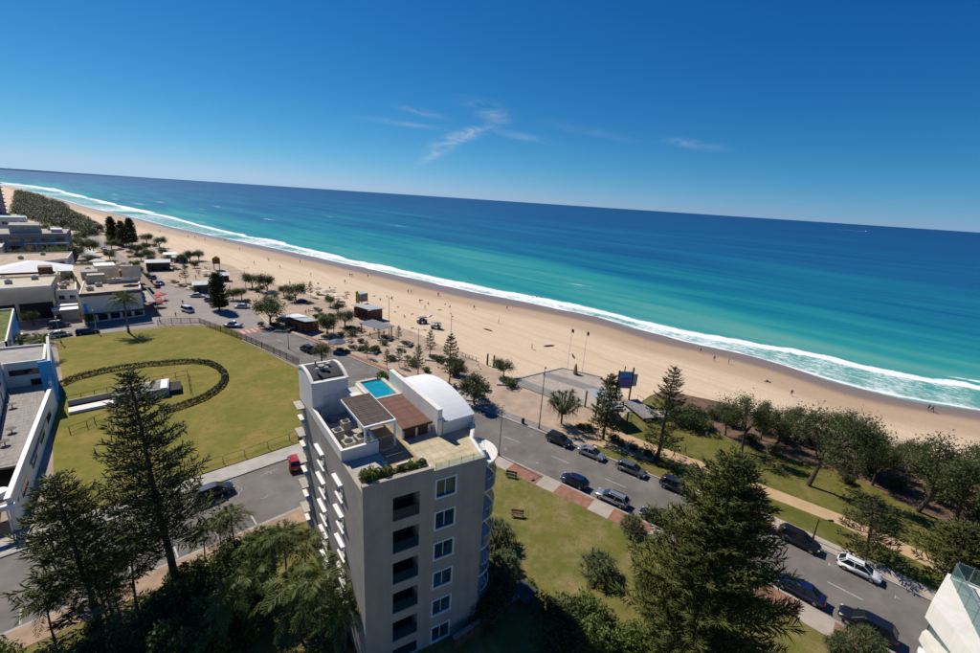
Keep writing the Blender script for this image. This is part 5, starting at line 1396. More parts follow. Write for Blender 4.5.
for k, p in enumerate(sorted(VSH, key=lambda e: math.atan2(e[0] - e[1], e[0] + e[1]))):
    plant('verge_shrub', '%s from left of the low shrubs on the verge behind the sea side parked cars' % 'first second third fourth fifth sixth seventh eighth'.split()[k], 'shrub', (*p, 0.11), PS_[k % 2], k * 0.9, 0.75 + 0.15 * (k % 3), 'verge shrubs')
# dune trees at the right
OAK = [spreading(30, 9.0, 4.6, 2.6, L_OAK, 0.17, 85, 0.7, 3, 0.75, 0.6), spreading(31, 9.0, 5.2, 2.4, L_OAK, 0.17, 85, 0.7, 3, 0.75, -0.5), spreading(32, 9.0, 4.0, 2.2, L_OAK, 0.17, 80, 0.66, 3, 0.8, 0.3)]
OAKP = [((81, 16.2), 11.8, 0, 'spreading dune tree left of the dark shrub belt, seen above the big garden pine'), ((78.8, 5.8), 14.5, 1, 'dune tree with a bare trunk standing out on the grass'), ((88.4, 12.5), 8.6, 2, 'dune tree in the middle of the dark belt beside the sand'),
        ((90.1, 2.9), 11.3, 0, 'tall dune tree with feathery top at the sand edge'), ((91.3, 6.1), 10, 1, 'dense dune tree behind the bare trunked one'), ((87.4, -1.2), 8.3, 2, 'dune tree leaning over the leaf litter near the short lamp'), ((84.5, -6.6), 13.2, 0, 'large dune tree with a crooked trunk near the right edge'),
        ((86.7, -10.6), 12.1, 1, 'massive dark dune tree at the right edge of the park'), ((97.6, -13.9), 10.6, 0, 'dune tree cut off by the right edge on the beach side'), ((98.4, -4.6), 6.6, 2, 'dune tree nearest the sand left of the massive one'), ((81.8, -13.3), 11.9, 2, 'dune tree cut off by the right edge beside the path'), ((94.5, 10.8), 7.5, 0, 'small dune tree at the sand edge between larger ones'),
        ((84.8, 20.1), 7.5, 2, 'dune tree at the left end of the belt above the dark round shrub'), ((88.8, 15.2), 7.8, 1, 'dune tree squeezed between the first two of the belt'), ((92.6, 0.9), 7.6, 2, 'low dune tree in the gap right of the tall feathery one')]
OAKP = [(p, (0.78 * h_ / 9.0, 0.78 * h_ / 9.0, 0.88 * h_ / 9.0), i, lab) for p, h_, i, lab in OAKP]
for k, (p, s, i, lab) in enumerate(OAKP):
    plant('dune_tree', lab, 'tree', (*p, 0.1), OAK[i], k * 1.7, s, 'dune trees')
SH = [shrub(40, 2.2, 2.4, L_OAK, 0.16, 1700, 8), shrub(41, 1.8, 1.6, L_GARDEN, 0.14, 1500, 7), shrub(42, 2.6, 2.8, L_BROAD, 0.18, 1900, 9)]
DSH = [((83.1, 27.2), 1.45, 2), ((83.6, 24.9), 1.2, 2), ((87.2, 31.5), 1.0, 0), ((90.6, 24.6), 1.0, 0), ((90.1, 21.3), 1.1, 0), ((92.3, 16.2), 1.0, 0), ((93.3, 11.7), 1.2, 2), ((95, 5.2), 1.1, 0), ((94.8, 1.4), 1.2, 0), ((97, -1.9), 1.2, 2), ((89.8, -0.5), 0.9, 0), ((97.1, -7.7), 1.3, 0), ((104.5, -11.3), 1.4, 0), ((91.5, -9), 1.2, 2), ((89.5, -12.9), 1.3, 0), ((94.5, 8.1), 0.9, 0), ((85.5, 16), 0.9, 0), ((89.5, -4.2), 0.9, 0), ((85, 11.9), 0.8, 0), ((85.1, 2), 0.7, 0)]
ORD = ['first', 'second', 'third', 'fourth', 'fifth', 'sixth', 'seventh', 'eighth', 'ninth', 'tenth', 'eleventh', 'twelfth', 'thirteenth', 'fourteenth', 'fifteenth', 'sixteenth', 'seventeenth', 'eighteenth', 'nineteenth', 'twentieth',
       'twenty-first', 'twenty-second', 'twenty-third', 'twenty-fourth', 'twenty-fifth', 'twenty-sixth', 'twenty-seventh', 'twenty-eighth', 'twenty-ninth', 'thirtieth', 'thirty-first', 'thirty-second', 'thirty-third', 'thirty-fourth', 'thirty-fifth', 'thirty-sixth', 'thirty-seventh', 'thirty-eighth', 'thirty-ninth', 'fortieth']
fwd = Vector((1, 1)).normalized()
def left_to_right(L, key=lambda e: e[0]):
    def ang(e):
        x, y = key(e)[:2]; return math.atan2(x - y, x + y)
    return sorted(L, key=ang)
for k, (p, s, i) in enumerate(left_to_right(DSH)):
    plant('dune_shrub', '%s from left of the dark shrubs under the dune trees' % ORD[k], 'shrub', (*p, 0.08), SH[i], k * 0.8, s, 'dune shrubs')

# palms
pl1 = palm(50, 8.6, 3.6, 26, None, 0.2, 0.24, 30, 0.05, 0.55)
plant('date_palm', 'tall thick palm at the far edge of the big lawn in front of the cafe', 'palm', (9.4, 144.7), pl1, 0, 9.3 / 8.6)
plant('date_palm', 'date palm behind the club building with the blue panel', 'palm', (-6.4, 131.2), palm(51, 4.4, 3.0, 26, None, 0.1, 0.28, 30, 0.05, 0.5))
plant('date_palm', 'date palm at the left edge beside the mossy roofed block', 'palm', (-11.8, 129.3), palm(52, 4.0, 3.0, 26, None, 0.1, 0.28, 30, 0.05, 0.5))
plant('date_palm', 'small date palm between the two club blocks', 'palm', (-9.8, 139.7), palm(53, 3.0, 2.4, 22, None, 0.1, 0.2, 28, 0.05, 0.5))
qp = [palm(54, 7.0, 2.7, 15, None, 0.5, 0.11, 26, 0.045, 0.75), palm(55, 5.0, 2.6, 16, None, 0.3, 0.10, 26, 0.045, 0.7), palm(56, 8.5, 3.2, 18, L_PALM, 0.6, 0.13, 28, 0.05, 0.7)]
QP = [((0, 45.1), 0, 1.0, 'slim palm between the two pines at the side street'), ((-1.8, 46.6), 1, 1.0, 'short palm left of the slim one by the side street'), ((-2.3, 48), 1, 0.9, 'small palm just behind the lower dark pine'), ((-1.3, 44.5), 1, 0.85, 'little palm at the foot of the slim palm'),
      ((6.2, 48.1), 1, 0.8, 'feathery palm beside the trunk of the tall dark pine'), ((7.7, 47.5), 1, 0.85, 'pale palm sprouting over the brick edged footpath'), ((9, 47), 1, 0.95, 'palm with arching pale fronds against the asphalt'), ((10, 39.7), 2, 0.75, 'palm at the middle of the garden thicket'), ((11.4, 38.5), 2, 0.85, 'tall palm leaning on the left wall of the block'), ((12.3, 36.2), 2, 0.8, 'bushy palm touching the block just below its window hoods'),
      ((11.3, 29.7), 2, 0.95, 'largest palm at the foot of the block with drooping fronds'), ((10.4, 32.4), 1, 1.2, 'broad palm in the thicket left of the largest one'), ((8.6, 37.2), 1, 1.0, 'palm in the middle of the garden thicket shade'), ((13, 28.8), 1, 1.1, 'palm against the corner of the block'), ((5.7, 36.5), 1, 1.0, 'low palm at the bottom of the garden thicket'), ((-5.7, 46.4), 1, 0.9, 'dark little palm at the bottom left corner')]
for k, (p, i, s, lab) in enumerate(QP):
    plant('garden_palm', lab, 'palm', (*p, 0.1), qp[i], k * 1.3, s, 'garden palms')

# pandanus mounds on the garden lawn and beside the block
PM = [pandanus_mound(60, 2.3, 2.6, 40, 0.85), pandanus_mound(61, 1.8, 2.4, 30, 0.8)]
PML = [((38.1, 18.2), 0, 1.05, 'round pandanus clump in the middle of the garden lawn'), ((47.4, 19.2), 1, 0.95, 'pandanus clump beside the brick footpath by the silver wagon'), ((32.4, 28.9), 1, 1.3, 'pandanus clump against the curved balconies of the block'), ((30.7, 25.8), 0, 0.8, 'lower pandanus clump in the shade behind the block'),
       ((50.2, -4), 0, 0.95, 'pandanus clump hiding a black car at the bottom right'), ((48, -2.4), 1, 0.8, 'smaller pandanus clump beside the bottom right one')]
for k, (p, i, s, lab) in enumerate(PML):
    plant('pandanus_clump', lab, 'shrub', (*p, 0.1), PM[i], k * 1.1, s, 'pandanus clumps')

# garden thicket at the lower left and under the big pine
GS = [shrub(70, 1.9, 2.3, L_GARDEN, 0.15, 1900, 8), shrub(71, 1.5, 1.5, L_BROAD, 0.13, 1500, 7), shrub(72, 2.4, 3.4, L_GARDEN, 0.17, 2200, 9), shrub(73, 1.2, 1.1, L_LIME, 0.12, 1100, 6), shrub(74, 2.2, 3.0, leafmat('dark_glossy_leaves', (0.022, 0.040, 0.010), (0.085, 0.115, 0.028), 0.8, 0.28), 0.16, 2000, 9)]
r_ = rng(99)
GSP = []
for k in range(46):
    x, y = r_.uniform(-9, 13.0), r_.uniform(26, 46.2)
    if (x > 11 and y > 40) or y < 25 + abs(x) * 0.1: continue
    if x < -1 and y > 44: continue
    GSP.append(((round(x, 1), round(y, 1)), float(r_.uniform(0.8, 1.35)), int(r_.choice([0, 1, 2, 4, 4, 2]))))
GSP += [((7.6, 45.4), 0.8, 0), ((9.4, 45.2), 0.9, 1), ((12.6, 45.8), 0.9, 0), ((4.4, 44.2), 0.9, 1), ((6.0, 44.6), 0.8, 3), ((1.0, 44.6), 0.7, 1), ((-3.0, 45.6), 0.7, 3), ((-6.5, 44.6), 1.0, 3)]
for k, (p, s, i) in enumerate(left_to_right(GSP)):
    plant('garden_shrub', '%s from left of the thicket shrubs beside the block' % (ORD[k] if k < 40 else 'forty-' + ORD[k - 40]), 'shrub', (*p, 0.1), GS[i], k * 0.7, s, 'thicket shrubs left of the block')
G2 = [((30.7, 14.6), 1.25, 2), ((32.7, 13.9), 1.1, 0), ((29, 16.1), 1.2, 4), ((32.6, 12.3), 1.1, 0), ((29.3, 18.3), 0.9, 4), ((29.7, 21.5), 0.6, 0), ((29, 22.8), 0.7, 1), ((31.2, 22.4), 0.6, 3), ((40, 14), 0.7, 0), ((37.8, 11.2), 0.9, 0), ((36.9, 9.2), 1.0, 0), ((33.2, 10.5), 1.0, 2), ((39.5, 6.9), 0.9, 1), ((39.1, 5.4), 0.9, 0), ((45.8, 14.5), 0.6, 1), ((43, 9.8), 0.7, 0), ((27.5, 15.5), 1.2, 4), ((27.4, 23.2), 0.9, 4), ((24.9, 22.4), 1.0, 4), ((50.1, -2.3), 0.5, 1)]
for k, (p, s, i) in enumerate(left_to_right(G2)):
    plant('garden_shrub', '%s from left of the shrubs between the block and the big olive pine' % ORD[k], 'shrub', (*p, 0.1), GS[i], k * 0.9, s, 'shrubs right of the block')
# planting in the rooftop planter (part of the block)
RS = [shrub(80, 0.75, 1.25, L_GARDEN, 0.10, 900, 6), shrub(81, 0.5, 0.8, L_BROAD, 0.09, 600, 5)]
for x, y, i, s in ((0.9, 1.0, 0, 1.15), (1.9, 0.9, 0, 1.0), (2.7, 1.1, 1, 1.0), (3.5, 0.8, 1, 1.1), (4.3, 0.7, 0, 0.85), (5.1, 0.5, 1, 1.2), (1.3, 1.6, 1, 0.9)):
    for nm, me in RS[i]:
        o = link('planter_' + nm, me, AB); o.location = (x, y, 18.5); o.scale = (s, s, s); o.rotation_euler.z = x * 2
for nm, me in RS[0]:
    o = link('pool_' + nm, me, AB); o.location = (9.0, 17.6, 18.4); o.scale = (1.4, 1.4, 1.4)

# oval hedge on the big lawn
def hedge(pts, w, h, label):
    r = rng(123)
    t = thing('oval_hedge', label, 'hedge', (10, 103, 0.14))
    Cn = []
    for a, b in zip(pts, pts[1:]):
        L = math.hypot(b[0] - a[0], b[1] - a[1]); m = int(L * 170)
        tt = r.random((m, 1)); c = np.array(a)[None] * (1 - tt) + np.array(b)[None] * tt
        nx, ny = -(b[1] - a[1]) / L, (b[0] - a[0]) / L
        o = r.uniform(-1, 1, (m, 1)); o = np.sign(o) * np.abs(o) ** 0.6 * w / 2
        z = h * (0.3 + 0.72 * np.sqrt(np.clip(1 - (o / (w / 2)) ** 2, 0, 1))) * r.uniform(0.55, 1.08, (m, 1))
        Cn.append(np.concatenate([c[:, :1] + nx * o - 10, c[:, 1:] + ny * o - 103, z], 1))
    V, F = leaf_tris(np.concatenate(Cn), 0.16, r, 0.5)
    link('foliage', tri_mesh('hedge_foliage', V, F, L_HEDGE), t)
    tb = MB()
    for i in range(0, len(pts), 2): tb.cyl(pts[i][0] - 10, pts[i][1] - 103, 0, h * 0.8, 0.05, 5)
    tb.build('stems', M_BARK, t)
HP = [(-4, 112.5), (-2.1, 114.7), (0.2, 115.5), (2.6, 116.2), (5.9, 116.2), (10.1, 115.4), (14.4, 113.9), (17.9, 112.3), (20.2, 109.2), (21.1, 105.6), (21.2, 101.3), (20.4, 97.9), (18.9, 94.7), (17, 92.6), (15, 90.8), (12.7, 89.9), (10.3, 89.2), (8.1, 89.4)]
hedge(HP, 1.2, 0.95, 'low brown green hedge in an oval loop on the big lawn')

# far bushland between the town and the beach: one mass of scrub
def bushland():
    r = rng(7); cs = []
    poly = [(-41.4, 1171.7), (-12.4, 955.7), (7.7, 753.3), (15.6, 546.8), (21.9, 431.9), (15.6, 396.6), (9.8, 424.6), (1.2, 455.7), (-10.7, 508.9), (-26.9, 597.4)]
    from mathutils.geometry import intersect_point_tri_2d
    def inside(x, y):
        c = False
        for i in range(len(poly)):
            (x1, y1), (x2, y2) = poly[i], poly[i - 1]
            if (y1 > y) != (y2 > y) and x < (x2 - x1) * (y - y1) / (y2 - y1) + x1: c = not c
        return c
    xs = [p[0] for p in poly]; ys = [p[1] for p in poly]
    while len(cs) < 620:
        y = min(ys) + (max(ys) - min(ys)) * r.random() ** 1.6; x = r.uniform(min(xs), max(xs))
        if inside(x, y): cs.append((x, y, r.uniform(2.5, 5.5), r.uniform(3.0, 7.5)))
    Cn = []
    for x, y, ra, h in cs:
        m = 260
        u = r.normal(size=(m, 3)); u /= np.linalg.norm(u, axis=1, keepdims=True); u[:, 2] = np.abs(u[:, 2]); u *= r.uniform(0.75, 1.1, (m, 1))
        Cn.append(np.array([x, y, 0]) + u * np.array([ra, ra, h]))
    V, F = leaf_tris(np.concatenate(Cn), 0.5, r, 0.9)
    o = link('bushland', tri_mesh('bushland', V, F, leafmat('coastal_scrub', (0.030, 0.044, 0.014), (0.085, 0.105, 0.034), 0.06, 0.2)))
    tag(o, 'dark green coastal scrub between the far town and the beach', kind='stuff')
bushland()
# ivy and grass tufts are left to the lawn materials; trees between the far town blocks
FT = [(-20, 330), (-8, 335), (0, 345), (8, 350), (-26, 350), (-14, 372), (2, 380), (-30, 390), (-6, 402), (6, 330), (-24, 268), (-2, 270), (3, 276), (-14, 275), (10, 300), (12, 316)]
for k, p in enumerate(left_to_right(FT, key=lambda e: e)):
    plant('town_tree', '%s from left of the trees between the far grey block and the bushland' % ORD[k], 'tree', (*p, 0), bt if k % 2 else bt2, k * 0.9, 1.3 + 0.25 * (k % 3), 'far town trees')

# street greenery in the town by the far road
TG = [((2.2, 157.8), 0.7), ((-8.5, 163.5), 0.9), ((-14, 164.5), 0.8), ((21.5, 232), 0.9), ((22.3, 218), 0.8), ((21.8, 246), 1.0), ((6.5, 244), 1.1), ((-1.5, 218), 1.0), ((1.2, 226), 0.9), ((9.5, 268), 1.0), ((14.5, 254), 0.9), ((16, 280), 1.1), ((20, 322), 1.2), ((23, 345), 1.2), ((24, 372), 1.3), ((27, 330), 1.0), ((29, 300), 1.0), ((31, 283), 0.9), ((30, 265), 0.9), ((36, 255), 0.9), ((42, 262), 1.0), ((38, 285), 1.0), ((34, 310), 1.1), ((44, 245), 0.8)]
for k, (p, s_) in enumerate(left_to_right(TG)):
    plant('street_tree', '%s from left of the small street trees along the far road' % ORD[k], 'tree', (*p, 0.05), bt2 if k % 3 else bt, k * 1.2, s_, 'far street trees')

# ================================================================ vehicles
M_TYRE = mat('tyre_rubber', (0.015, 0.015, 0.016), 0.85)
M_RIM = mat('alloy_rim', (0.45, 0.45, 0.47), 0.35, metal=0.8)
M_CGLASS = mat('car_glass', (0.012, 0.016, 0.02), 0.04, spec=0.8)
M_LAMP = mat('clear_lamp', (0.75, 0.76, 0.78), 0.15)
M_RLAMP = mat('red_lamp', (0.35, 0.01, 0.01), 0.2)
M_TRIM = mat('black_trim', (0.02, 0.02, 0.021), 0.6)
M_PLATE = mat('number_plate', (0.65, 0.65, 0.6), 0.5)
def paint(name, c, metal=0.25):
    m = mat('paint_' + name, c, 0.28, metal=metal, var=0.04, spec=0.5)
    p = m.node_tree.nodes['Principled BSDF']; p.inputs['Coat Weight'].default_value = 0.8; p.inputs['Coat Roughness'].default_value = 0.04
    return m
PAINT = {'white': paint('white', (0.78, 0.78, 0.77), 0), 'silver': paint('silver', (0.46, 0.47, 0.49), 0.6), 'grey': paint('grey', (0.17, 0.175, 0.18), 0.5), 'black': paint('black', (0.012, 0.012, 0.015), 0.2),
         'navy': paint('navy', (0.012, 0.02, 0.075), 0.3), 'slate': paint('slate', (0.03, 0.04, 0.055), 0.4), 'red': paint('red', (0.42, 0.015, 0.02), 0.1), 'blue': paint('blue', (0.02, 0.10, 0.25), 0.3), 'sand': paint('sand', (0.30, 0.25, 0.2), 0.4)}
# style: length, half width, belt z, roof z, (x of windscreen foot, windscreen top, rear top, rear foot), hood z, tail z
STYLE = {'sedan': (4.65, 0.90, 0.90, 1.45, (1.30, 0.35, -1.00, -1.85), 0.84, 0.98), 'hatch': (4.2, 0.88, 0.93, 1.50, (1.25, 0.35, -1.40, -1.98), 0.86, 0.98), 'wagon': (4.7, 0.90, 0.93, 1.50, (1.32, 0.40, -1.80, -2.22), 0.86, 1.0),
         'suv': (4.7, 0.95, 1.06, 1.74, (1.30, 0.48, -1.80, -2.22), 1.0, 1.12), 'van': (4.9, 0.95, 1.15, 1.98, (1.95, 1.15, -2.25, -2.40), 1.04, 1.2), 'ute': (5.1, 0.92, 1.02, 1.70, (1.30, 0.55, -0.55, -0.85), 0.98, 1.02)}
CARS = {}
def car_meshes(style):
    if style in CARS: return CARS[style]
    L, w, zb, zr, (xa, xb, xc, xd), zh, zt = STYLE[style]
    h = L / 2; zg = 0.26 if style not in ('suv', 'ute', 'van') else 0.34
    st = [(h, 0.70, zg + 0.12, zh - 0.30), (h - 0.10, 0.90, zg + 0.04, zh - 0.16), (h - 0.45, 0.97, zg, zh - 0.06), (xa + 0.25, 1.0, zg, zh), (xa - 0.25, 1.0, zg, zb), (0.0, 1.0, zg, zb + 0.01), (xd + 0.2, 1.0, zg, zb + 0.02), (-h + 0.45, 0.98, zg, zt), (-h + 0.10, 0.93, zg + 0.04, zt - 0.05), (-h, 0.78, zg + 0.16, zt - 0.22)]
    if style == 'ute': st[6] = (xd - 0.05, 1.0, zg, zt)
    ring = lambda x, k, z0, z1: [(x, s * w * k * a, z0 + (z1 - z0) * b) for s, a, b in ((-1, 0.86, 0.0), (-1, 0.97, 0.16), (-1, 1.0, 0.5), (-1, 0.985, 0.80), (-1, 0.92, 0.94), (-1, 0.72, 1.0), (1, 0.72, 1.0), (1, 0.92, 0.94), (1, 0.985, 0.80), (1, 1.0, 0.5), (1, 0.97, 0.16), (1, 0.86, 0.0))]
    b = MB(); v = []; f = []
    for s in st: v += ring(*s)
    n = 12
    for i in range(len(st) - 1):
        for k in range(n):
            f.append((i * n + k, (i + 1) * n + k, (i + 1) * n + (k + 1) % n, i * n + (k + 1) % n))
    f.append(tuple(range(n))); f.append(tuple((len(st) - 1) * n + k for k in range(n))[::-1])
    b.add(v, f)
    body = b.mesh('car_body', PAINT['white'], True)
    # glasshouse: lower outline at the belt, upper outline under the roof
    wt, wbm = w * 0.74, w * 0.93
    lo = [(xa, -wbm * 0.86, zb - 0.03), (xa - 0.3, -wbm, zb - 0.03), (xd + 0.25, -wbm, zb - 0.01), (xd, -wbm * 0.84, zb)]
    lo = lo + [(x, -y, z) for x, y, z in lo[::-1]]
    up = [(xb, -wt * 0.86, zr - 0.05), (xb - 0.25, -wt, zr - 0.02), (xc + 0.2, -wt, zr - 0.02), (xc, -wt * 0.86, zr - 0.06)]
    up = up + [(x, -y, z) for x, y, z in up[::-1]]
    g = MB().add(lo + up, [(i, i + 1, 9 + i, 8 + i) for i in range(7)] + [(7, 0, 8, 15), tuple(range(8, 16))])
    glass = g.mesh('car_glasshouse', M_CGLASS)
    rf = MB()
    e = 0.035
    ru = [(x + (e if x > 0 else -e) * 0.5, y * 1.03, z - 0.035) for x, y, z in up]; rt = [(x * 0.97, y * 0.9, z + 0.045) for x, y, z in up]
    rf.add(ru + rt, [(i, i + 1, 9 + i, 8 + i) for i in range(7)] + [(7, 0, 8, 15), tuple(range(8, 16))])
    roof = rf.mesh('car_roof', PAINT['white'], False)
    pil = []
    for s in (-1, 1):
        for (x0, y0, z0), (x1, y1, z1), r in ((lo[0], up[0], 0.035), (((xa - 0.3 + xd) / 2 + 0.1, -wbm, zb), ((xb + xc) / 2, -wt, zr - 0.03), 0.04), (lo[2], up[2], 0.055), (lo[3], up[3], 0.05)):
            pil.append(MB().tube([(x0, s * y0 * 1.01, z0), (x1, s * y1 * 1.01, z1)], r, 5).mesh('car_pillar', PAINT['white']))
    sills = [MB().box(-h * 0.52, h * 0.5, s * w * 0.97 - 0.03, s * w * 0.97 + 0.03, zg - 0.02, zg + 0.1).mesh('sill_trim', M_TRIM) for s in (-1, 1)]
    rw = 0.33 if style in ('suv', 'ute', 'van') else 0.31
    tyre = MB().tube([(0, -0.11, 0), (0, -0.08, 0), (0, 0.08, 0), (0, 0.11, 0)], [rw * 0.9, rw, rw, rw * 0.9], 18).mesh('tyre', M_TYRE)
    rim = MB()
    rim.tube([(0, 0.10, 0), (0, 0.118, 0)], [rw * 0.62, rw * 0.58], 12)
    rim = rim.mesh('rim', M_RIM)
    arch = MB().tube([(0, -0.1, 0), (0, 0.1, 0)], [rw * 1.17, rw * 1.17], 16).mesh('wheel_arch', M_TRIM)
    hl = MB().box(-0.12, 0.05, -0.2, 0.2, -0.07, 0.07).mesh('headlight', M_LAMP)
    tl = MB().box(-0.04, 0.1, -0.17, 0.17, -0.1, 0.1).mesh('tail_light', M_RLAMP)
    bump = MB().box(-0.05, 0.05, -w * 0.72, w * 0.72, -0.06, 0.06).mesh('bumper', M_TRIM)
    plate = MB().box(-0.01, 0.01, -0.19, 0.19, -0.055, 0.055).mesh('number_plate', M_PLATE)
    mir = MB().box(-0.07, 0.07, -0.11, 0.11, -0.07, 0.07).mesh('wing_mirror', M_TRIM)
    CARS[style] = dict(body=body, glass=glass, roof=roof, pil=pil, sills=sills, tyre=tyre, rim=rim, arch=arch, hl=hl, tl=tl, bump=bump, plate=plate, mir=mir, L=L, w=w, zb=zb, zr=zr, zg=zg, zh=zh, zt=zt, rw=rw, xa=xa, xb=xb, xc=xc)
    return CARS[style]
def objmat(o, m):
    for sl in o.material_slots: sl.link = 'OBJECT'; sl.material = m
def car(style, colour, label, loc, rz, group='parked cars', rack=False, detail=True):
    c = car_meshes(style)
    t = thing('car', label, 'car', (loc[0], loc[1], 0.012), rz, group)
    b = link('body', c['body'], t); objmat(b, PAINT[colour])
    rf = link('roof', c['roof'], t); objmat(rf, PAINT[colour])
    gl = link('windows', c['glass'], t)
    for pm in c['pil']:
        o = link('pillar', pm, gl); objmat(o, PAINT[colour])
    for sm in c['sills']: link('sill_trim', sm, t)
    h = c['L'] / 2
    for sx in (h - 0.85, -h + 0.85):
        for sy in (-1, 1):
            wv = link('wheel', c['tyre'], t); wv.location = (sx, sy * (c['w'] - 0.10), c['rw'])
            if sy < 0: wv.rotation_euler.z = math.pi
            link('rim', c['rim'], wv)
            a = link('wheel_arch', c['arch'], wv); a.location = (0, -0.045, 0.02)
    for sy in (-1, 1):
        o = link('headlight', c['hl'], t); o.location = (h - 0.17, sy * c['w'] * 0.68, c['zh'] - 0.22); o.rotation_euler.z = -sy * 0.35
        o = link('tail_light', c['tl'], t); o.location = (-h + 0.03, sy * c['w'] * 0.72, c['zt'] - 0.2); o.rotation_euler.z = sy * 0.2
        o = link('wing_mirror', c['mir'], t); o.location = (c['xa'] - 0.35, sy * (c['w'] + 0.06), c['zb'] + 0.05)
    for s in (-1, 1):
        o = link('bumper', c['bump'], t); o.location = (s * (h - 0.015), 0, c['zg'] + 0.2)
        o = link('number_plate', c['plate'], t); o.location = (s * (h + 0.035), 0, c['zg'] + 0.3)
    if rack:
        for s in (-1, 1):
            MB().box(c['xc'] + 0.2, c['xb'] - 0.15, s * c['w'] * 0.55 - 0.03, s * c['w'] * 0.55 + 0.03, c['zr'] + 0.02, c['zr'] + 0.09).build('roof_rail', M_TRIM, t)
    return t
def road_dir(y, to_sea_side):
    dx = sea_kerb(y + 2) - sea_kerb(y - 2); a = math.atan2(4, dx)
    return a + math.pi if to_sea_side else a
# parked on the sea side, nose towards the camera's right
for y, st, co, lab, rk in ((38.5, 'suv', 'slate', 'dark blue grey car beside the pandanus tree, first of the row', 0), (32.6, 'sedan', 'silver', 'silver sedan parked in front of the shelter pine', 0), (25.9, 'wagon', 'grey', 'dark grey wagon parked third in the sea side row', 0), (19.2, 'suv', 'slate', 'long dark car parked just left of the big olive pine', 0),
                           (9.0, 'hatch', 'red', 'red car half hidden by the big olive pine', 0), (3.9, 'suv', 'black', 'black four wheel drive parked by the short lamp', 1), (-2.2, 'hatch', 'white', 'white hatchback parked beside the park footpath', 1)):
    car(st, co, lab, (sea_kerb(y) - 1.15, y), road_dir(y, True), 'cars parked on the sea side', rk)
for y, st, co, lab, rk in ((29.9, 'hatch', 'navy', 'navy blue hatchback parked by the brick footpath', 0), (24.1, 'wagon', 'silver', 'silver wagon parked by the brick footpath', 1), (17.9, 'sedan', 'black', 'black car parked beside the pandanus by the footpath', 0), (1.9, 'sedan', 'navy', 'dark blue sedan parked next to the person on the footpath', 0), (-3.9, 'suv', 'black', 'black car hidden behind the bottom right pandanus', 0), (-9.8, 'hatch', 'white', 'white car peeping out beside the glass balcony', 0)):
    car(st, co, lab, (land_kerb(y) + 1.15, y), road_dir(y, False), 'cars parked on the land side', rk)
car('suv', 'black', 'black car driving along the beachfront road past the brown kiosk', (*(41.1, 106.5),), road_dir(108, False), 'cars on the beachfront road')
car('ute', 'silver', 'silver utility parked by the zebra crossing', (32.2, 137.2), R(140), 'cars at the road bend')
car('sedan', 'white', 'white sedan parked in front of the low trees at the road bend', (40.3, 158.2), R(150), 'cars at the road bend')
car('van', 'white', 'white van driving towards the road bend', (25.6, 160.7), R(-72), 'cars on the far road')
car('sedan', 'white', 'white car at the far kerb by the toilet block', (32.4, 181.1), R(-30), 'cars on the far road')
car('sedan', 'silver', 'silver car half seen right of the island pine', (35.6, 188.9), R(-40), 'cars on the far road')
car('hatch', 'blue', 'blue car driving along the far road', (25.5, 208.5), R(-75), 'cars on the far road')
car('suv', 'grey', 'dark grey car ahead of the blue one on the far road', (24.7, 222.7), R(105), 'cars on the far road')
car('sedan', 'black', 'dark car farther up the far road near the white parasols', (12.5, 363.9), R(100), 'cars on the far road')
car('suv', 'black', 'black car just behind the dark one near the white parasols', (13, 340.4), R(100), 'cars on the far road')
car('van', 'white', 'white van parked by the low shops', (16.3, 312.3), R(95), 'cars on the far road')
car('sedan', 'silver', 'silver car parked on the street at the far end of the lawn', (-3.7, 149.5), R(3), 'cars by the far lawn edge')
car('wagon', 'black', 'long black car parked right of the silver one by the lawn', (1.5, 149.2), R(3), 'cars by the far lawn edge')
car('suv', 'slate', 'dark car in front of the service shed', (-3.7, 159.4), R(2), 'cars by the far lawn edge')
car('suv', 'slate', 'dark car parked at the kerb of the side street', (9.6, 59.2), R(2), 'cars in the side street')
car('hatch', 'red', 'red car at the kerb behind the block', (20.3, 59.6), R(72), 'cars in the side street')
car('sedan', 'black', 'dark car parked in the beach lane by the sand edge trees', (59, 156.1), R(160), 'cars on the promenade')
car('suv', 'navy', 'dark car parked between kiosk and fig tree', (45.4, 135.3), R(115), 'cars on the promenade')

for k, (x, y, rz, st, co) in enumerate(((22.6, 232, 96, 'hatch', 'silver'), (21.8, 224, 96, 'sedan', 'white'), (22.4, 212, 96, 'suv', 'grey'), (23.6, 204, 100, 'hatch', 'red'), (19.4, 262, 95, 'sedan', 'silver'), (17.6, 296, 95, 'hatch', 'white'), (16.4, 320, 95, 'suv', 'slate'), (-10, 150.4, 2, 'hatch', 'white'), (-17, 150.6, 2, 'sedan', 'grey'), (34.5, 172, -35, 'hatch', 'silver'))):
    car(st, co, ('silver hatchback at the kerb beside the low shop row', 'white sedan at the kerb just nearer than the silver hatchback', 'grey car at the kerb by the billboards', 'small red car at the kerb by the red parasols', 'silver sedan beyond the white van on the far road', 'white hatchback at the kerb past the white parasols', 'dark car farthest up the far road', 'white hatchback at the lawn end behind the palms', 'grey sedan at the left edge of the street past the lawn', 'silver hatchback parked beside the island pine')[k], (x, y), R(rz), 'cars in the far town')
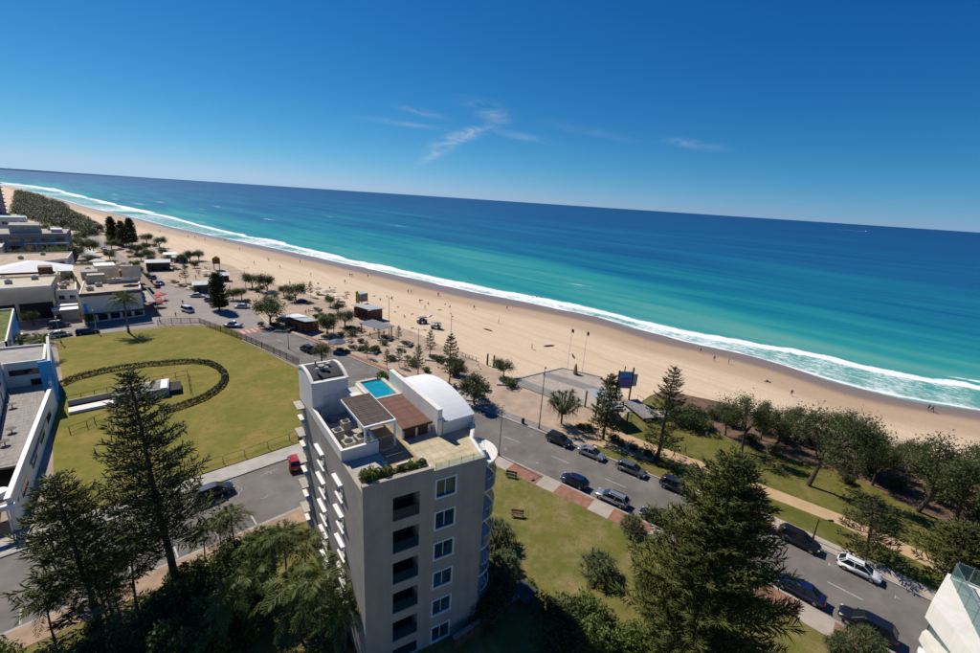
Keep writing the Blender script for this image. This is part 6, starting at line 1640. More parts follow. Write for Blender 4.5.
# beach buggies with boards
for p, rz, lab, co in (((80.9, 112.4), R(175), 'dark beach patrol buggy with boards on top', 'slate'), ((81, 105), R(130), 'smaller brown beach buggy beside the dark one', 'sand')):
    t = thing('beach_buggy', lab, 'buggy', (*p, 0.02), rz, 'beach buggies')
    bdy = MB().box(-1.6, 1.6, -0.75, 0.75, 0.55, 0.95).build('body', PAINT[co], t)
    MB().add([(0.7, -0.7, 0.95), (0.7, 0.7, 0.95), (0.3, 0.6, 1.75), (0.3, -0.6, 1.75)], [(0, 1, 2, 3)]).build('windscreen', M_CGLASS, t)
    for x in (0.3, -1.4):
        for y in (-0.65, 0.65): MB().cyl(x, y, 0.95, 1.78, 0.04, 6).build('roll_bar', M_BLACK, t)
    MB().box(-1.5, 0.4, -0.75, 0.75, 1.78, 1.84).build('roof', PAINT[co], t)
    MB().box(-0.9, -0.4, -0.6, 0.6, 0.95, 1.35).build('seat', M_TRIM, t)
    for y in (-0.35, 0.3):
        MB().tube([(-1.7, y, 1.9), (0, y, 1.94), (1.7, y, 1.9)], [0.06, 0.26, 0.05], 8).build('board', mat('rescue_board', (0.6, 0.45, 0.12), 0.5) if y < 0 else M_FRAME, t)
    for x in (-1.05, 1.05):
        for y in (-0.8, 0.8): MB().tube([(x, y - 0.14, 0.38), (x, y + 0.14, 0.38)], 0.38, 14).build('wheel', M_TYRE, t)
for k, (p, lab) in enumerate((((88.4, 118.1), 'pale surf ski lying on the sand behind the dark buggy'), ((94.1, 94.9), 'dark upturned ski alone on the open sand'), ((98.4, 73.4), 'rescue board lying on the sand near the flag poles'), ((97.2, 64), 'small dark board between the two flag poles'))):
    t = MB().tube([(-2.0, 0, 0.15), (-1.0, 0, 0.2), (0.8, 0, 0.22), (2.1, 0, 0.2)], [0.04, 0.24, 0.3, 0.05], 8).build('surf_board', M_FRAME if k == 0 else M_DKTIMBER)
    t.location = (*p, -0.02); t.rotation_euler.z = 0.6 + k * 1.1; t.scale.z = 0.7
    tag(t, lab, 'surfboard', 'boards on the sand')

# ================================================================ street furniture
def lamp_post(p, h, label, arms=1, rz=0.0, m=None, group='lamp posts', z=0.12):
    t = thing('lamp_post', label, 'lamp post', (*p, z), rz, group)
    MB().tube([(0, 0, 0), (0, 0, h)], [0.10, 0.05], 8).build('pole', m or M_STEEL, t)
    MB().cyl(0, 0, 0, 0.35, 0.17, 8).build('base', M_BLACK, t)
    for k in range(arms):
        s = 1 if k == 0 else -1
        a = MB().tube([(0, 0, h - 0.5), (s * 0.5, 0, h - 0.2), (s * 1.3, 0, h - 0.1)], [0.04, 0.035, 0.03], 6).build('arm', m or M_STEEL, t)
        MB().obox((s * 1.55, 0, h - 0.12), (0.62, 0.28, 0.14)).build('lamp_head', M_BLACK, a)
    return t
lamp_post((58.3, 43.8), 11.5, 'tall dark lamp post at the kerb left of the pandanus tree', 2, R(35), M_BLACK)
lamp_post((46.2, 42.2), 9.0, 'slim steel lamp post at the kerb beside the block', 1, R(170))
lamp_post((54.6, 77), 11.3, 'twin armed lamp post at the kerb beyond the white vault', 2, R(120))
lamp_post((69, 83.1), 11.2, 'lamp post with two lamps against the open sand', 2, R(60))
lamp_post((50.8, 111.9), 7.8, 'lamp post beside the brown kiosk', 1, R(30), M_BLACK)
lamp_post((65.3, 107), 11.4, 'tall lamp post behind the slatted shade roof', 2, R(80))
lamp_post((50.5, 189.8), 8, 'thin lamp post at the sand edge near the tree row', 1, R(0))
lamp_post((32.8, 252.4), 9.3, 'far lamp post beside the dark shed', 1, R(10))
lamp_post((17.2, 152.3), 6.5, 'lamp post at the corner by the red parasols', 1, R(-60))
lamp_post((3.3, 148.6), 5.9, 'lamp post at the far edge of the lawn', 1, R(90))
lamp_post((-3.6, 143.3), 6.3, 'lamp post at the lawn edge by the silver car', 1, R(90))
lamp_post((38, 110.4), 5.4, 'lamp post on the lawn side of the road near the crossing', 1, R(0))
lamp_post((64.8, 2.7), 3.2, 'short dark lamp by the black four wheel drive', 1, R(-45), M_BLACK)
# flag poles
M_FLAG = [mat('blue_flag', (0.03, 0.05, 0.22), 0.8), mat('black_flag', (0.03, 0.025, 0.02), 0.8, hue=(0.3, 0.05, 0.02))]
for k, (p, h, lab) in enumerate((((87.4, 58.8), 10.7, 'flag pole nearer the lamp post on the plaza edge'), ((88.4, 55), 10.8, 'flag pole beside the standing stone'))):
    t = thing('flag_pole', lab, 'flag pole', (*p, 0.24), 0, 'plaza flag poles')
    MB().tube([(0, 0, 0), (0, 0, h)], [0.07, 0.035], 8).build('pole', M_FRAME, t)
    f = MB()
    vs = []; n = 6
    for i in range(n + 1):
        for j in range(3):
            vs.append((0.06 + i * 0.2, 0.14 * math.sin(i * 1.3 + j * 0.4) , h - 0.1 - j * 0.45 - 0.10 * i))
    f.add(vs, [(i * 3 + j, (i + 1) * 3 + j, (i + 1) * 3 + j + 1, i * 3 + j + 1) for i in range(n) for j in range(2)])
    f.build('flag', M_FLAG[k], t, True)
    MB().cyl(0, 0, h, h + 0.1, 0.07, 8).build('finial', M_FRAME, t)
# standing stone
sv = []
r_ = rng(5)
for z, a in ((0, 1.0), (0.6, 0.95), (1.2, 0.8), (1.9, 0.58), (2.6, 0.2)):
    sv += [(0.95 * a * math.cos(k * 1.047) * r_.uniform(0.85, 1.12) + 0.16 * z, 0.55 * a * math.sin(k * 1.047) * r_.uniform(0.85, 1.12), z) for k in range(6)]
so = MB().add(sv, [(i * 6 + k, i * 6 + (k + 1) % 6, (i + 1) * 6 + (k + 1) % 6, (i + 1) * 6 + k) for i in range(4) for k in range(6)] + [tuple(range(24, 30))]).build('standing_stone', mat('brown_stone', (0.16, 0.12, 0.08), 0.9, var=0.3, scale=2, bump=0.6, bscale=5))
so.location = (*(86.1, 55.4), 0.24); so.rotation_euler.z = R(40); tag(so, 'leaning brown standing stone memorial on the plaza', 'stone')
# two timber posts
for k, p in enumerate(((72.7, 72.8), (73.3, 71.1))):
    o = MB().tube([(0, 0, 0), (0.02, 0, 1.4), (0, 0, 2.9)], [0.24, 0.22, 0.2], 8).build('timber_post', M_DKTIMBER)
    o.location = (*p, 0.1); tag(o, ('left one of the two thick timber posts at the beach entrance', 'right one of the two thick timber posts at the beach entrance')[k], 'post', 'beach entrance posts')
# beach access fence
def fence(pts, h, step, label, m, rails=2, z=0.12, cat='fence', name='fence', panel=None, group=None, rz=0):
    cx_, cy_ = pts[0]
    t = thing(name, label, cat, (cx_, cy_, z), 0, group)
    for (x0, y0), (x1, y1) in zip(pts, pts[1:]):
        L = math.hypot(x1 - x0, y1 - y0); n = max(1, round(L / step))
        for k in range(n):
            tq = k / n; MB().box(x0 - cx_ + (x1 - x0) * tq - 0.05, x0 - cx_ + (x1 - x0) * tq + 0.05, y0 - cy_ + (y1 - y0) * tq - 0.05, y0 - cy_ + (y1 - y0) * tq + 0.05, 0, h).build('post', m, t)
        for q in range(rails):
            zz = h * (0.95 - 0.8 * q / max(1, rails - 1)) if rails > 1 else h * 0.95
            MB().tube([(x0 - cx_, y0 - cy_, zz), (x1 - cx_, y1 - cy_, zz)], 0.035, 4).build('rail', m, t)
        if panel:
            n = int(L / panel)
            for k in range(n):
                tq = (k + 0.5) / n; xx, yy = x0 - cx_ + (x1 - x0) * tq, y0 - cy_ + (y1 - y0) * tq
                o = link('picket', PICKET, t); o.location = (xx, yy, 0.1)
    return t
PICKET = MB().box(-0.03, 0.03, -0.045, 0.045, 0, 1.55).mesh('picket', M_DKTIMBER)
fence([(16.1, 147.7), (19.4, 148), (25.5, 144.6), (29.7, 128.6), (32.7, 113.9), (35.8, 97.6)], 1.8, 2.6, 'dark brown picket fence between the big lawn and the road', M_DKTIMBER, 2, 0.13, panel=0.32)
fence([(-3.4, 68.2), (2.7, 67.2), (9.5, 66.4), (15.3, 66.2), (22.1, 66.7), (24, 67.3)], 1.3, 3.2, 'thin wire fence along the side street edge of the big lawn', M_STEEL, 2, 0.13)
fence([(-3.4, 102.9), (0.3, 103.2), (3.9, 103.8), (8.7, 104.5), (15.2, 104.9), (13.7, 94.4)], 1.25, 2.4, 'wire fence round the sunken ramp inside the oval hedge', M_BLACK, 2, 0.13)
fence([(-3.5, 89.3), (-1.4, 90.1), (-0.4, 91), (1.8, 91.9)], 1.25, 2.4, 'short wire fence on the near side of the sunken ramp', M_BLACK, 2, 0.13)
fence([(71.2, 80.8), (72.1, 74.9)], 1.1, 1.2, 'low timber rail at the beach entrance', M_DKTIMBER, 2, 0.1)
# sunken ramp and its concrete portal on the lawn
rp_ = thing('ramp_portal', 'pale concrete ramp walls and portal sunk in the lawn inside the hedge', 'ramp', (4, 98.5, 0.14))
M_RAMPSHADE = mat('painted_ramp_shade', (0.03, 0.03, 0.032), 0.9)  # near-black colour paints the shade down in the ramp and its opening
MB().box(-7.4, -1.0, 0.6, 2.6, 0.002, 0.02).build('ramp_shade_sheet', M_RAMPSHADE, rp_)  # flat sheet on the lawn, coloured as the shaded slot
MB().box(-7.4, -1.0, 2.6, 2.85, 0, 1.0).build('wall', M_CONC, rp_)
MB().box(-7.4, -1.0, -1.6, 0.5, 0, 0.5).build('wall', M_WHITE, rp_)
MB().prism([(-1.2, -0.6), (6.6, -2.4), (7.6, 2.8), (-0.6, 3.2)], 0, 1.5).build('portal', M_CONC, rp_)
MB().prism([(5.4, -2.0), (6.4, -2.25), (7.3, 2.3), (6.2, 2.5)], 1.51, 1.7).build('portal_edge', M_FRAME, rp_)
MB().prism([(6.75, -2.1), (8.6, -2.4), (9.2, 1.8), (7.5, 2.3)], 0.0, 0.9).build('portal_mouth_shade', M_RAMPSHADE, rp_)  # solid block painted dark for the shade inside the opening
MB().box(-1.5, -1.1, -1.2, -0.2, 0, 1.6).build('pillar', M_FRAME, rp_)
MB().prism([(-0.6, -0.2), (5.6, -1.7), (6.2, 2.2), (-0.2, 2.8)], 1.505, 1.54).build('portal_top', mat('grey_portal_top', (0.25, 0.24, 0.22), 0.9, var=0.35, scale=1.2), rp_)

# planters with dark bench walls along the promenade
M_BENCH = mat('dark_bench_timber', (0.05, 0.04, 0.035), 0.7, var=0.3, scale=3)
PLS = shrub(90, 1.5, 0.9, L_BROAD, 0.12, 900, 7); PLS2 = shrub(91, 1.5, 0.7, L_GARDEN, 0.11, 800, 6)
PLANT = [((56.9, 59.8), 1.0, 1), ((67.9, 61.9), 1.15, 0), ((56.1, 67.8), 0.9, 1), ((63.6, 83.3), 1.1, 0), ((65.8, 78.4), 1.2, 0), ((63.8, 96.2), 1.1, 0), ((62, 103.6), 1.15, 0), ((53.5, 96.4), 1.1, 1), ((50.8, 100.9), 1.05, 0), ((58.5, 86.8), 0.9, 1), ((53.2, 73.8), 0.8, 1), ((58.9, 143), 1.0, 0), ((57.7, 136.2), 0.9, 0), ((58.8, 117), 1.1, 1), ((48.8, 113.2), 0.95, 1), ((42.2, 126.2), 1.2, 1), ((60, 92.9), 0.8, 0), ((36.5, 166.8), 1.0, 1), ((29.9, 210.9), 1.0, 1), ((30.9, 201.5), 1.0, 0), ((33.1, 194.2), 1.0, 1), ((35.8, 242.1), 1.0, 0), ((25.3, 305.6), 1.1, 0), ((23.2, 319.3), 1.0, 1), ((23.3, 370.9), 1.2, 0), ((47.4, 101.3), 0.9, 0)]
for k, (p, s, i) in enumerate(left_to_right(PLANT)):
    t = thing('planter', '%s planter from the left along the promenade, green shrub behind a dark bench wall' % ORD[k], 'planter', (*p, 0.12), R(-52 + 9 * (k % 3)), 'promenade planters')
    t.scale = (s, s, s)
    MB().prism([(-1.7, -1.1), (1.7, -1.1), (1.5, 1.2), (-1.5, 1.2)], 0, 0.28).build('bed_edge', M_CONC, t)
    MB().box(1.2, 1.75, -1.3, 1.4, 0.29, 0.55).build('bench_seat', M_BENCH, t)
    MB().box(1.3, 1.6, -1.1, 1.2, 0.0, 0.29).build('bench_base', M_DARK, t)
    for nm, me in (PLS, PLS2)[i]:
        o = link('planting_' + nm, me, t); o.location = (-0.2, 0, 0.22)
# garden benches on the lawn
def bench(p, rz, m, label):
    t = thing('garden_bench', label, 'bench', (*p, 0.1), rz, 'lawn benches')
    for k in range(3): MB().box(-0.85, 0.85, -0.25 + k * 0.17, -0.11 + k * 0.17, 0.43, 0.47).build('seat_slat', m, t)
    for k in range(2): MB().box(-0.85, 0.85, 0.28, 0.32, 0.58 + k * 0.18, 0.72 + k * 0.18).build('back_slat', m, t)
    for x in (-0.7, 0.7):
        for y in (-0.2, 0.27): MB().box(x - 0.04, x + 0.04, y - 0.04, y + 0.04, 0, 0.43 if y < 0 else 0.92).build('leg', M_BLACK, t)
bench((37.9, 30.5), R(-50), M_TIMBER, 'red brown garden bench on the lawn beside the block')
bench((43.5, 36.9), R(-60), M_BLACK, 'dark garden bench at the edge of the lawn near the brick footpath')
# picnic tables
def picnic(p, rz, label, roof=None):
    t = thing('picnic_table', label, 'table', (*p, 0.12), rz, 'promenade picnic tables')
    for k in range(4): MB().box(-0.95, 0.95, -0.4 + k * 0.2, -0.22 + k * 0.2, 0.72, 0.76).build('top_slat', M_TIMBER, t)
    for y in (-0.75, 0.75): MB().box(-0.95, 0.95, y - 0.14, y + 0.14, 0.42, 0.46).build('seat', M_TIMBER, t)
    for x in (-0.65, 0.65): MB().box(x - 0.05, x + 0.05, -0.8, 0.8, 0.36, 0.42).build('cross_beam', M_BLACK, t)
    for x in (-0.65, 0.65): MB().box(x - 0.05, x + 0.05, -0.06, 0.06, 0.0, 0.72).build('leg', M_BLACK, t)
for k, (p, rz) in enumerate(left_to_right([((70, 167.3), 0.3), ((70.8, 160.8), 0.5), ((71.5, 152.9), 0.2), ((69.9, 144.9), 0.6), ((60.8, 153.4), 0.4), ((75.9, 156.2), 0.1), ((53.2, 107.2), 0.4), ((60.3, 113.7), 0.2), ((43, 233.4), 0.3), ((43.7, 222), 0.5), ((36.7, 230.3), 0.2), ((36, 205.7), 0.4), ((40.2, 266.3), 0.1), ((79.7, 162.3), 0.3), ((76.6, 168.1), 0.4)])):
    picnic(p, rz, '%s timber picnic table from the left on the promenade' % ORD[k])

# ================================================================ small beach buildings
M_ROOFG = mat('pale_blue_grey_roof', (0.42, 0.46, 0.46), 0.55, var=0.1, scale=0.6)
M_BRICK = mat('red_brown_brick', (0.17, 0.075, 0.05), 0.85, var=0.3, scale=2.0)
# brown kiosk
kk = thing('brown_kiosk', 'brown brick kiosk with white and grey skillion roofs beside the road', 'kiosk', (*(47.3, 125.4), 0.12), R(106))
MB().box(-4.6, 4.6, -2.2, 2.2, 0, 2.7).build('wall', M_BRICK, kk)
MB().add([(-5.0, -2.7, 2.75), (0.2, -2.7, 2.75), (0.2, 2.7, 3.5), (-5.0, 2.7, 3.5), (-5.0, -2.7, 2.9), (0.2, -2.7, 2.9), (0.2, 2.7, 3.65), (-5.0, 2.7, 3.65)], [(3, 2, 1, 0), (4, 5, 6, 7), (0, 1, 5, 4), (1, 2, 6, 5), (2, 3, 7, 6), (3, 0, 4, 7)]).build('roof', M_ROOFG, kk)
MB().add([(0.3, -2.7, 2.95), (5.2, -2.7, 2.95), (5.2, 2.7, 3.7), (0.3, 2.7, 3.7), (0.3, -2.7, 3.1), (5.2, -2.7, 3.1), (5.2, 2.7, 3.85), (0.3, 2.7, 3.85)], [(3, 2, 1, 0), (4, 5, 6, 7), (0, 1, 5, 4), (1, 2, 6, 5), (2, 3, 7, 6), (3, 0, 4, 7)]).build('roof', M_ROOFW, kk)
for x in (-3.4, -0.4, 2.6): MB().box(x - 0.5, x + 0.5, 2.2, 2.24, 0.1, 2.2).build('door', M_DARK, kk)
for x in (-2.6, 1.2): MB().box(x - 0.8, x + 0.8, -2.24, -2.2, 1.6, 2.3).build('vent_window', M_GLASS, kk)
# shade pavilion with lookout tower and slatted shade roof
M_YEL = mat('yellow_panel', (0.78, 0.45, 0.02), 0.6)
def shelter_roof(mb, x0, x1, y0, y1, z0, z1, th=0.14):
    mb.add([(x0, y0, z0), (x1, y0, z0), (x1, y1, z1), (x0, y1, z1), (x0, y0, z0 + th), (x1, y0, z0 + th), (x1, y1, z1 + th), (x0, y1, z1 + th)], [(3, 2, 1, 0), (4, 5, 6, 7), (0, 1, 5, 4), (1, 2, 6, 5), (2, 3, 7, 6), (3, 0, 4, 7)]); return mb
sp = thing('beach_pavilion', 'open beach pavilion with pale grey roof at the edge of the sand', 'pavilion', (*(69.3, 126.4), 0.12), R(100))
shelter_roof(MB(), -4.4, 4.4, -3.2, 3.2, 3.4, 3.9).build('roof', M_ROOFG, sp)
for x in (-3.6, 0, 3.6):
    for y in (-2.6, 2.6): MB().box(x - 0.15, x + 0.15, y - 0.15, y + 0.15, 0, 3.4).build('column', M_DKTIMBER, sp)
MB().box(3.0, 3.9, -2.4, 2.4, 0, 3.3).build('end_wall', M_BRICK, sp); MB().box(-3.9, -3.0, -2.4, 2.4, 0, 3.3).build('end_wall', M_BRICK, sp)
MB().box(-1.8, 1.8, -0.5, 0.5, 0.4, 0.8).build('bench', M_TIMBER, sp)
lt = thing('lookout_tower', 'lifeguard lookout tower with yellow fin behind the beach pavilion', 'tower', (*(71.3, 134.3), 0.12), R(100))
for x in (-1.5, 1.5):
    for y in (-1.2, 1.2): MB().cyl(x, y, 0, 6.6, 0.1, 8).build('column', M_STEEL, lt)
MB().box(-1.7, 1.7, -1.4, 1.4, 3.9, 4.1).build('platform', M_CONC, lt)
MB().box(-1.6, -1.45, -1.3, 1.3, 4.1, 6.5).build('glass_side', M_BGLASS, lt); MB().box(-1.4, 1.4, 1.2, 1.3, 4.1, 6.4).build('glass_front', M_ROOFG, lt)
MB().add([(-0.8, 1.42, 3.2), (0.8, 1.42, 3.2), (1.2, 1.42, 7.0), (0.1, 1.42, 7.5), (-0.8, 1.56, 3.2), (0.8, 1.56, 3.2), (1.2, 1.56, 7.0), (0.1, 1.56, 7.5)], [(0, 1, 2, 3), (7, 6, 5, 4), (0, 4, 5, 1), (1, 5, 6, 2), (2, 6, 7, 3), (3, 7, 4, 0)]).build('yellow_fin', M_YEL, lt)
MB().box(-1.7, 1.7, -1.4, 1.4, 6.6, 6.75).build('roof', M_ROOFG, lt)
pr = thing('slatted_shade', 'grey slatted shade roof on posts beside the beach pavilion', 'shade', (*(62.4, 108.9), 0.12), R(100))
for k in range(9): MB().box(-4.8, 4.8, -2.4 + k * 0.6, -2.15 + k * 0.6, 3.0, 3.2).build('slat', M_ROOFG, pr)
for x in (-3.8, 3.8): MB().box(x - 0.1, x + 0.1, -2.6, 2.9, 2.8, 2.998).build('beam', M_DKTIMBER, pr)
for x in (-3.8, 3.8):
    for y in (-2.2, 2.4): MB().box(x - 0.12, x + 0.12, y - 0.12, y + 0.12, 0, 2.8).build('post', M_DKTIMBER, pr)
# far lookout, sheds, toilet block
fl = thing('yellow_lookout', 'small far lifeguard lookout with bright yellow roof', 'tower', (*(51.2, 236), 0.1), R(80))
for x in (-1.3, 1.3):
    for y in (-1.1, 1.1): MB().cyl(x, y, 0, 3.0, 0.12, 6).build('column', M_DKTIMBER, fl)
MB().box(-1.7, 1.7, -1.5, 1.5, 3.0, 5.4).build('cabin', M_TIMBER, fl); MB().box(-1.5, 1.5, -1.54, -1.5, 4.0, 5.0).build('window', M_GLASS, fl)
MB().add([(-2, -1.8, 5.4), (2, -1.8, 5.4), (2, 1.8, 5.4), (-2, 1.8, 5.4), (-1, 0, 6.6), (1, 0, 6.6)], [(0, 1, 5, 4), (1, 2, 5), (2, 3, 4, 5), (3, 0, 4), (3, 2, 1, 0)]).build('roof', M_YEL, fl)
def hut(p, rz, sx, sy, h, wm, rm, label, name='beach_hut', cat='hut'):
    t = thing(name, label, cat, (*p, 0.1), rz)
    MB().box(-sx / 2, sx / 2, -sy / 2, sy / 2, 0, h).build('wall', wm, t)
    shelter_roof(MB(), -sx / 2 - 0.5, sx / 2 + 0.5, -sy / 2 - 0.5, sy / 2 + 0.5, h + 0.02, h + 0.5).build('roof', rm, t)
    for x in (-sx / 4, sx / 4): MB().box(x - 0.5, x + 0.5, -sy / 2 - 0.04, -sy / 2 - 0.001, 0.1, 2.1).build('door', M_DARK, t)
    MB().box(-sx / 2 - 0.04, -sx / 2 - 0.001, -sy / 5, sy / 5, 1.3, 2.1).build('window', M_GLASS, t)
    return t
hut((30.1, 244.4), R(-8), 8.5, 6, 3.6, M_DKTIMBER, M_ROOFG, 'dark timber shed with pale roof across the far road')
hut((35.9, 188.8), R(-12), 6.0, 4.4, 3.0, mat('dull_green_wall', (0.09, 0.10, 0.08), 0.8), M_ROOFG, 'dull green toilet block left of the island pine')
hut((39.9, 277.3), R(-8), 5.0, 4.0, 2.4, M_WHITE, M_ROOFW, 'left one of two small white beach huts past the dark shed')
hut((42.2, 265.6), R(-8), 6.0, 4.0, 2.4, M_CONC, M_ROOFG, 'right one of two small beach huts past the dark shed, grey sided')
hut((46.5, 207.9), R(-10), 5.0, 3.5, 2.4, M_TIMBER, M_ROOFG, 'brown kiosk on the promenade behind the island pine')
# plaza shelter, signboard tower, ramp deck
ps = thing('plaza_shelter', 'beach shelter with two pale metal roofs beside the plaza', 'shelter', (*(74, 39.3), 0.2), R(62))
def roofpart(x0, x1, y0, y1, z0, z1): return shelter_roof(MB(), x0, x1, y0, y1, z0, z1)
roofpart(-1.4, 3.6, -0.6, 3.4, 3.3, 3.9).build('roof', M_ROOFG, ps)
roofpart(-5.6, -1.7, -1.6, 2.6, 2.9, 3.5).build('roof', M_ROOFG, ps)
for x, y, h in ((-1.1, -0.2, 3.3), (3.3, -0.2, 3.3), (3.3, 3.0, 3.8), (-1.1, 3.0, 3.8), (-5.3, -1.3, 2.9), (-2.0, -1.3, 2.9), (-5.3, 2.3, 3.4), (-2.0, 2.3, 3.4)):
    MB().box(x - 0.12, x + 0.12, y - 0.12, y + 0.12, 0, h).build('post', M_DKTIMBER, ps)
MB().box(-1.2, 3.4, -0.32, -0.12, 2.6, 3.2).build('timber_frieze', M_TIMBER, ps)
MB().box(0.0, 3.2, 1.2, 1.6, 0.4, 0.5).build('bench', M_TIMBER, ps); MB().box(0.2, 3.0, 1.3, 1.5, 0, 0.4).build('bench_base', M_CONC, ps)
rd = thing('viewing_deck', 'raised deck and ramp between shelter and shrubs', 'deck', (*(81.3, 37), 0.1), R(62))
MB().box(-6, 2.0, -2.0, 2.0, 0.7, 0.9).build('deck', M_GREYP, rd)
for x in (-5.5, -2, 1.5):
    for y in (-1.7, 1.7): MB().box(x - 0.15, x + 0.15, y - 0.15, y + 0.15, 0, 0.7).build('pier', M_DKTIMBER, rd)
for y in (-2.0, 2.0):
    MB().tube([(-6, y, 1.9), (2, y, 1.9)], 0.04, 6).build('rail', M_STEEL, rd)
    for k in range(5): MB().cyl(-6 + 2 * k, y, 0.9, 1.9, 0.035, 6).build('rail_post', M_STEEL, rd)
MB().box(-6.0, -3.0, -5.2, -2.2, 0.0, 0.5).build('step_block', M_PALE, rd)
st_ = thing('signboard_tower', 'tall signboard with blue and purple poster beside the shelter', 'sign', (*(82.8, 40.7), 0.2), R(-42))
for x in (-1.5, 1.5): MB().box(x - 0.14, x + 0.14, -0.14, 0.14, 0, 7.4 if x > 0 else 6.6).build('post', M_DKTIMBER, st_)
def poster():
    m = bpy.data.materials.new('poster_print'); m.use_nodes = True
    n, l = m.node_tree.nodes, m.node_tree.links; p = n['Principled BSDF']; p.inputs['Roughness'].default_value = 0.5
    t = n.new('ShaderNodeTexCoord'); s = n.new('ShaderNodeSeparateXYZ'); l.new(t.outputs['Generated'], s.inputs[0])
    rp = n.new('ShaderNodeValToRGB'); nz = n.new('ShaderNodeTexNoise'); nz.inputs['Scale'].default_value = 3.0; l.new(t.outputs['Generated'], nz.inputs['Vector'])
    ad = n.new('ShaderNodeMath'); ad.operation = 'MULTIPLY_ADD'; l.new(nz.outputs['Fac'], ad.inputs[0]); ad.inputs[1].default_value = 0.35; l.new(s.outputs['Z'], ad.inputs[2])
    l.new(ad.outputs[0], rp.inputs['Fac']); cr = rp.color_ramp; cr.interpolation = 'CONSTANT'
    cr.elements[0].color = (0.08, 0.13, 0.22, 1); cr.elements[1].position = 0.85; cr.elements[1].color = (0.03, 0.33, 0.60, 1)
    e = cr.elements.new(0.42); e.color = (0.28, 0.06, 0.42, 1); e = cr.elements.new(0.62); e.color = (0.05, 0.10, 0.36, 1)
    l.new(rp.outputs[0], p.inputs['Base Color']); return m
bd_ = MB().box(-1.3, 1.3, -0.1, 0.1, 2.6, 6.3).build('board', M_ROOFG, st_)
MB().box(-1.15, 1.15, -0.13, -0.101, 2.8, 6.2).build('poster', poster(), bd_)
MB().box(-1.5, 1.5, -0.12, 0.12, 6.32, 6.5).build('top_beam', M_ROOFG, st_)
MB().box(1.42, 2.6, -0.06, 0.06, 3.2, 6.0).build('side_board', M_ROOFG, bd_)
MB().cyl(-0.4, 0, 6.5, 7.6, 0.12, 8).build('camera_mast', M_BLACK, st_)
# lawn shade parasols and a blue umbrella by the road
umbrella((*(47.2, 102.4), 0.12), 2.3, 3.2, mat('slate_canvas', (0.10, 0.13, 0.17), 0.8), 'slate blue parasol by the road near the brown kiosk')
umbrella((*(54.6, 54.9), 0.12), 1.3, 2.6, mat('charcoal_canvas', (0.03, 0.035, 0.05), 0.8), 'small dark parasol at the kerb beside the white vaulted roof')
# round table shades on the beach-side tables
for k, p in enumerate(((70, 167.3), (71.5, 152.9), (70.8, 160.8), (43.7, 222))):
    umbrella((*p, 0.12), 1.7, 2.7, M_CANVAS if k % 2 else mat('grey_canvas', (0.4, 0.4, 0.38), 0.8), ('grey parasol over the leftmost table group left of the lookout', 'white parasol over the table nearest the lookout', 'grey parasol over the middle table left of the lookout', 'white parasol over the far tables by the yellow lookout')[k], 'table parasols')
# litter bin / meter posts
for k, (p, lab) in enumerate((((63.5, 74.4), 'grey litter bin beside the young pine near the timber posts'), ((23.4, 65.7), 'green litter bin at the side street behind the block'), ((57.3, 46.9), 'dark bollard at the kerb left of the tall lamp post'))):
    t = MB().tube([(0, 0, 0), (0, 0, 0.9), (0, 0, 1.05)], [0.3, 0.32, 0.2], 10).build('litter_bin', M_BLACK if k else M_STEEL)
    t.location = (*p, 0.12); tag(t, lab, 'bin')
# brick boundary wall in the shaded garden under the block
gw = thing('garden_wall', 'red brick garden wall with pale coping in the shade by the block', 'wall', (*(25.9, 21.8), 0.1), math.atan2((26.1, 21.8)[1] - (23.5, 22.1)[1], (26.1, 21.8)[0] - (23.5, 22.1)[0]))
MB().box(-5.5, 2.2, -0.15, 0.15, 0, 1.3).build('brickwork', M_BRICK, gw); MB().box(-5.6, 2.3, -0.2, 0.2, 1.302, 1.4).build('coping', M_GREYP, gw)
MB().obox((3.4, 0.2, 1.0), (2.2, 2.0, 0.12), R(15)).build('small_roof', mat('slate_grey_sheet', (0.045, 0.048, 0.05), 0.8), gw)
MB().box(2.6, 4.2, -0.5, 0.9, 0, 0.94).build('hut_wall', M_BRICK, gw)

# ================================================================ the balcony corner at the lower right
BB = thing('neighbour_building', 'white balcony corner with green glass balustrade cut off at the lower right', 'building', (0, 0, 0))
bz_ = 21.0
q0, q1, q2, q3 = (30.5, -4.1), (34, -4.7), (34.8, -8.2), (27.3, -5.9)
far1 = (q2[0] + (q3[0] - q0[0]) * 0.2, q2[1])
MB().prism([q0, q1, (34.3, -8.8), (24.9, -6.5), (27.3, -5.9)], bz_ - 1.1, bz_).build('balcony_slab', M_WHITE, BB)
gl_ = glassmat('green_glass_balustrade', (0.06, 0.16, 0.14), 0.05, 0.55)
def glasswall(a, b, z0, z1, par, n=4):
    w = MB().add([(a[0], a[1], z0), (b[0], b[1], z0), (b[0], b[1], z1), (a[0], a[1], z1)], [(0, 1, 2, 3)]).build('glass_panel', gl_, par)
    for k in range(n + 1):
        t = k / n; MB().cyl(a[0] + (b[0] - a[0]) * t, a[1] + (b[1] - a[1]) * t, z0 - 0.05, z1 + 0.12, 0.025, 6).build('post', M_STEEL, w)
    MB().tube([(a[0], a[1], z1 + 0.02), (b[0], b[1], z1 + 0.02)], 0.025, 6).build('rail', M_STEEL, w)
glasswall((33.8, -4.9), (34, -8.5), bz_ + 0.02, bz_ + 1.0, BB, 6)
glasswall((33.5, -4.8), (28.1, -6.1), bz_ + 0.02, bz_ + 1.0, BB, 5)
lo_ = 17.6
MB().prism([(32.5, -4.5), (33, -4.7), (30.7, -7.1), (28.8, -6)], lo_ - 0.6, lo_).build('lower_slab', M_WHITE, BB)
glasswall((32.9, -4.7), (31.8, -5.6), lo_ + 0.02, lo_ + 1.9, BB, 3)
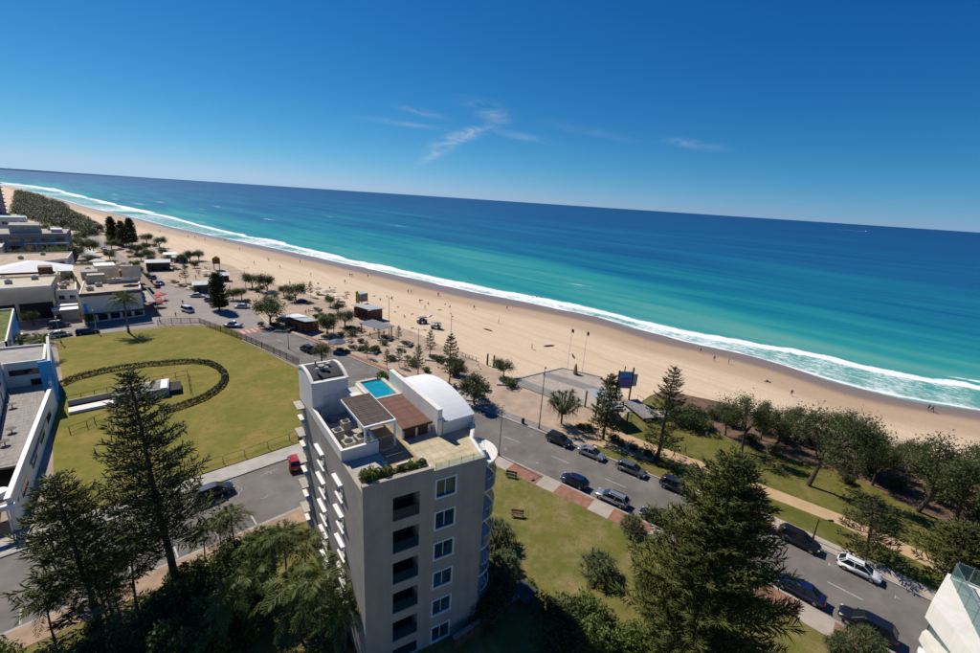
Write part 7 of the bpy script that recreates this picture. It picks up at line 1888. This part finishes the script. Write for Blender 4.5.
glasswall((32.9, -4.7), (35.7, -5.6), lo_ + 0.02, lo_ + 1.9, BB, 2)
pA, pB, pC = (34.3, -6.1), (38.3, -9.6), (29.8, -7.6)
MB().prism([pA, pB, (pB[0] - 3, pB[1] - 12), (pA[0] - 4, pA[1] - 10)], 0, bz_ - 1.12).build('wall', M_WHITE, BB)

# ================================================================ boats
def boat(p, rz, L, label):
    t = thing('motor_boat', label, 'boat', (*p, -0.85), rz, 'boats out at sea')
    v = []
    for x, w, zk in ((-0.5, 0.16, 0.0), (0.1, 0.17, 0.0), (0.35, 0.11, 0.05), (0.5, 0.005, 0.12)):
        v += [(x * L, -w * L, 0.14 * L), (x * L, -w * L * 0.6, zk * L - 0.02), (x * L, w * L * 0.6, zk * L - 0.02), (x * L, w * L, 0.14 * L)]
    MB().add(v, [(i * 4 + k, i * 4 + k + 1, (i + 1) * 4 + k + 1, (i + 1) * 4 + k) for i in range(3) for k in range(3)] + [(0, 4, 7, 3), (4, 8, 11, 7), (8, 12, 15, 11), (0, 3, 2, 1)]).build('hull', M_FRAME, t)
    MB().box(-0.2 * L, 0.15 * L, -0.1 * L, 0.1 * L, 0.14 * L, 0.28 * L).build('cabin', M_FRAME, t)
    MB().box(0.15 * L, 0.16 * L, -0.09 * L, 0.09 * L, 0.18 * L, 0.26 * L).build('windscreen', M_CGLASS, t)
    MB().cyl(-0.1 * L, 0, 0.28 * L, 0.5 * L, 0.01 * L, 5).build('mast', M_STEEL, t)
    return t
boat((4010.7, 2206.8), R(200), 26, 'small white boat far out near the horizon at the centre')
bo = (3468.4, 349.3)
boat(bo, R(-10), 22, 'white speedboat far out at the right with a long wake')
wk = ribbon([(bo[0], bo[1] + 6), (bo[0] + 30, bo[1] + 70), (bo[0] + 40, bo[1] + 150)], 9, -0.70, 0.1).build('boat_wake', mat('white_wake', (0.8, 0.82, 0.83), 0.9))
tag(wk, 'white wake trailing behind the far speedboat', 'wake')

# ================================================================ people
def human(pose):
    """one skinned figure; returns an evaluated mesh about 1.72 m tall, feet at z = 0"""
    s = {'stand': 0, 'walk': 1, 'sit': 2, 'lie': 3}[pose]
    st = 0.24 if s == 1 else 0.02
    J = {'pelvis': (0, 0, 0.95), 'waist': (0, 0, 1.08), 'chest': (0, 0.0, 1.30), 'neck': (0, 0, 1.47), 'head': (0.02, 0, 1.57), 'crown': (0.01, 0, 1.68)}
    for sd, y in (('l', 1), ('r', -1)):
        k = y * st
        J.update({'sh' + sd: (0, 0.19 * y, 1.41), 'el' + sd: (-0.10 * (1 if s == 1 else 0.2) * -y, 0.25 * y, 1.13), 'wr' + sd: (0.12 * (1 if s == 1 else 0.3) * y, 0.26 * y, 0.90), 'ha' + sd: (0.15 * (1 if s == 1 else 0.3) * y, 0.26 * y, 0.80),
                  'hip' + sd: (0, 0.10 * y, 0.92), 'kn' + sd: (k * 0.9 + 0.03, 0.11 * y, 0.50), 'an' + sd: (k * 1.2 - (0.06 if s == 1 and y < 0 else 0), 0.11 * y, 0.08), 'to' + sd: (k * 1.2 + 0.17, 0.12 * y, 0.03)})
    if s == 2:
        for sd, y in (('l', 1), ('r', -1)):
            J.update({'kn' + sd: (0.42, 0.13 * y, 1.12), 'an' + sd: (0.66, 0.13 * y, 0.80), 'to' + sd: (0.86, 0.13 * y, 0.76), 'wr' + sd: (0.28, 0.2 * y, 1.05), 'ha' + sd: (0.36, 0.16 * y, 1.08)})
    rad = {'pelvis': (0.13, 0.16), 'waist': (0.105, 0.14), 'chest': (0.125, 0.18), 'neck': (0.055, 0.055), 'head': (0.10, 0.085), 'crown': (0.075, 0.065), 'sh': (0.065, 0.065), 'el': (0.045, 0.045), 'wr': (0.032, 0.032), 'ha': (0.04, 0.03), 'hip': (0.095, 0.095), 'kn': (0.062, 0.062), 'an': (0.042, 0.042), 'to': (0.04, 0.04)}
    names = list(J); idx = {n: i for i, n in enumerate(names)}
    E = [('pelvis', 'waist'), ('waist', 'chest'), ('chest', 'neck'), ('neck', 'head'), ('head', 'crown')]
    for sd in 'lr': E += [('chest', 'sh' + sd), ('sh' + sd, 'el' + sd), ('el' + sd, 'wr' + sd), ('wr' + sd, 'ha' + sd), ('pelvis', 'hip' + sd), ('hip' + sd, 'kn' + sd), ('kn' + sd, 'an' + sd), ('an' + sd, 'to' + sd)]
    me = bpy.data.meshes.new('figure'); me.from_pydata([J[n] for n in names], [(idx[a], idx[b]) for a, b in E], [])
    ob = bpy.data.objects.new('figure', me); C.objects.link(ob)
    sk = ob.modifiers.new('skin', 'SKIN'); sk.use_smooth_shade = True
    for n, i in idx.items():
        me.skin_vertices[0].data[i].radius = rad.get(n, rad.get(n[:-1]))
        me.skin_vertices[0].data[i].use_root = (n == 'pelvis')
    sb = ob.modifiers.new('sub', 'SUBSURF'); sb.levels = 1; sb.render_levels = 1
    dg = bpy.context.evaluated_depsgraph_get(); dg.update()
    out = bpy.data.meshes.new_from_object(ob.evaluated_get(dg))
    bpy.data.objects.remove(ob); bpy.data.meshes.remove(me)
    for m in (M_SKIN[0], M_CLOTH['white'], M_CLOTH['navy'], M_HAIR): out.materials.append(m)
    for p in out.polygons:
        c = p.center
        if c.z > 1.62 or (c.z > 1.52 and c.x < -0.02 and abs(c.y) < 0.12): p.material_index = 3
        elif c.z > 1.46: p.material_index = 0
        elif abs(c.y) > 0.225 and c.z < 1.22: p.material_index = 0
        elif c.z > 1.0 and not (s == 2 and c.x > 0.2): p.material_index = 1
        elif c.z > 0.60 and not (s == 2 and c.x > 0.5): p.material_index = 2
        else: p.material_index = 0
    if s == 2:
        for v in out.vertices: v.co.z -= 0.80
    if s == 3:
        for v in out.vertices: v.co = Vector((v.co.z - 0.85, v.co.y, 0.14 - v.co.x))
    return out
M_SKIN = [mat('skin_light', (0.45, 0.27, 0.18), 0.6), mat('skin_tan', (0.30, 0.16, 0.09), 0.6)]
M_HAIR = mat('dark_hair', (0.03, 0.02, 0.015), 0.7)
M_CLOTH = {k: mat('cloth_' + k, c, 0.9) for k, c in dict(white=(0.7, 0.69, 0.66), navy=(0.02, 0.03, 0.07), black=(0.015, 0.015, 0.016), red=(0.4, 0.03, 0.03), blue=(0.05, 0.14, 0.32), pink=(0.5, 0.18, 0.22), grey=(0.2, 0.2, 0.2), yellow=(0.55, 0.4, 0.05)).items()}
FIG = {p: human(p) for p in ('stand', 'walk', 'sit', 'lie')}
def person(p, pose, top, bottom, rz, label, z=0.0, group=None, skin=0):
    o = link('person', FIG[pose])
    o.location = (p[0], p[1], z); o.rotation_euler.z = rz
    for i, m in enumerate((M_SKIN[skin], M_CLOTH[top], M_CLOTH[bottom], M_HAIR)):
        o.material_slots[i].link = 'OBJECT'; o.material_slots[i].material = m
    return tag(o, label, 'person', group)
def beach_height(x, y):
    s = x - coast(y); return float(np.interp(s, [-130, -85, -60, -30, 0, 40], [-0.30, -0.05, 0.0, -0.12, -0.8, -2.2]))
person((40, 10.5), 'walk', 'pink', 'black', R(-60), 'person in pink top walking on the footpath by the dark blue sedan', 0.11)
person((68.8, 23.1), 'walk', 'black', 'black', R(-60), 'left one of three people in dark clothes walking on the tan path', 0.13)
person((70.6, 22.9), 'walk', 'white', 'black', R(-55), 'middle one of three people on the tan path, in white top', 0.13)
person((71.6, 22.4), 'walk', 'black', 'navy', R(-62), 'right one of three people in dark clothes walking on the tan path', 0.13)
person((61.6, 67.1), 'walk', 'navy', 'black', R(120), 'left one of two strollers by the round headed tree', 0.12)
person((62.1, 66.7), 'walk', 'grey', 'black', R(120), 'right one of two strollers by the round headed tree', 0.12)
person((75.3, 34.6), 'stand', 'white', 'white', R(200), 'person in white beside the viewing deck steps', 0.12)
person((82.2, 22.6), 'sit', 'white', 'grey', R(200), 'person in white sitting under the dune shrubs', 0.12)
BP = [(108.7, 117.8), (103, 99), (91.9, 74.5), (111.6, 143.6), (120, 111.4), (134.8, 43.8), (130.2, 38.2), (131.2, 34.6), (119.5, 16.8), (139.6, -6.5), (139, -7.1), (84.1, 355.8), (71, 248.3), (81.6, 259.8), (80.9, 256.1), (82.9, 205), (99.1, 197.9), (100, 197.6), (105.6, 192.2), (102.4, 152.7), (103.6, 152.2), (96.4, 135.5), (110.8, 142.9), (94.4, 247.5), (79.9, 305.2), (67.4, 384.9), (70.3, 377.7), (73.6, 363.8), (77.2, 172.2), (89.8, 144.9), (92.6, 127), (89.2, 183.1), (78.2, 231.7), (56.4, 423.3), (44.1, 553.4), (67.2, 188.6)]
r_ = rng(77)
tops = ['white', 'red', 'blue', 'black', 'navy', 'pink', 'grey']
for k, p in enumerate(left_to_right(BP, key=lambda e: e)):
    person(p, 'walk' if r_.random() < 0.6 else 'stand', str(r_.choice(tops)), str(r_.choice(['navy', 'black', 'red', 'blue'])), r_.uniform(0, 6.28), '%s tiny figure from the left on the open sand' % ORD[k], beach_height(*p) - 0.02, 'beach walkers', int(r_.integers(0, 2)))
LP = [(125.5, 23.5), (125, 23.1), (80, 121.5), (84.5, 123.4), (85.7, 134.3), (81, 128.7), (85.8, 147), (87.3, 154.2), (104, 129.5), (102.6, 124.8), (80.7, 175), (78, 185.8), (99.7, 139.5), (98.2, 132.7), (96.5, 123)]
for k, p in enumerate(left_to_right(LP, key=lambda e: e)):
    person(p, 'lie' if k % 3 else 'sit', str(r_.choice(tops)), str(r_.choice(['navy', 'black', 'red', 'blue'])), r_.uniform(0, 6.28), '%s sunbather from the left lying or sitting on the sand' % ORD[k], beach_height(*p), 'sunbathers', int(r_.integers(0, 2)))
SW = [(148.4, 132.1), (148.3, 122.6), (149.7, 121.4), (151, 120.2), (150.7, 167.7)]
for k, p in enumerate(left_to_right(SW, key=lambda e: e)):
    person(p, 'stand', 'black', 'navy', k * 1.1, '%s bather from the left standing in the white water' % ORD[k], -1.5, 'bathers')
PP = [(58.6, 113.6), (58.6, 111.3), (59.4, 107.5), (63.6, 107), (54.2, 139.7), (55.5, 140.4), (46.8, 234.7), (47.3, 231.6), (46.7, 237.8), (38.8, 216.3), (41.3, 223), (33.6, 218.7), (44.8, 213.6), (19.2, 173.2), (21.1, 175.3), (22.3, 176.2), (18.9, 183), (17.1, 190.9), (26.1, 170.9), (21.5, 154.9), (44.5, 188.5), (52.9, 154.4), (58.9, 197.3)]
for k, p in enumerate(left_to_right(PP, key=lambda e: e)):
    person(p, 'walk' if k % 2 else 'stand', str(r_.choice(tops)), str(r_.choice(['navy', 'black', 'grey'])), r_.uniform(0, 6.28), '%s person from the left strolling on the promenade paving' % ORD[k], 0.12, 'promenade strollers', int(r_.integers(0, 2)))

for lab, ns in SEEN.items():
    if len(ns) > 1: print('DUPLICATE LABEL', lab, ns)
